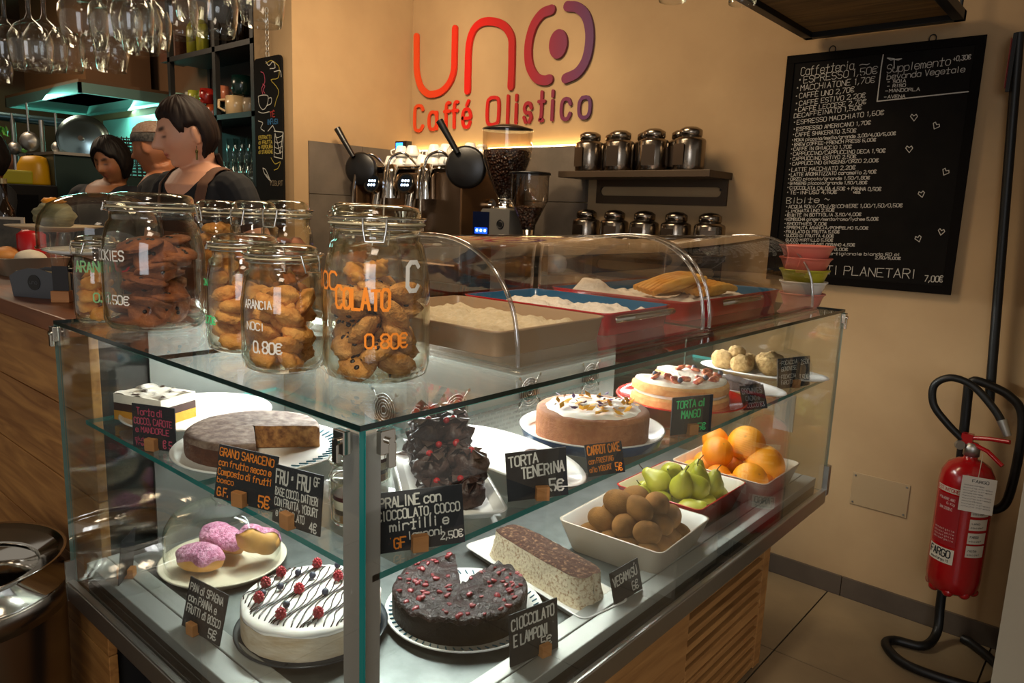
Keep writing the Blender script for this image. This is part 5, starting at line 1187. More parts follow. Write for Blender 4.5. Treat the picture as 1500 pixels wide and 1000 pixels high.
def bline(s_, xa, ya, xb, yb, h, w=.0026, ox=1150, oy=50):
    a = on(Y, BY, ox+xa/5, oy+ya/5); b = on(Y, BY, ox+xb/5, oy+yb/5); wd = b[0]-a[0]; hh = .80*(on(Y, BY, ox+xa/5, oy+(ya-h)/5)[2]-a[2])
    write(txt, s_, a[0], a[2], hh, width=wd, slope=(b[2]-a[2])/wd, y=BY-.0012, w=w*.8, jit=.10)
for L_ in (('Caffetteria', 115, 305, 510, 258, 75), ('~', 545, 240, 640, 225, 30), ('•ESPRESSO 1,50€', 95, 365, 685, 285, 62), ('•MACCHIATONE 1,70€', 80, 420, 665, 352, 50), ('•CAFFÈ UNO 2,70€', 75, 475, 512, 422, 44), ('•CAFFÈ ESTIVO 2,20€', 75, 528, 595, 462, 42),
           ('•CAFFÈ LECCESE 2,70€', 70, 572, 600, 508, 40), ('DECAFFEINATO 1,50€', 65, 615, 568, 550, 38), ('•ESPRESSO MACCHIATO 1,60€', 60, 665, 730, 588, 40), ('•ESPRESSO AMERICANO 1,70€', 60, 712, 632, 660, 34), ('•CAFFÈ SHAKERATO 3,50€', 55, 752, 525, 718, 34),
           ('•MOKA piccola/media/grande 3,00/4,00/5,00€', 50, 788, 815, 738, 28), ('•BREW COFFEE-FRENCH PRESS 5,00€', 48, 822, 670, 784, 28), ('•CAFFÈ IN GHIACCIO 1,70€', 42, 855, 492, 836, 30), ('•CAPPUCCINO/CAPPUCCINO DECA 1,90€', 38, 890, 740, 866, 32), ('•CAPPUCCINO ESTIVO 2,50€', 35, 926, 525, 908, 30), ('•CAPPUCCINO GINSENG/ORZO 2,00€', 32, 962, 690, 935, 30),
           ('Supplemento', 745, 285, 1220, 225, 72), ('+0,30€', 1230, 200, 1365, 182, 42), ('bevanda Vegetale', 745, 335, 1325, 275, 52), ('- SOIA', 750, 362, 890, 352, 28), ('- RISO', 748, 392, 888, 385, 26), ('-MANDORLA', 735, 428, 992, 414, 28), ('-AVENA', 725, 472, 885, 464, 28)): bline(*L_)
for L_ in (('•LATTE MACCHIATO 2,20€', 75, 58, 570, 40, 34), ('•LATTE AROMATIZZATO caramello 2,90€', 75, 92, 722, 70, 30), ('•ORZO piccolo/grande 1,50/1,80€', 70, 122, 675, 112, 26), ('•GINSENG piccolo/grande 1,50/1,80€', 68, 152, 655, 148, 26), ('•CIOCCOLATA CALDA 4,50€ + PANNA 0,50€', 65, 186, 758, 198, 30), ('VEG.', 548, 215, 612, 217, 18), ('•TÈ-INFUSO 4,50€', 62, 222, 435, 218, 30),
           ('Bibite ~', 60, 290, 385, 280, 52), ('•ACQUA 50cl/70cl/BICCHIERE 1,00/1,50/0,50€', 55, 326, 915, 316, 30), ('•LIMONATA UNO 2,50€', 52, 358, 415, 348, 26), ('•BIBITE IN BOTTIGLIA 3,50/4,00€', 48, 386, 612, 380, 26), ('•KOMBUCHA ginger/menta/rosa/lychee 5,00€', 45, 416, 737, 414, 26), ('•SMOOTHIES 7,00€', 44, 448, 360, 450, 26), ('•SPREMUTA ARANCIA/POMPELMO 5,00€', 42, 476, 663, 480, 24), ('•FRULLATO DI FRUTTA 5,50€', 40, 506, 452, 508, 24), ('•SUCCO DI FRUTTA 4,00€', 40, 534, 410, 538, 24), ('SUCCO MIRTILLO 5,50€', 55, 566, 405, 568, 24),
           ('SUCCO ANANAS/MELOGRANO 4,50€', 60, 596, 565, 604, 24), ('COCKTAILS 6,00/8,00€', 110, 630, 515, 636, 24), ('BIRRA alla spina/artigianale bionda 50 cl', 40, 660, 895, 674, 24), ('2,50/5,00€', 710, 696, 900, 702, 24), ('SUCCHI', 60, 790, 340, 806, 55), ('TI PLANETARI', 350, 806, 1020, 840, 78, .0034), ('7,00€', 1070, 860, 1212, 866, 55, .0034)): bline(*L_, ox=1140, oy=240) if len(L_) < 7 else bline(*L_, ox=1140, oy=240)
def bpath(pts, ox, oy, w=.003):
    P = [on(Y, BY, ox+a/5, oy+b/5) for a, b in pts]; stroke(txt, [(p[0], p[2]) for p in P], w, None, 0, BY-.0012)
bpath([(720, 150), (705, 240), (675, 492), (1350, 420)], 1150, 50, .004)
bpath([(800, 250), (800, 180), (750, 175), (775, 190), (800, 185), (855, 180), (830, 190), (800, 185)], 1150, 50)
for (cx_, cy_, tl) in ((945, 610, 0), (1105, 672, .5), (910, 842, 0), (1175, 1010, .5), (0, 0, 0)):
    if cx_ == 0: continue
    bpath([(cx_+26*math.cos(tl)*a-26*math.sin(tl)*b, cy_+26*math.sin(tl)*a+26*math.cos(tl)*b) for a, b in ((0, 1), (-1, -.3), (-.6, -.9), (0, -.4), (.6, -.9), (1, -.3), (0, 1))], 1150, 50, .0025)
for (cx_, cy_, tl) in ((1050, 222, -.2), (1195, 498, .2), (1027, 548, -.3)):
    bpath([(cx_+24*math.cos(tl)*a-24*math.sin(tl)*b, cy_+24*math.sin(tl)*a+24*math.cos(tl)*b) for a, b in ((0, 1), (-1, -.3), (-.6, -.9), (0, -.4), (.6, -.9), (1, -.3), (0, 1))], 1140, 240, .0025)
txt.obj('chalk_lettering', mat('board_chalk', '#b4aea4', .9), bd)
# ------------------------------------------------------------------ fire extinguisher on its tube stand
stn = thing('extinguisher_stand', 'black bent tube stand holding the fire extinguisher', 'stand')
q = lambda px_, py_, yy: tuple(on(Y, yy, px_, py_))
g = lambda px_, py_: (lambda p: (p[0], min(p[1], 3.12), .018))(on(Z, .018, px_, py_))
P = smooth_path([(-.425, 3.06, 1.0), (-.415, 3.06, .70), (-.415, 3.06, .45), (-.412, 3.06, .16), (-.405, 3.02, .045), (-.43, 2.93, .020), (-.52, 2.90, .018), (-.535, 2.84, .018), (-.45, 2.76, .018), (-.30, 2.765, .018), (-.215, 2.80, .018), (-.185, 2.90, .018), (-.205, 2.99, .018), (-.29, 3.08, .018), (-.33, 3.10, .018)], 5)
MB().tube(P, .0165, 12).obj('base_tube', M_BLACKM, stn)
MB().tube(smooth_path([(-.425, 3.06, .99), (-.41, 3.06, 1.02), (-.36, 3.06, 1.01), (-.30, 3.06, .985), (-.255, 3.06, .93), (-.245, 3.06, .80), (-.255, 3.06, .62), (-.285, 3.06, .565), (-.33, 3.06, .56)], 5), .0155, 12).obj('carry_loop', M_BLACKM, stn)
pA, pB = on(Y, 3.10, 1493, 48), on(Y, 3.10, 1449, 590)
MB().tube([(pA[0], 3.10, pA[2]), (pB[0], 3.10, pB[2])], .016, 12).obj('upright_pole', M_BLACKM, stn)
sg_ = thing('hanging_sign', 'narrow framed red sign fixed to the top of the black pole', 'sign', (0, 0, 0)); a = on(Y, 3.08, 1485, 58); b = on(Y, 3.08, 1472, 135)
MB().box((a[0]-.002, 3.07, b[2]), (a[0]+.010, 3.085, a[2]+.02)).obj('sign_frame', M_BLACKM, sg_); MB().box((a[0]-.0035, 3.045, b[2]+.01), (a[0]-.002, 3.08, a[2])).obj('sign_face', mat('sign_red', '#8a2a20', .5), sg_)
ex = thing('fire_extinguisher', 'red powder fire extinguisher with white labels hanging on its stand', 'fire extinguisher', (-.372, 2.950, .274))
RD = mat('extinguisher_red', '#9a0a10', .22, coat=.4)
MB().lathe([(0, .02), (.060, .012), (.072, .0), (.082, .010), (.086, .05), (.087, .40), (.082, .435), (.066, .465), (.040, .482), (.022, .488), (.022, .505)], 44, wob=lambda a: .0).obj('cylinder', RD, ex)
mb = MB()
for k in range(8): a = k*math.pi/4; mb.blob((.066*math.cos(a), .066*math.sin(a), .006), (.020, .020, .018), 10, 7)
mb.obj('foot_ring', RD, ex)
MB().lathe([(0, .50), (.026, .50), (.026, .53), (.018, .545), (0, .548)], 20).obj('valve', M_STEEL2, ex)
mb = MB(); mb.tube([(-.02, 0, .56), (.05, -.02, .575), (.11, -.04, .582)], .008, 8); mb.tube([(-.02, 0, .548), (.05, -.02, .53), (.10, -.04, .495)], .008, 8); mb.box((-.035, -.014, .54), (.0, .014, .575)); mb.obj('handle_levers', RD, ex)
mb = MB(); mb.cyl(.016, 0, .012, 20, M=rot(math.pi/2, 0, .6, (-.038, -.02, .535))); mb.obj('pressure_gauge', M_STEEL2, ex)
hs = smooth_path([(-.025, 0, .545), (-.085, -.01, .60), (-.135, -.01, .66), (-.14, -.01, .73), (-.09, -.01, .765), (-.02, -.01, .745), (.05, -.02, .68), (.085, -.03, .63)], 6)
MB().tube(hs, .013, 12).obj('hose', M_BLACKM, ex); MB().tube([(.075, -.028, .650), (.10, -.034, .600)], [.016, .012], 14).obj('nozzle', M_STEEL2, ex)
LBW = mat('label_white', '#c4b8a6', .6)
def clabel(a0, a1, z0, z1, m_, R_=.0882, name='label', par=ex):
    mb = MB(); mb.grid(lambda u, v: (R_*math.cos(a0+(a1-a0)*u), R_*math.sin(a0+(a1-a0)*u), z0+(z1-z0)*v), 10, 1); return mb.obj(name, m_, par)
fe = math.atan2(-2.95, .372)
def ctext(lines, a0, m_, par, R_=.0892):
    mb = MB()
    for (s_, da, z, h, w) in lines:
        fl = MB(); write(fl, s_, 0, 0, h, width=w, w=h*.16, jit=.02)
        n0 = len(mb.v); mb.v += [(R_*math.cos(a0+da+p_[0]/R_), R_*math.sin(a0+da+p_[0]/R_), z+p_[2]) for p_ in fl.v]; mb.f += [tuple(n0+i for i in f) for f in fl.f]; mb.m += fl.m; mb.sm += fl.sm
    mb.obj('lettering', m_, par)
l1 = clabel(fe-1.15, fe-.08, .115, .170, LBW); ctext([('FARGO', -1.06, .138, .026, .080), ('www.fargo.it', -1.0, .122, .009, .07)], fe, mat('label_ink', '#1a1a1a', .8), l1)
l2_ = clabel(fe-1.15, fe-.02, .372, .392, LBW); ctext([('ESTINTORE', -1.10, .376, .012, .085)], fe, RD, l2_)
l3 = clabel(fe-1.1, fe-.08, .18, .365, mat('print_red', '#8c1016', .5), .0878); ctext([('POLVERE ABC', -.95, .345, .008, .06), ('6 Kg', -.6, .33, .008, .03), ('34A 233B C', -.9, .31, .009, .05)]+[('a b c d e f g h i l m', -1.0, .235-.012*k, .006, .075) for k in range(4)], fe, mat('label_print', '#c8a8a0', .8), l3)
for k, (z0_, z1_) in enumerate(((.305, .335), (.255, .295), (.205, .245), (.155, .198))):
    l4 = clabel(fe+.30, fe+1.05, z0_, z1_, LBW); ctext([(('norme', 'uso', 'FARGO', 'note')[k], .38, z0_+.022, .008, .03), ('a b c d e f', .36, z0_+.008, .006, .045)], fe, mat('label_ink', '#1a1a1a'), l4)
tg = thing('paper_tag', 'white inspection card hanging from the extinguisher handle', 'card', (-.328, 2.842, .606), .22)
MB().box((-.045, 0, 0), (.055, .0015, .125)).obj('card', mat('tag_white', '#c8beb0', .7), tg)
mb = MB(); write(mb, 'FARGO', -.015, .105, .010, width=.050, y=-.0006, w=.0016)
for k in range(9): write(mb, 'xwvuno mtresa', -.038, .092-.0095*k, .0045, width=.085 if k % 3 else .06, y=-.0006, w=.0006)
mb.obj('lettering', mat('label_ink', '#1a1a1a'), tg)
MB().tube([(0, .0, .122), (.005, .03, .16), (.01, .07, .19)], .0012, 5).obj('string', mat('string', '#b8a890', .8), tg)
# ------------------------------------------------------------------ hanging frame at the ceiling
hf = thing('hanging_rack', 'black metal rack with a rough wooden board hanging under the ceiling', 'rack')
xa, xb, ya, yb, zf = -1.235, -.625, 2.10, 3.08, 2.30
p1, p2, p3 = on(Z, zf, 1055, 0), on(Z, zf, 1180, 62), on(Z, zf, 1415, 28)
yb = 3.10; q1 = on(Y, yb, 1180, 62); q3 = on(Y, yb, 1415, 28); xa, xb, zf = q1[0], q3[0], (q1[2]+q3[2])/2; ya = 2.1
for a, b in (((xa, ya, zf-.0), (xa+.035, yb, zf+.035)), ((xb-.035, ya, zf), (xb, yb, zf+.035)), ((xa, yb-.035, zf), (xb, yb, zf+.035)), ((xa, ya, zf), (xb, ya+.035, zf+.035))):
    MB().box(a, b).obj('frame_bar', M_BLACKM, hf, bevel=.002)
RW = wood('rough_board', '#5a4424', '#8a6a3a', 0, .8, 3)
nb = 4; hstep = (yb-.035-(ya+.035))/nb
for k in range(nb): MB().box((xa+.035, ya+.035+k*hstep+.001, zf+.020), (xb-.035, ya+.035+(k+1)*hstep-.001, zf+.036)).obj('board', RW, hf, bevel=.001)
for xx in (xa+.017, xb-.017):
    for yy in (ya+.017, yb-.017): MB().tube([(xx, yy, zf+.035), (xx, yy, 3.1)], .006, 8).obj('hanger_rod', M_BLACKM, hf)
# ------------------------------------------------------------------ hanging wine glasses
stem_prof = [(0, 0), (.034, -.002), (.036, -.004), (.010, -.010), (.0045, -.022), (.0042, -.085), (.008, -.098), (.028, -.115), (.040, -.140), (.042, -.160), (.039, -.195), (.034, -.222), (.033, -.222), (.038, -.195), (.0405, -.160), (.0385, -.141), (.027, -.117), (.0, -.105)]
wgm = MB().lathe(stem_prof, 28); wgm = wgm.mesh('glass_body', [M_GLASS])
tum = [(0, 0), (.036, -.001), (.036, -.004), (.006, -.012), (.0045, -.03), (.0045, -.07), (.012, -.082), (.030, -.10), (.0375, -.13), (.037, -.15), (.030, -.20), (.029, -.20), (.036, -.15), (.0362, -.13), (.029, -.102), (0, -.09)]
tumm = MB().lathe(tum, 12).mesh('glass_body', [M_GLASS])
HG_ = [(12, 100, 1.95, .95, 0), (48, 104, 1.85, 1.0, 0), (70, 103, 2.0, 1.05, 0), (98, 105, 2.05, .95, 0), (125, 68, 1.72, 1.05, 0), (140, 100, 2.05, .85, 1), (165, 105, 1.95, .95, 1), (172, 76, 1.75, 1.15, 0), (208, 78, 1.85, 1.1, 1), (226, 74, 1.95, 1.0, 1), (258, 55, 1.80, 1.05, 0), (314, 53, 1.75, 1.1, 0), (384, 38, 1.72, 1.05, 0), (5, 122, 2.1, .6, 1), (196, 62, 1.70, .9, 0), (282, 30, 1.95, 1.0, 1), (350, 8, 1.9, 1.0, 1)]
for i, (px_, py_, d_, s_, k_) in enumerate(HG_):
    p = far(px_, py_, d_); hgt = .222 if k_ == 0 else .20; z0_ = p[2]+hgt*s_
    t = thing('wine_glass', ('rounded' if k_ == 0 else 'straight-sided')+' clear stemmed glass hanging upside down from the overhead rack', 'glass', (p[0], p[1], z0_), 0, 'glasses hanging over the counter')
    o = bpy.data.objects.new('glass_body', wgm if k_ == 0 else tumm); COL.objects.link(o); o.parent = t; o.scale = (s_*1.22, s_*1.22, s_)
gr = thing('glass_rack', 'dark overhead rack of rails from which the wine glasses hang', 'rack')
RWD = wood('rack_wood', '#3c2410', '#5e3a1a', 1, .6)
for k in range(9): MB().box((-2.50+.12*k, .55, 2.30+.0), (-2.46+.12*k, 1.35, 2.32)).obj('rail', RWD, gr)
for k in range(4): MB().box((-2.52, .55+.25*k, 2.32), (-1.45, .60+.25*k, 2.36)).obj('beam', RWD, gr)
for xx in (-2.45, -1.5):
    for yy in (.62, 1.3): MB().tube([(xx, yy, 2.36), (xx, yy, 3.1)], .006, 8).obj('hanger_rod', M_BLACKM, gr)
for (px_, py_, d_) in ((1087, 6, 1.9), (985, 2, 1.85)):
    p = far(px_, py_, d_); t = thing('wine_glass', 'upside-down glass rim showing near the hanging black rack', 'glass', (p[0], p[1], p[2]+.222), 0, 'glasses near the black hanging rack'); o = bpy.data.objects.new('glass_body', wgm); COL.objects.link(o); o.parent = t
gr2 = thing('slim_glass_rack', 'slim dark rail holding the glasses near the black hanging rack', 'rack'); p = far(1087, 6, 1.9); p2 = far(985, 2, 1.85)
MB().tube([(p[0]+.05, p[1]+.05, p[2]+.23), (p2[0]-.05, p2[1]-.05, p[2]+.23)], .006, 8).obj('rail', M_BLACKM, gr2)
for a in (p, p2): MB().tube([(a[0], a[1], p[2]+.23), (a[0], a[1], 3.1)], .004, 6).obj('hanger_rod', M_BLACKM, gr2)
# ------------------------------------------------------------------ people
def g2(a, b, wa, wb): return math.exp(-(a/wa)**2-(b/wb)**2)
def sst(x, a, b): t = max(0, min(1, (x-a)/(b-a))); return t*t*(3-2*t)
def head_r(d):
    x, y, z = d; az = math.atan2(x, -y); el = math.asin(max(-1, min(1, z))); A = abs(az)
    k = .027*g2(az, el+.20, .13, .12)+.015*g2(az, el+.02, .10, .20)+.008*g2(A-.17, el+.27, .09, .08)
    k += -.014*g2(A-.36, el-.06, .20, .14)+.005*g2(A-.36, el-.03, .12, .08)+.004*g2(A-.34, el-.20, .30, .07)+.004*g2(A-.62, el+.22, .25, .2)
    k += .009*g2(az, el+.47, .20, .045)+.009*g2(az, el+.575, .17, .05)-.004*g2(az, el+.525, .26, .022)-.003*g2(az, el+.68, .2, .06)+.013*g2(az, el+.84, .30, .14)
    k += -.003*g2(az, el+.36, .05, .06)
    return k
def head_pt(d, off=0):
    x, y, z = d; k = head_r(d)+off; q = sst(-z, .1, .9)
    X_, Y_, Z_ = x*(.0745+k), y*((.088 if y < 0 else .100)+k), z*(.118+k)
    X_ *= 1-.26*q*(1 if y < .2 else .6)
    if y > 0: Y_ *= 1-.42*sst(-z, .15, .9)
    if y < 0: Y_ *= 1-.04*q
    return (X_, Y_, Z_)
def head_mb(mb, M_):
    mb2 = []; nu, nv = 96, 72
    vs = []; 
    for j in range(nv+1):
        ph = math.pi*j/nv-math.pi/2
        for i in range(nu): a = 2*math.pi*i/nu; vs.append(head_pt((math.cos(ph)*math.sin(a), -math.cos(ph)*math.cos(a), math.sin(ph))))
    mb.add(vs, [(j*nu+i, j*nu+(i+1) % nu, (j+1)*nu+(i+1) % nu, (j+1)*nu+i) for j in range(nv) for i in range(nu)], 0, True, M_)
    for s_ in (-1, 1):
        mb.blob((0, 0, 0), (.0075, .017, .030), 14, 10, 0, lambda d: 1-.25*math.exp(-((d[1]-.1)**2+d[2]**2)*5), M_ @ rot(.15, 0, s_*.35, (s_*.076, .012, -.006)))
def person(name, label, pos, sc, th, hpos, hth, tilt, roll_, arms, skin, hairfn, hair_m, shirt, vox=.006, apron=None, neckline=.0, hair_th=.014, brow='#1c120c', lips='#a04a3c', sleeve=.17, trousers='#15151a', grp=None):
    T = thing(name, label, 'person', pos, 0, grp)
    B = rot(0, 0, th) @ Matrix.Scale(sc, 4); hp = Vector([float(a) for a in hpos])-Vector([float(a) for a in pos])
    Hm = Matrix.Translation(hp) @ rot(0, 0, hth) @ rot(tilt, 0, 0) @ rot(0, roll_, 0)
    mb = MB()
    mb.lathe([(0, .80), (.150, .82), (.168, .92), (.160, 1.0), (.138, 1.09), (.150, 1.22), (.162, 1.32), (.150, 1.40), (.105, 1.445), (.055, 1.475), (0, 1.48)], 36, sx=1.05, sy=.70, M=B)
    neck0 = B @ Vector((0, .012, 1.42)); hd = Hm @ Vector((0, .025, -.065)); mid = (neck0+hd)/2
    mb.tube([neck0, mid, hd], [.062*sc, .053, .052], 18)
    head_mb(mb, Hm)
    def limb(pts, rs, n=16):
        P = smooth_path(pts, 5); R_ = np.interp(np.linspace(0, 1, len(P)), np.linspace(0, 1, len(rs)), rs); mb.tube([tuple(B @ Vector(p)) for p in P], [float(r)*sc for r in R_], n)
    for s_, (el_, wr_) in zip((-1, 1), arms):
        sh = (s_*.165, .0, 1.385); limb([(s_*.09, 0, 1.38), sh, tuple((np.array(sh)+np.array(el_))/2+np.array((s_*.01, 0, 0))), el_, tuple((np.array(el_)+np.array(wr_))/2), wr_], [.06, .058, .047, .040, .036, .026])
        w_ = np.array(wr_); e_ = np.array(el_); d = (w_-e_)/np.linalg.norm(w_-e_); hnd = w_+d*.05
        mb.blob(tuple(B @ Vector(hnd)), (.034*sc, .034*sc, .026*sc), 12, 8)
        sd_ = np.cross(d, (0, 0, 1)); sd_ = sd_/max(.1, np.linalg.norm(sd_))
        for k in range(4):
            b_ = hnd+d*.025+sd_*(k-1.5)*.017; L_ = (.060, .068, .064, .050)[k]
            mb.tube([tuple(B @ Vector(q_)) for q_ in (b_, b_+d*L_*.5+np.array((0, 0, -.008)), b_+d*L_*.85+np.array((0, 0, -.026)))], [.0095*sc, .0088*sc, .0075*sc], 8)
        b_ = hnd-sd_*.025*s_; mb.tube([tuple(B @ Vector(q_)) for q_ in (b_, b_-sd_*.02*s_+d*.03, b_-sd_*.018*s_+d*.055)], [.011*sc, .010*sc, .008*sc], 8)
        limb([(s_*.085, 0, .88), (s_*.095, -.01, .68), (s_*.10, -.01, .50), (s_*.10, .01, .28), (s_*.10, .015, .07)], [.090, .080, .058, .052, .040])
        mb.blob(tuple(B @ Vector((s_*.105, -.05, .035))), (.045*sc, .12*sc, .035*sc), 14, 8)
    tmp = mb.obj('tmp', M_BLACK); r_ = tmp.modifiers.new('r', 'REMESH'); r_.mode = 'VOXEL'; r_.voxel_size = vox; s2 = tmp.modifiers.new('s', 'SMOOTH'); s2.factor = .5; s2.iterations = 1
    dg = bpy.context.evaluated_depsgraph_get(); me = bpy.data.meshes.new_from_object(tmp.evaluated_get(dg)); bpy.data.objects.remove(tmp)
    me.materials.clear()
    sk = bpy.data.materials.get('skin_'+skin[1:])
    if not sk:
        sk = mat('skin_'+skin[1:], skin, .5, sss=.12); at = sk.node_tree.nodes.new('ShaderNodeAttribute'); at.attribute_name = 'tone'; sk.node_tree.links.new(at.outputs['Color'], sk.node_tree.nodes['Principled BSDF'].inputs['Base Color'])
    for m_ in (sk, shirt, mat('trousers_'+trousers[1:], trousers, .8)): me.materials.append(m_)
    n = len(me.vertices); co = np.empty(n*3); me.vertices.foreach_get('co', co); co = co.reshape(n, 3)
    Hi = np.array(Hm.inverted()); Bi = np.array(B.inverted()); H1 = co @ Hi[:3, :3].T+Hi[:3, 3]; B1 = co @ Bi[:3, :3].T+Bi[:3, 3]
    base = np.array(srgb(skin)[:3]); colr = np.tile(base, (n, 1)); q_ = H1/np.array([.0745, .092, .118]); nr = np.linalg.norm(q_, axis=1); q_ = q_/nr[:, None]
    az = np.arctan2(q_[:, 0], -q_[:, 1]); el = np.arcsin(np.clip(q_[:, 2], -1, 1)); A = np.abs(az); isH = (nr < 1.6)
    def blend(mask, c_, k): 
        w = (np.clip(mask, 0, 1)*k*isH)[:, None]; return colr*(1-w)+np.array(srgb(c_)[:3])*w
    colr = blend(np.exp(-(A/.27)**4-((el+.525)/.085)**4), lips, .85)
    colr = blend(np.exp(-((az)/.25)**4-((el+.527)/.014)**2), '#3a1410', .8)
    colr = blend(np.exp(-((A-.36)/.23)**4-((el-.20-.05*np.sin((A-.1)*3))/.055)**4), brow, .95)
    colr = blend(np.exp(-((A-.38)/.17)**4-((el-.005)/.040)**2), '#140c08', .9)
    colr = blend(np.exp(-((A-.65)/.35)**2-((el+.25)/.22)**2), '#c87058', .25)
    ca = me.color_attributes.new('tone', 'FLOAT_COLOR', 'POINT'); ca.data.foreach_set('color', np.hstack([colr, np.ones((n, 1))]).astype(np.float32).ravel())
    fc = np.array([me.polygons[i].center for i in range(len(me.polygons))]); F1 = fc @ Bi[:3, :3].T+Bi[:3, 3]; FH = fc @ Hi[:3, :3].T+Hi[:3, 3]
    torso = (F1[:, 2] > .80) & (F1[:, 2] < 1.445+.0*F1[:, 0])
    scoop = (F1[:, 2] > 1.405+neckline-.9*np.clip(F1[:, 1]+.03, -.1, .02)*0-(0.0)) & (np.abs(F1[:, 0]) < .085)
    front_scoop = ((F1[:, 0]/.088)**2+((F1[:, 2]-1.455)/(.075+abs(neckline)))**2 < 1) & (F1[:, 1] < .02) | ((F1[:, 2] > 1.43) & (np.abs(F1[:, 0]) < .085)) | (F1[:, 2] > 1.47)
    mi = np.zeros(len(fc), int); mi[(F1[:, 2] > .86) & ~front_scoop] = 1; mi[F1[:, 2] <= .86] = 2
    # bare forearms below the sleeve end
    for s_, (el_, wr_) in zip((-1, 1), arms):
        sh = np.array((s_*.165, 0, 1.385)); e_ = np.array(el_); w_ = np.array(wr_); rel = F1-sh; L_ = np.linalg.norm(e_-sh); u = rel @ ((e_-sh)/L_); v1 = np.linalg.norm(rel-np.outer(u, (e_-sh)/L_), axis=1)
        rel2 = F1-e_; L2 = np.linalg.norm(w_-e_)+.16; u2 = rel2 @ ((w_-e_)/np.linalg.norm(w_-e_)); v2 = np.linalg.norm(rel2-np.outer(u2, (w_-e_)/np.linalg.norm(w_-e_)), axis=1)
        mi[((u > sleeve) & (u < L_+.04) & (v1 < .075) & (np.abs(F1[:, 0]) > .155)) | ((u2 > (-.03 if sleeve < .3 else sleeve-.28)) & (u2 < L2) & (v2 < .07))] = 0 if sleeve < .55 else 1
    mi[np.linalg.norm(FH/np.array([.085, .115, .13]), axis=1) < 1.05] = 0
    ek = {}
    for p_ in me.polygons:
        for e_k in p_.edge_keys: ek.setdefault(e_k, []).append(mi[p_.index])
    nb_r = {}
    for (a_, b_), l_ in ek.items():
        if len(l_) == 2 and l_[0] != l_[1]: nb_r.setdefault(a_, []).append(b_); nb_r.setdefault(b_, []).append(a_)
    for _ in range(10):
        new = {k_: co[k_]*.5+np.mean([co[j_] for j_ in v_], axis=0)*.5 for k_, v_ in nb_r.items()}
        for k_, v_ in new.items(): co[k_] = v_
    me.vertices.foreach_set('co', co.ravel()); me.update()
    me.polygons.foreach_set('material_index', mi); me.polygons.foreach_set('use_smooth', [True]*len(me.polygons)); me.update()
    o = bpy.data.objects.new('body', me); COL.objects.link(o); o.parent = T
    # hair shell
    if hairfn:
        hb_ = MB(); nu, nv = 120, 80; vs = []; ms = []
        for j in range(nv+1):
            ph = math.pi*j/nv-math.pi/2
            for i in range(nu):
                a = 2*math.pi*i/nu-math.pi; d = (math.cos(ph)*math.sin(a), -math.cos(ph)*math.cos(a), math.sin(ph)); m_ = hairfn(a, ph)
                st = .0022*nz(a*22, ph*3, 0, 1, 31)+.0012*nz(a*50, ph*4, 0, 1, 33)
                off = -.006+(hair_th+.006)*sst(m_, 0, .22)+st; k = head_pt((d[0], d[1], d[2]), off-head_r(d)*.6); vs.append(k); ms.append(m_)
        fs = [(j*nu+i, j*nu+(i+1) % nu, (j+1)*nu+(i+1) % nu, (j+1)*nu+i) for j in range(nv) for i in range(nu)]
        fs = [f for f in fs if max(ms[k] for k in f) > -.02]
        hb_.add(vs, fs, 0, True, Hm); hb_.obj('hair', hair_m, T)
    # apron taken from the body surface, lifted a few millimetres
    if apron:
        nrm = np.empty(n*3); me.vertices.foreach_get('normal', nrm); nrm = nrm.reshape(n, 3); sel = []
        for p in me.polygons:
            c_ = F1[p.index]; 
            bib = c_[2] < 1.25 and abs(c_[0]) < .135+.06*(1.25-c_[2]) and c_[1] < .02 and c_[2] > .62
            xs = .085+.10*(c_[2]-1.25); strap = 1.24 < c_[2] < 1.50 and abs(abs(c_[0])-xs) < .016 and mi[p.index] == 1
            if bib or strap: sel.append(p.index)
        mb = MB(); vs = (co+nrm*.006); idx = {}; fs = []
        for pi_ in sel:
            f = []
            for v_ in me.polygons[pi_].vertices:
                if v_ not in idx: idx[v_] = len(idx)
                f.append(idx[v_])
            fs.append(tuple(f))
        mb.add([tuple(vs[k]) for k in idx], fs, 0, True); a_ = mb.obj('apron', apron, T); s9 = a_.modifiers.new('smooth', 'SMOOTH'); s9.factor = .5; s9.iterations = 8; sd_ = a_.modifiers.new('s', 'SOLIDIFY'); sd_.thickness = .003; sd_.offset = 1
    return T, Hm, B
M_HAIRB = mat('dark_brown_hair', '#24140d', .62, spec=.25, col2='#1a0e0a', scale=60, stretch=(1, 1, .15)); M_HAIRK = mat('black_hair', '#0e0908', .6, spec=.25, col2='#1e1612', scale=60, stretch=(1, 1, .15))
M_TEE = mat('black_tshirt', '#100f12', .85, bump=.15, bscale=14); M_APR = mat('brown_apron', '#5c3a26', .8, bump=.1, bscale=60)
def hair_bar(az, el):
    A = abs(az); front = el-(.42-.03*math.sin(az*9))
    side = el-(.16 if A < 1.45 else .16-.30*(A-1.45)/.3 if A < 1.75 else -.14)
    back = el-(-.95)
    if A < .80: return front
    if A < 1.15: t = (A-.80)/.35; return front*(1-t)+(el+.02)*t
    if A < 1.32: return el+.02
    if A < 1.78: return el-.10
    t = min(1, (A-1.78)/.25); return (el-.10)*(1-t)+back*t
bp = far(296, 245, 2.55)
T_, Hm_, B_ = person('person', 'person with short dark fringe in black tee and brown apron, head bowed in profile', (bp[0], bp[1], .16), 1.035, .22, far(272, 197, 2.50), -.20, .20, .03,
       [((-.24, -.03, 1.10), (-.16, -.24, 1.12)), ((.285, .0, 1.13), (.25, -.20, 1.05))], '#d49a7a', hair_bar, M_HAIRB, M_TEE, .0036, M_APR, .02, .012, '#2a1810', '#b04c40', .15)
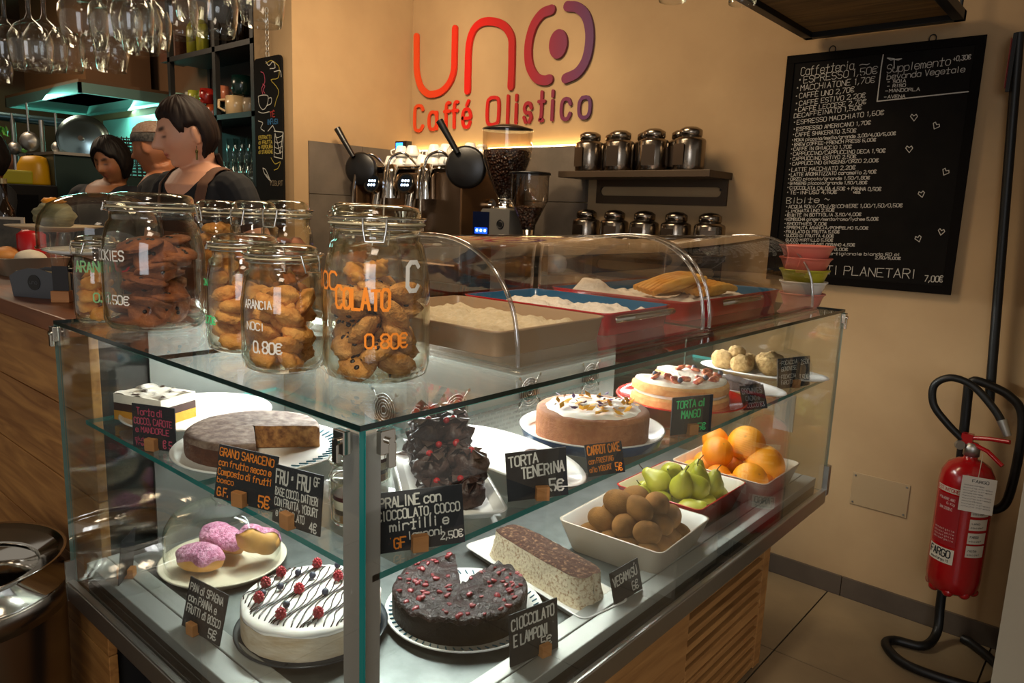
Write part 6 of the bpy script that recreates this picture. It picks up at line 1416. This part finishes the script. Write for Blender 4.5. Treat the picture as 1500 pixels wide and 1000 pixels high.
er = MB(); e0 = Hm_ @ Vector((.078, .005, -.040)); er.tube([(e0.x, e0.y, e0.z), (e0.x, e0.y, e0.z-.012)], .0012, 5); er.blob((e0.x, e0.y, e0.z-.018), (.005, .005, .008), 8, 6); er.tube([(e0.x, e0.y, e0.z-.024), (e0.x, e0.y, e0.z-.045)], .0035, 6); er.obj('earring', mat('earring_brass', '#6a5a30', .3, .9), T_)
cl_ = MB(); q_ = B_ @ Vector((.105, -.098, 1.275)); MB().box((-.006, -.003, -.03), (.006, .003, .03)).obj('pen_clip', mat('pen_white', '#b8b4c0', .4), T_).matrix_local = Matrix.Translation(q_) @ rot(.3, -.5, 0)
# nape hair
nh = MB(); 
for k in range(9):
    a = 2.2+.22*k-.4; s0 = Hm_ @ Vector((.062*math.sin(a), .082-.01*abs(k-4)*.3, -.075)); s1 = s0+Vector((.004*(k-4), .018, -.055)); nh.tube([tuple(s0), tuple((s0+s1)/2+Vector((0, .006, 0))), tuple(s1)], [.007, .006, .002], 7)
nh.obj('nape_hair', M_HAIRB, T_)
def hair_w(az, el):
    A = abs(az); 
    if A < .9: return el-(.50-.35*sst(A, .1, .9))
    if A < 1.5: return el-(.15-1.0*sst(A, .9, 1.5))
    return el+.95
wp = far(158, 262, 3.92)
person('person', 'person with parted black hair looking down, wearing a dark top', (wp[0], wp[1], .16), 1.01, .55, far(164, 236, 3.85), .50, .30, -.03,
       [((-.26, -.05, 1.10), (-.14, -.26, 1.05)), ((.26, -.05, 1.10), (.14, -.26, 1.05))], '#94603c', hair_w, M_HAIRK, mat('dark_jacket', '#17181e', .8), .007, None, 0, .017, '#140c08', '#8a4434', .6)
mp = far(240, 262, 3.42)
Tm, Hmm_, Bm = person('person', 'older person with cropped grey hair and patterned headband in black shirt', (mp[0], mp[1], .16), 1.04, -.6, far(224, 217, 3.36), -1.0, .15, 0,
       [((-.26, -.05, 1.10), (-.14, -.26, 1.05)), ((.26, -.05, 1.10), (.14, -.26, 1.05))], '#a86a44', None, None, mat('black_shirt', '#0e0d0f', .85), .007, None, 0, .01, '#6a5a4a', '#8a4434', .6)
hbm = MB(); hbm.lathe([(.083, .022), (.086, .030), (.083, .055), (.076, .062)], 40, sx=1, sy=1.22, M=Hmm_ @ rot(-.15, 0, 0, (0, .006, .0))); hbm.obj('headband', mat('headband_pattern', '#2a2826', .8, col2='#5c5650', scale=70), Tm)
grh = MB(); grh.lathe([(.0775, .062), (.070, .085), (.052, .105), (.025, .117), (0, .120)], 36, sx=1, sy=1.22, M=Hmm_ @ rot(-.1, 0, 0, (0, .006, .002))); grh.obj('cropped_hair', mat('grey_crop', '#8a6a54', .8, col2='#a08878', scale=90), Tm)
ep = far(-28, 285, 3.55)
person('person', 'person in black with dark hair, arm reaching in at the edge of the kitchen', (ep[0], ep[1], .16), 1.0, .3, far(-22, 228, 3.5), .6, .2, 0,
       [((-.26, -.05, 1.10), (-.14, -.26, 1.05)), ((.25, -.08, 1.18), (.28, -.22, 1.42))], '#a8704a', hair_w, M_HAIRK, mat('black_shirt', '#0e0d0f'), .007, None, 0, .018, '#140c08', '#8a4434', .18)
# ------------------------------------------------------------------ kitchen behind
SU = thing('shelving_unit', 'tall black metal shelving unit full of mugs and glassware by the pillar', 'shelf')
DKM = mat('shelf_black', '#17120f', .5, .3)
sx0, sx1, sy0, sy1 = -5.02, -3.962, 2.31, 2.60
for x_ in (sx0, -4.43, sx1-.035): MB().box((x_, sy0, .16), (x_+.035, sy0+.03, 2.98)).obj('upright', DKM, SU); MB().box((x_, sy1-.02, .16), (x_+.035, sy1, 2.98)).obj('upright', DKM, SU)
for z_ in (.5, 1.1, 2.075, 2.47, 2.90): MB().box((sx0, sy0, z_-.03), (sx1, sy1, z_)).obj('shelf_board', DKM, SU)
MB().box((sx0+.04, sy1-.012, .2), (-4.43, sy1-.006, 2.9)).obj('back_panel', mat('shelf_back', '#241a14', .8), SU)
mugm = MB().lathe([(0, 0), (.036, 0), (.040, .004), (.043, .05), (.040, .092), (.036, .092), (.038, .05), (.034, .008), (0, .006)], 22); mugm.tube([(.040, 0, .075), (.066, 0, .070), (.068, 0, .035), (.042, 0, .02)], .006, 6)
MUGS = [(262, '#8fb0a0', 1), (274, '#c8c4b4', 1), (285, '#a8a83a', 1), (293, '#6a7428', 1), (303, '#b02a20', 1), (305, '#c85a28', 0), (326, '#c87858', 1), (348, '#0e2a24', 2), (345, '#d8b888', 3), (322, '#1c2a24', 0), (366, '#a89478', 0)]
for i, (px_, c_, k) in enumerate(MUGS):
    z_ = 2.0755+({0: 0, 1: .094, 2: .12, 3: 0}[k]); p = on(Y, 2.40, px_, 140); me = mugm.mesh('mug', [mat('mug_'+c_[1:], c_, .25, coat=.3)])
    o = bpy.data.objects.new('mug', me); COL.objects.link(o); o.location = (p[0], 2.40+.03*(i % 2), z_); o.rotation_euler = (0, 0, i*1.3)
    if k in (2, 3): o.scale = (1.45, 1.45, 1.25)
    nm = {'#8fb0a0': 'pale mint', '#c8c4b4': 'off-white', '#a8a83a': 'lime', '#6a7428': 'olive', '#b02a20': 'red', '#c85a28': 'bright orange', '#c87858': 'salmon', '#0e2a24': 'large dark green', '#d8b888': 'large cream', '#1c2a24': 'small dark', '#a89478': 'greige'}[c_]
    tag(o, nm+' mug on the black shelving unit', 'mug', 'mugs on the shelving unit')
for i, (px_, c_) in enumerate(((266, '#b02a20'), (283, '#c8c4b4'), (295, '#8fb0a0'))):
    p = on(Y, 2.41, px_, 150); o = bpy.data.objects.new('mug', mugm.mesh('mug', [mat('mug_'+c_[1:], c_, .25)])); COL.objects.link(o); o.location = (p[0], 2.41, 2.0755); tag(o, 'mug at the bottom of a stack, half hidden behind the head', 'mug', 'half-hidden mugs on the shelving unit')
BOT = [(283, '#8a8428', .30, .040, 'yellow-green syrup bottle on the upper shelf, outermost'), (297, '#a09a30', .29, .038, 'yellow syrup bottle next to the syrup bottles')]
for px_, c_, h_, r_, l_ in BOT: p = on(Y, 2.42, px_, 70); bottle(p[0], 2.42, 2.4705, h_, r_, mat('syrup_'+c_[1:], c_, .2, coat=.4), l_)
for i, px_ in enumerate((318, 328, 338, 347, 354, 362)):
    p = on(Y, 2.40, px_, 55); bottle(p[0], 2.40+.05*(i % 2), 2.4705, .24+.02*(i % 3), .026, M_DKG, 'small dark glass bottle on the upper shelf of the unit', 'small dark bottles on the shelving unit', None)
o = MB().box((-.11, -.08, 0), (.11, .08, .16)).obj('wooden_crate', wood('crate_wood', '#4a2410', '#5e3218', 0), bevel=.003); p = on(Y, 2.45, 262, 75); o.location = (p[0], 2.45, 2.4705); tag(o, 'small dark wooden crate on the upper shelf', 'crate')
tg_ = MB().lathe([(0, 0), (.030, 0), (.034, .006), (.038, .15), (.036, .15), (.031, .008), (0, .006)], 18).mesh('tumbler', [M_GLASS])
MB().box((sx0, sy0, 1.62), (sx1, sy1, 1.65)).obj('shelf_board', DKM, SU)
for i in range(7):
    for j in range(2):
        for l in range(1 if j == 0 else 2):
            o = bpy.data.objects.new('tumbler', tg_); COL.objects.link(o); o.location = (-4.02-.085*i, 2.37+.11*j, 1.6505+.155*l); tag(o, 'clear tumbler on the lower shelf beside the tall narrow chalkboard', 'glass', 'tumblers on the shelving unit')
# narrow chalkboard on the pillar
nc = thing('narrow_chalkboard', 'narrow rounded chalkboard with drawn cup hanging by a chain on the pillar', 'chalkboard')
bx_0, bx_1, bzt, bzb = -3.925, -3.648, 2.345, 1.42; rr_ = .03; pts = []
for (cx_, cz_, s0) in ((bx_1-rr_, bzt-rr_, 0), (bx_0+rr_, bzt-rr_, 1), (bx_0+rr_, bzb+rr_, 2), (bx_1-rr_, bzb+rr_, 3)):
    for k in range(6): q_ = (s0+k/5)*math.pi/2; pts.append((cx_+rr_*math.cos(q_), cz_+rr_*math.sin(q_)))
MB().poly(pts, 0, .012, M=rot(math.pi/2, 0, 0, (0, 2.302, 0))).obj('board', mat('chalkboard_black', '#141110'), nc)
ch = MB()
for k in range(9):
    zc_ = bzt+.015+.028*k; ch.tube([(-3.79+.008*math.cos(q_*math.pi/5)*(1 if k % 2 else .3), 2.295+.008*math.cos(q_*math.pi/5)*(.3 if k % 2 else 1), zc_+.017*math.sin(q_*math.pi/5)) for q_ in range(10)], .0022, 5, closed=True)
ch.obj('chain', M_STEEL2, nc)
def nb_(pts, ink, w=.004, sm=True, box=(340, 0, 3.333)):
    P = [on(Y, 2.289, box[0]+a/box[2], box[1]+b/box[2]) for a, b in pts]; P = [(p[0], p[2]) for p in P]
    ink = inks_.setdefault(ink.name, (MB(), ink)); stroke(ink[0], smooth_path(P, 3) if sm and len(P) > 2 else P, w, None, 0, 2.2888)
inks_ = {}
CW, YK, PK = M_CHALK, M_YELINK, M_PINK
nb_([(128, 470), (132, 510), (150, 535), (170, 515), (176, 470), (150, 464), (128, 470)], CW); nb_([(176, 480), (192, 478), (190, 505), (170, 515)], CW); nb_([(128, 545), (150, 552), (182, 545)], CW)
nb_([(140, 350), (155, 360), (160, 400), (145, 430), (150, 460)], PK); nb_([(150, 410), (160, 420), (152, 440), (160, 455)], PK)
nb_([(165, 310), (190, 295), (215, 310), (230, 330), (225, 380), (190, 390), (215, 420), (228, 450), (215, 490), (208, 520)], YK); nb_([(165, 300), (180, 320), (200, 300), (210, 330), (185, 335)], CW); nb_([(205, 350), (235, 345), (240, 375)], CW)
nb_([(128, 590), (150, 600), (140, 625), (158, 640)], CW); nb_([(175, 640), (198, 612), (212, 640)], CW, sm=False); nb_([(205, 640), (250, 645)], CW, sm=False); nb_([(210, 650), (235, 750), (248, 650)], CW, sm=False)
for k in range(4): nb_([(208, 665+k*26), (222, 672+k*26), (245, 662+k*26)], CW, .003)
nb_([(210, 650), (205, 765), (245, 775), (250, 650)], CW, sm=False); nb_([(150, 820), (165, 830), (185, 880), (160, 850), (150, 820)], CW); nb_([(190, 770), (210, 800), (235, 790), (225, 820), (205, 830)], YK); nb_([(165, 850), (195, 890)], CW)
for (s_, xa_, ya_, xb_, h_, ik) in (('TÈ', 185, 572, 212, 26, mat('red_chalk_ink', '#b03028', .9)), ('INFUSI', 172, 608, 228, 24, M_BLUEINK), ('ESTRATTI', 130, 680, 195, 16, YK), ('di FRUTTA', 130, 704, 198, 16, YK), ('e VERDURA', 130, 726, 200, 16, YK), ('di STAGIONE', 130, 750, 200, 16, YK), ('YOGURT', 185, 905, 250, 22, mat('dull_chalk', '#7a6a50', .9))):
    a = on(Y, 2.289, 340+xa_/3.333, ya_/3.333); b = on(Y, 2.289, 340+xb_/3.333, ya_/3.333); t_ = on(Y, 2.289, 340+xa_/3.333, (ya_-h_)/3.333)
    write(inks_.setdefault(ik.name, (MB(), ik))[0], s_, a[0], a[2], t_[2]-a[2], width=b[0]-a[0], y=2.2886, w=.0042)
for mb, ik in inks_.values(): mb.obj('chalk_drawing', ik, nc)
# extractor hood
HD = mat('hood_steel', '#8fb4ac', .35, .8); hoo = thing('extractor_hood', 'wide steel extractor hood glowing teal above the kitchen line', 'extractor hood')
hx0, hx1, hy0, hy1, hz = -7.2, -5.62, 1.98, 2.60, 2.25
for a, b in (((hx0, hy0, hz), (hx1, hy0+.02, hz+.07)), ((hx0, hy1-.02, hz), (hx1, hy1, hz+.07)), ((hx0, hy0, hz), (hx0+.02, hy1, hz+.07)), ((hx1-.02, hy0, hz), (hx1, hy1, hz+.07))): MB().box(a, b).obj('rim_panel', HD, hoo)
mb = MB(); mb.add([(hx0+.02, hy0+.02, hz+.02), (hx1-.02, hy0+.02, hz+.02), (hx1-.02, hy1-.02, hz+.02), (hx0+.02, hy1-.02, hz+.02), (hx0+.4, hy0+.2, hz+.14), (hx1-.35, hy0+.2, hz+.14), (hx1-.35, hy1-.1, hz+.14), (hx0+.4, hy1-.1, hz+.14)], [(0, 4, 5, 1), (1, 5, 6, 2), (2, 6, 7, 3), (3, 7, 4, 0), (4, 7, 6, 5)]); mb.obj('inner_skirt', HD, hoo)
for k in range(8): MB().box((hx0+.45+.1*k, hy0+.22, hz+.115), (hx0+.48+.1*k, hy1-.12, hz+.135)).obj('filter_slat', M_BLACKM, hoo)
MB().box((hx0+.1, hy1-.5, hz+.07), (hx1-.2, hy1-.05, 3.1)).obj('duct_box', mat('duct_brown', '#6a4a2c', .6), hoo)
mb = MB(); mb.box((hx0, hy0-.0, hz+.07), (hx1, hy1, hz+.09)); mb.obj('top_sheet', mat('duct_brown', '#6a4a2c'), hoo)
area('hood_light', (-6.3, 2.2, hz+.01), (-6.0, 2.2, 1.4), .9, .12, 11, (.35, 1, .85))
area('hood_up_light', (-6.2, 2.15, 1.95), (-6.3, 2.2, 2.4), .6, .2, 5, (.35, 1, .85))
MB().box((-6.9, 2.606, 1.2), (-5.06, 2.62, 2.2)).obj('splash_panel', mat('steel_splash', '#8fb8ae', .4, .6), hoo)
tb_ = thing('pipe_rail', 'long round steel rail with hanging kitchen tools', 'rail'); a = far(-20, 168, 4.3); b = far(100, 181, 4.5)
MB().tube([tuple(a), tuple(b)], .026, 12).obj('rail_tube', mat('rail_steel', '#35525a', .35, .7), tb_)
for px_, py_ in ((18, 172), (60, 176)): p = far(px_, py_, 4.35); MB().tube([(p[0], p[1], p[2]), (p[0], p[1], 1.55)], .014, 8).obj('hanging_rod', M_STEEL2, tb_)
for e_ in (a,): MB().tube([(e_[0], e_[1], e_[2]), (e_[0], e_[1], 3.1)], .008, 8).obj('hanger_rod', M_BLACKM, tb_)
def ladle(px_, py_, d_, r_, label, cat='ladle'):
    p = far(px_, py_, d_); t = thing(cat, label, cat, (p[0], p[1], p[2])); M_ = rot(math.pi/2, 0, .9)
    MB().lathe([(0, .02), (r_*.7, .012), (r_, -.004), (r_*.97, -.006), (r_*.65, .006), (0, .012)], 26, M=M_).obj('bowl', M_STEEL2, t); MB().tube([(0, 0, r_), (0, 0, r_+.16)], .006, 6).obj('handle', M_STEEL2, t)
ladle(43, 207, 4.25, .055, 'dark round skimmer hanging from the rail', 'skimmer'); ladle(21, 217, 4.3, .038, 'small ladle hanging at the rail end'); ladle(84, 216, 4.3, .035, 'ladle hanging close to the pot lid')
p = far(122, 205, 4.2); ld = thing('pot_lid', 'very large shiny steel pot lid standing upright', 'pot lid', tuple(p)); M_ = rot(math.pi/2-.12, 0, .72+.25)
MB().lathe([(0, .030), (.03, .030), (.06, .024), (.10, .018), (.125, .016), (.135, .0), (.142, .0), (.142, -.006), (.0, .014)], 44, M=M_).obj('lid_disc', mat('lid_steel', '#8fa8ac', .22, 1), ld); mb = MB(); mb.cyl(.014, .03, .055, 16, M=M_); mb.obj('lid_knob', M_CHROME, ld)
# cabinets of the kitchen line
kc = thing('oven_cabinet', 'black oven cabinet standing before the kitchen line', 'oven'); zt_ = on(X, -4.55, 60, 271)[2]; ya_ = on(X, -4.55, -40, 280)[1]; yb_ = on(X, -4.55, 86, 280)[1]
MB().box((-5.1, ya_, .16), (-4.56, yb_, zt_)).obj('cabinet_body', mat('oven_black', '#1c1a1a', .3, .4), kc, bevel=.004); MB().box((-4.56, ya_+.02, .9), (-4.545, yb_-.10, zt_-.05)).obj('oven_door', mat('oven_glass', '#121214', .12), kc, bevel=.003)
for k in range(3): MB().cyl(.010, 0, .015, 12, M=rot(0, math.pi/2, 0, (-4.56, yb_-.05, zt_-.10-.06*k))).obj('oven_knob', M_STEEL2, kc)
kf = thing('tall_cabinet', 'tall dark green cabinet side behind the person with parted hair', 'cabinet'); yb2 = on(X, -4.62, 155, 240)[1]; zt2 = on(X, -4.62, 110, 228)[2]
MB().box((-5.2, yb_+.01, .16), (-4.62, yb2, zt2)).obj('cabinet_body', mat('cabinet_green', '#1e3430', .4, .3), kf, bevel=.004); MB().box((-5.2, yb_+.005, zt2), (-4.60, yb2+.01, zt2+.015)).obj('cabinet_top', M_STEEL2, kf)
wt = thing('kitchen_worktop', 'dark worktop against the tiled kitchen wall', 'worktop'); MB().box((-6.9, 1.95, .16), (-5.1, 2.60, 1.45)).obj('worktop_body', mat('worktop_dark', '#22262a', .4, .5), wt)
# yellow containers
py_ = on(X, -4.70, 58, 265); yj = thing('yellow_canister', 'big rounded yellow container with a dark cap on the oven cabinet', 'container', (-4.76, py_[1], zt_+.001))
MB().lathe([(0, 0), (.085, 0), (.090, .01), (.080, .11), (.060, .15), (.03, .16), (0, .16)], 26, sy=1.0, wob=lambda a: .05*math.cos(4*a)).obj('container_body', mat('yellow_plastic', '#c8940c', .4), yj); MB().cyl(.018, .155, .170, 14, x=0, y=-.02).obj('cap', M_BLACK, yj)
py_ = on(X, -4.70, 22, 265); o = MB().box((-.06, -.085, 0), (.06, .085, .075)).obj('yellow_box', mat('lime_plastic', '#a09a18', .4), bevel=.01); o.location = (-4.74, py_[1], zt_+.001); tag(o, 'low lime yellow box beside the big yellow container', 'box')
# plant and basket
p = far(8, 212, 4.6); pt2 = thing('herb_pot', 'bright green herb plant behind the kitchen rail', 'plant', tuple(p)); LF = mat('leaf_green', '#3a7a1a', .5); lm = MB(); lm.add([(0, 0, 0), (.018, .01, .03), (0, 0, .06), (-.018, .01, .03)], [(0, 1, 2, 3)]); lm = lm.mesh('leaf', [LF]); rnd = random.Random(4)
for k in range(40):
    o = bpy.data.objects.new('leaf', lm); COL.objects.link(o); o.parent = pt2; o.location = (rnd.uniform(-.07, .07), rnd.uniform(-.07, .07), rnd.uniform(-.06, .08)); o.rotation_euler = (rnd.uniform(-1.2, 1.2), rnd.uniform(-1.2, 1.2), rnd.uniform(0, 6))
MB().lathe([(0, -.18), (.05, -.18), (.07, -.06), (.066, -.06), (0, -.07)], 18).obj('pot', mat('terracotta', '#7a4a30', .8), pt2)
p = far(196, 232, 4.5); wbk = thing('wire_basket', 'dark woven wire basket on the kitchen line', 'basket', (p[0], p[1], p[2]-.12))
mb = MB()
for k in range(12):
    mb.tube([(.11*math.cos(q_*math.pi/12), .11*math.sin(q_*math.pi/12), .02*k+.01) for q_ in range(24)], .0035, 5, closed=True)
for q_ in range(24): mb.tube([(.112*math.cos(q_*math.pi/12), .112*math.sin(q_*math.pi/12), 0), (.112*math.cos(q_*math.pi/12+.1), .112*math.sin(q_*math.pi/12+.1), .24)], .0035, 5)
mb.obj('basket_weave', mat('wire_dark', '#3a3834', .5, .5), wbk)['kind'] = 'stuff'
st2 = MB().box((-.2, -.2, 0), (.2, .2, 1)).obj('side_cabinet', mat('cabinet_green', '#1e3430')); st2.location = (p[0], p[1], .16); st2.scale = (1, 1, p[2]-.12-.16); tag(st2, 'dark low cabinet under the wire basket', 'cabinet')
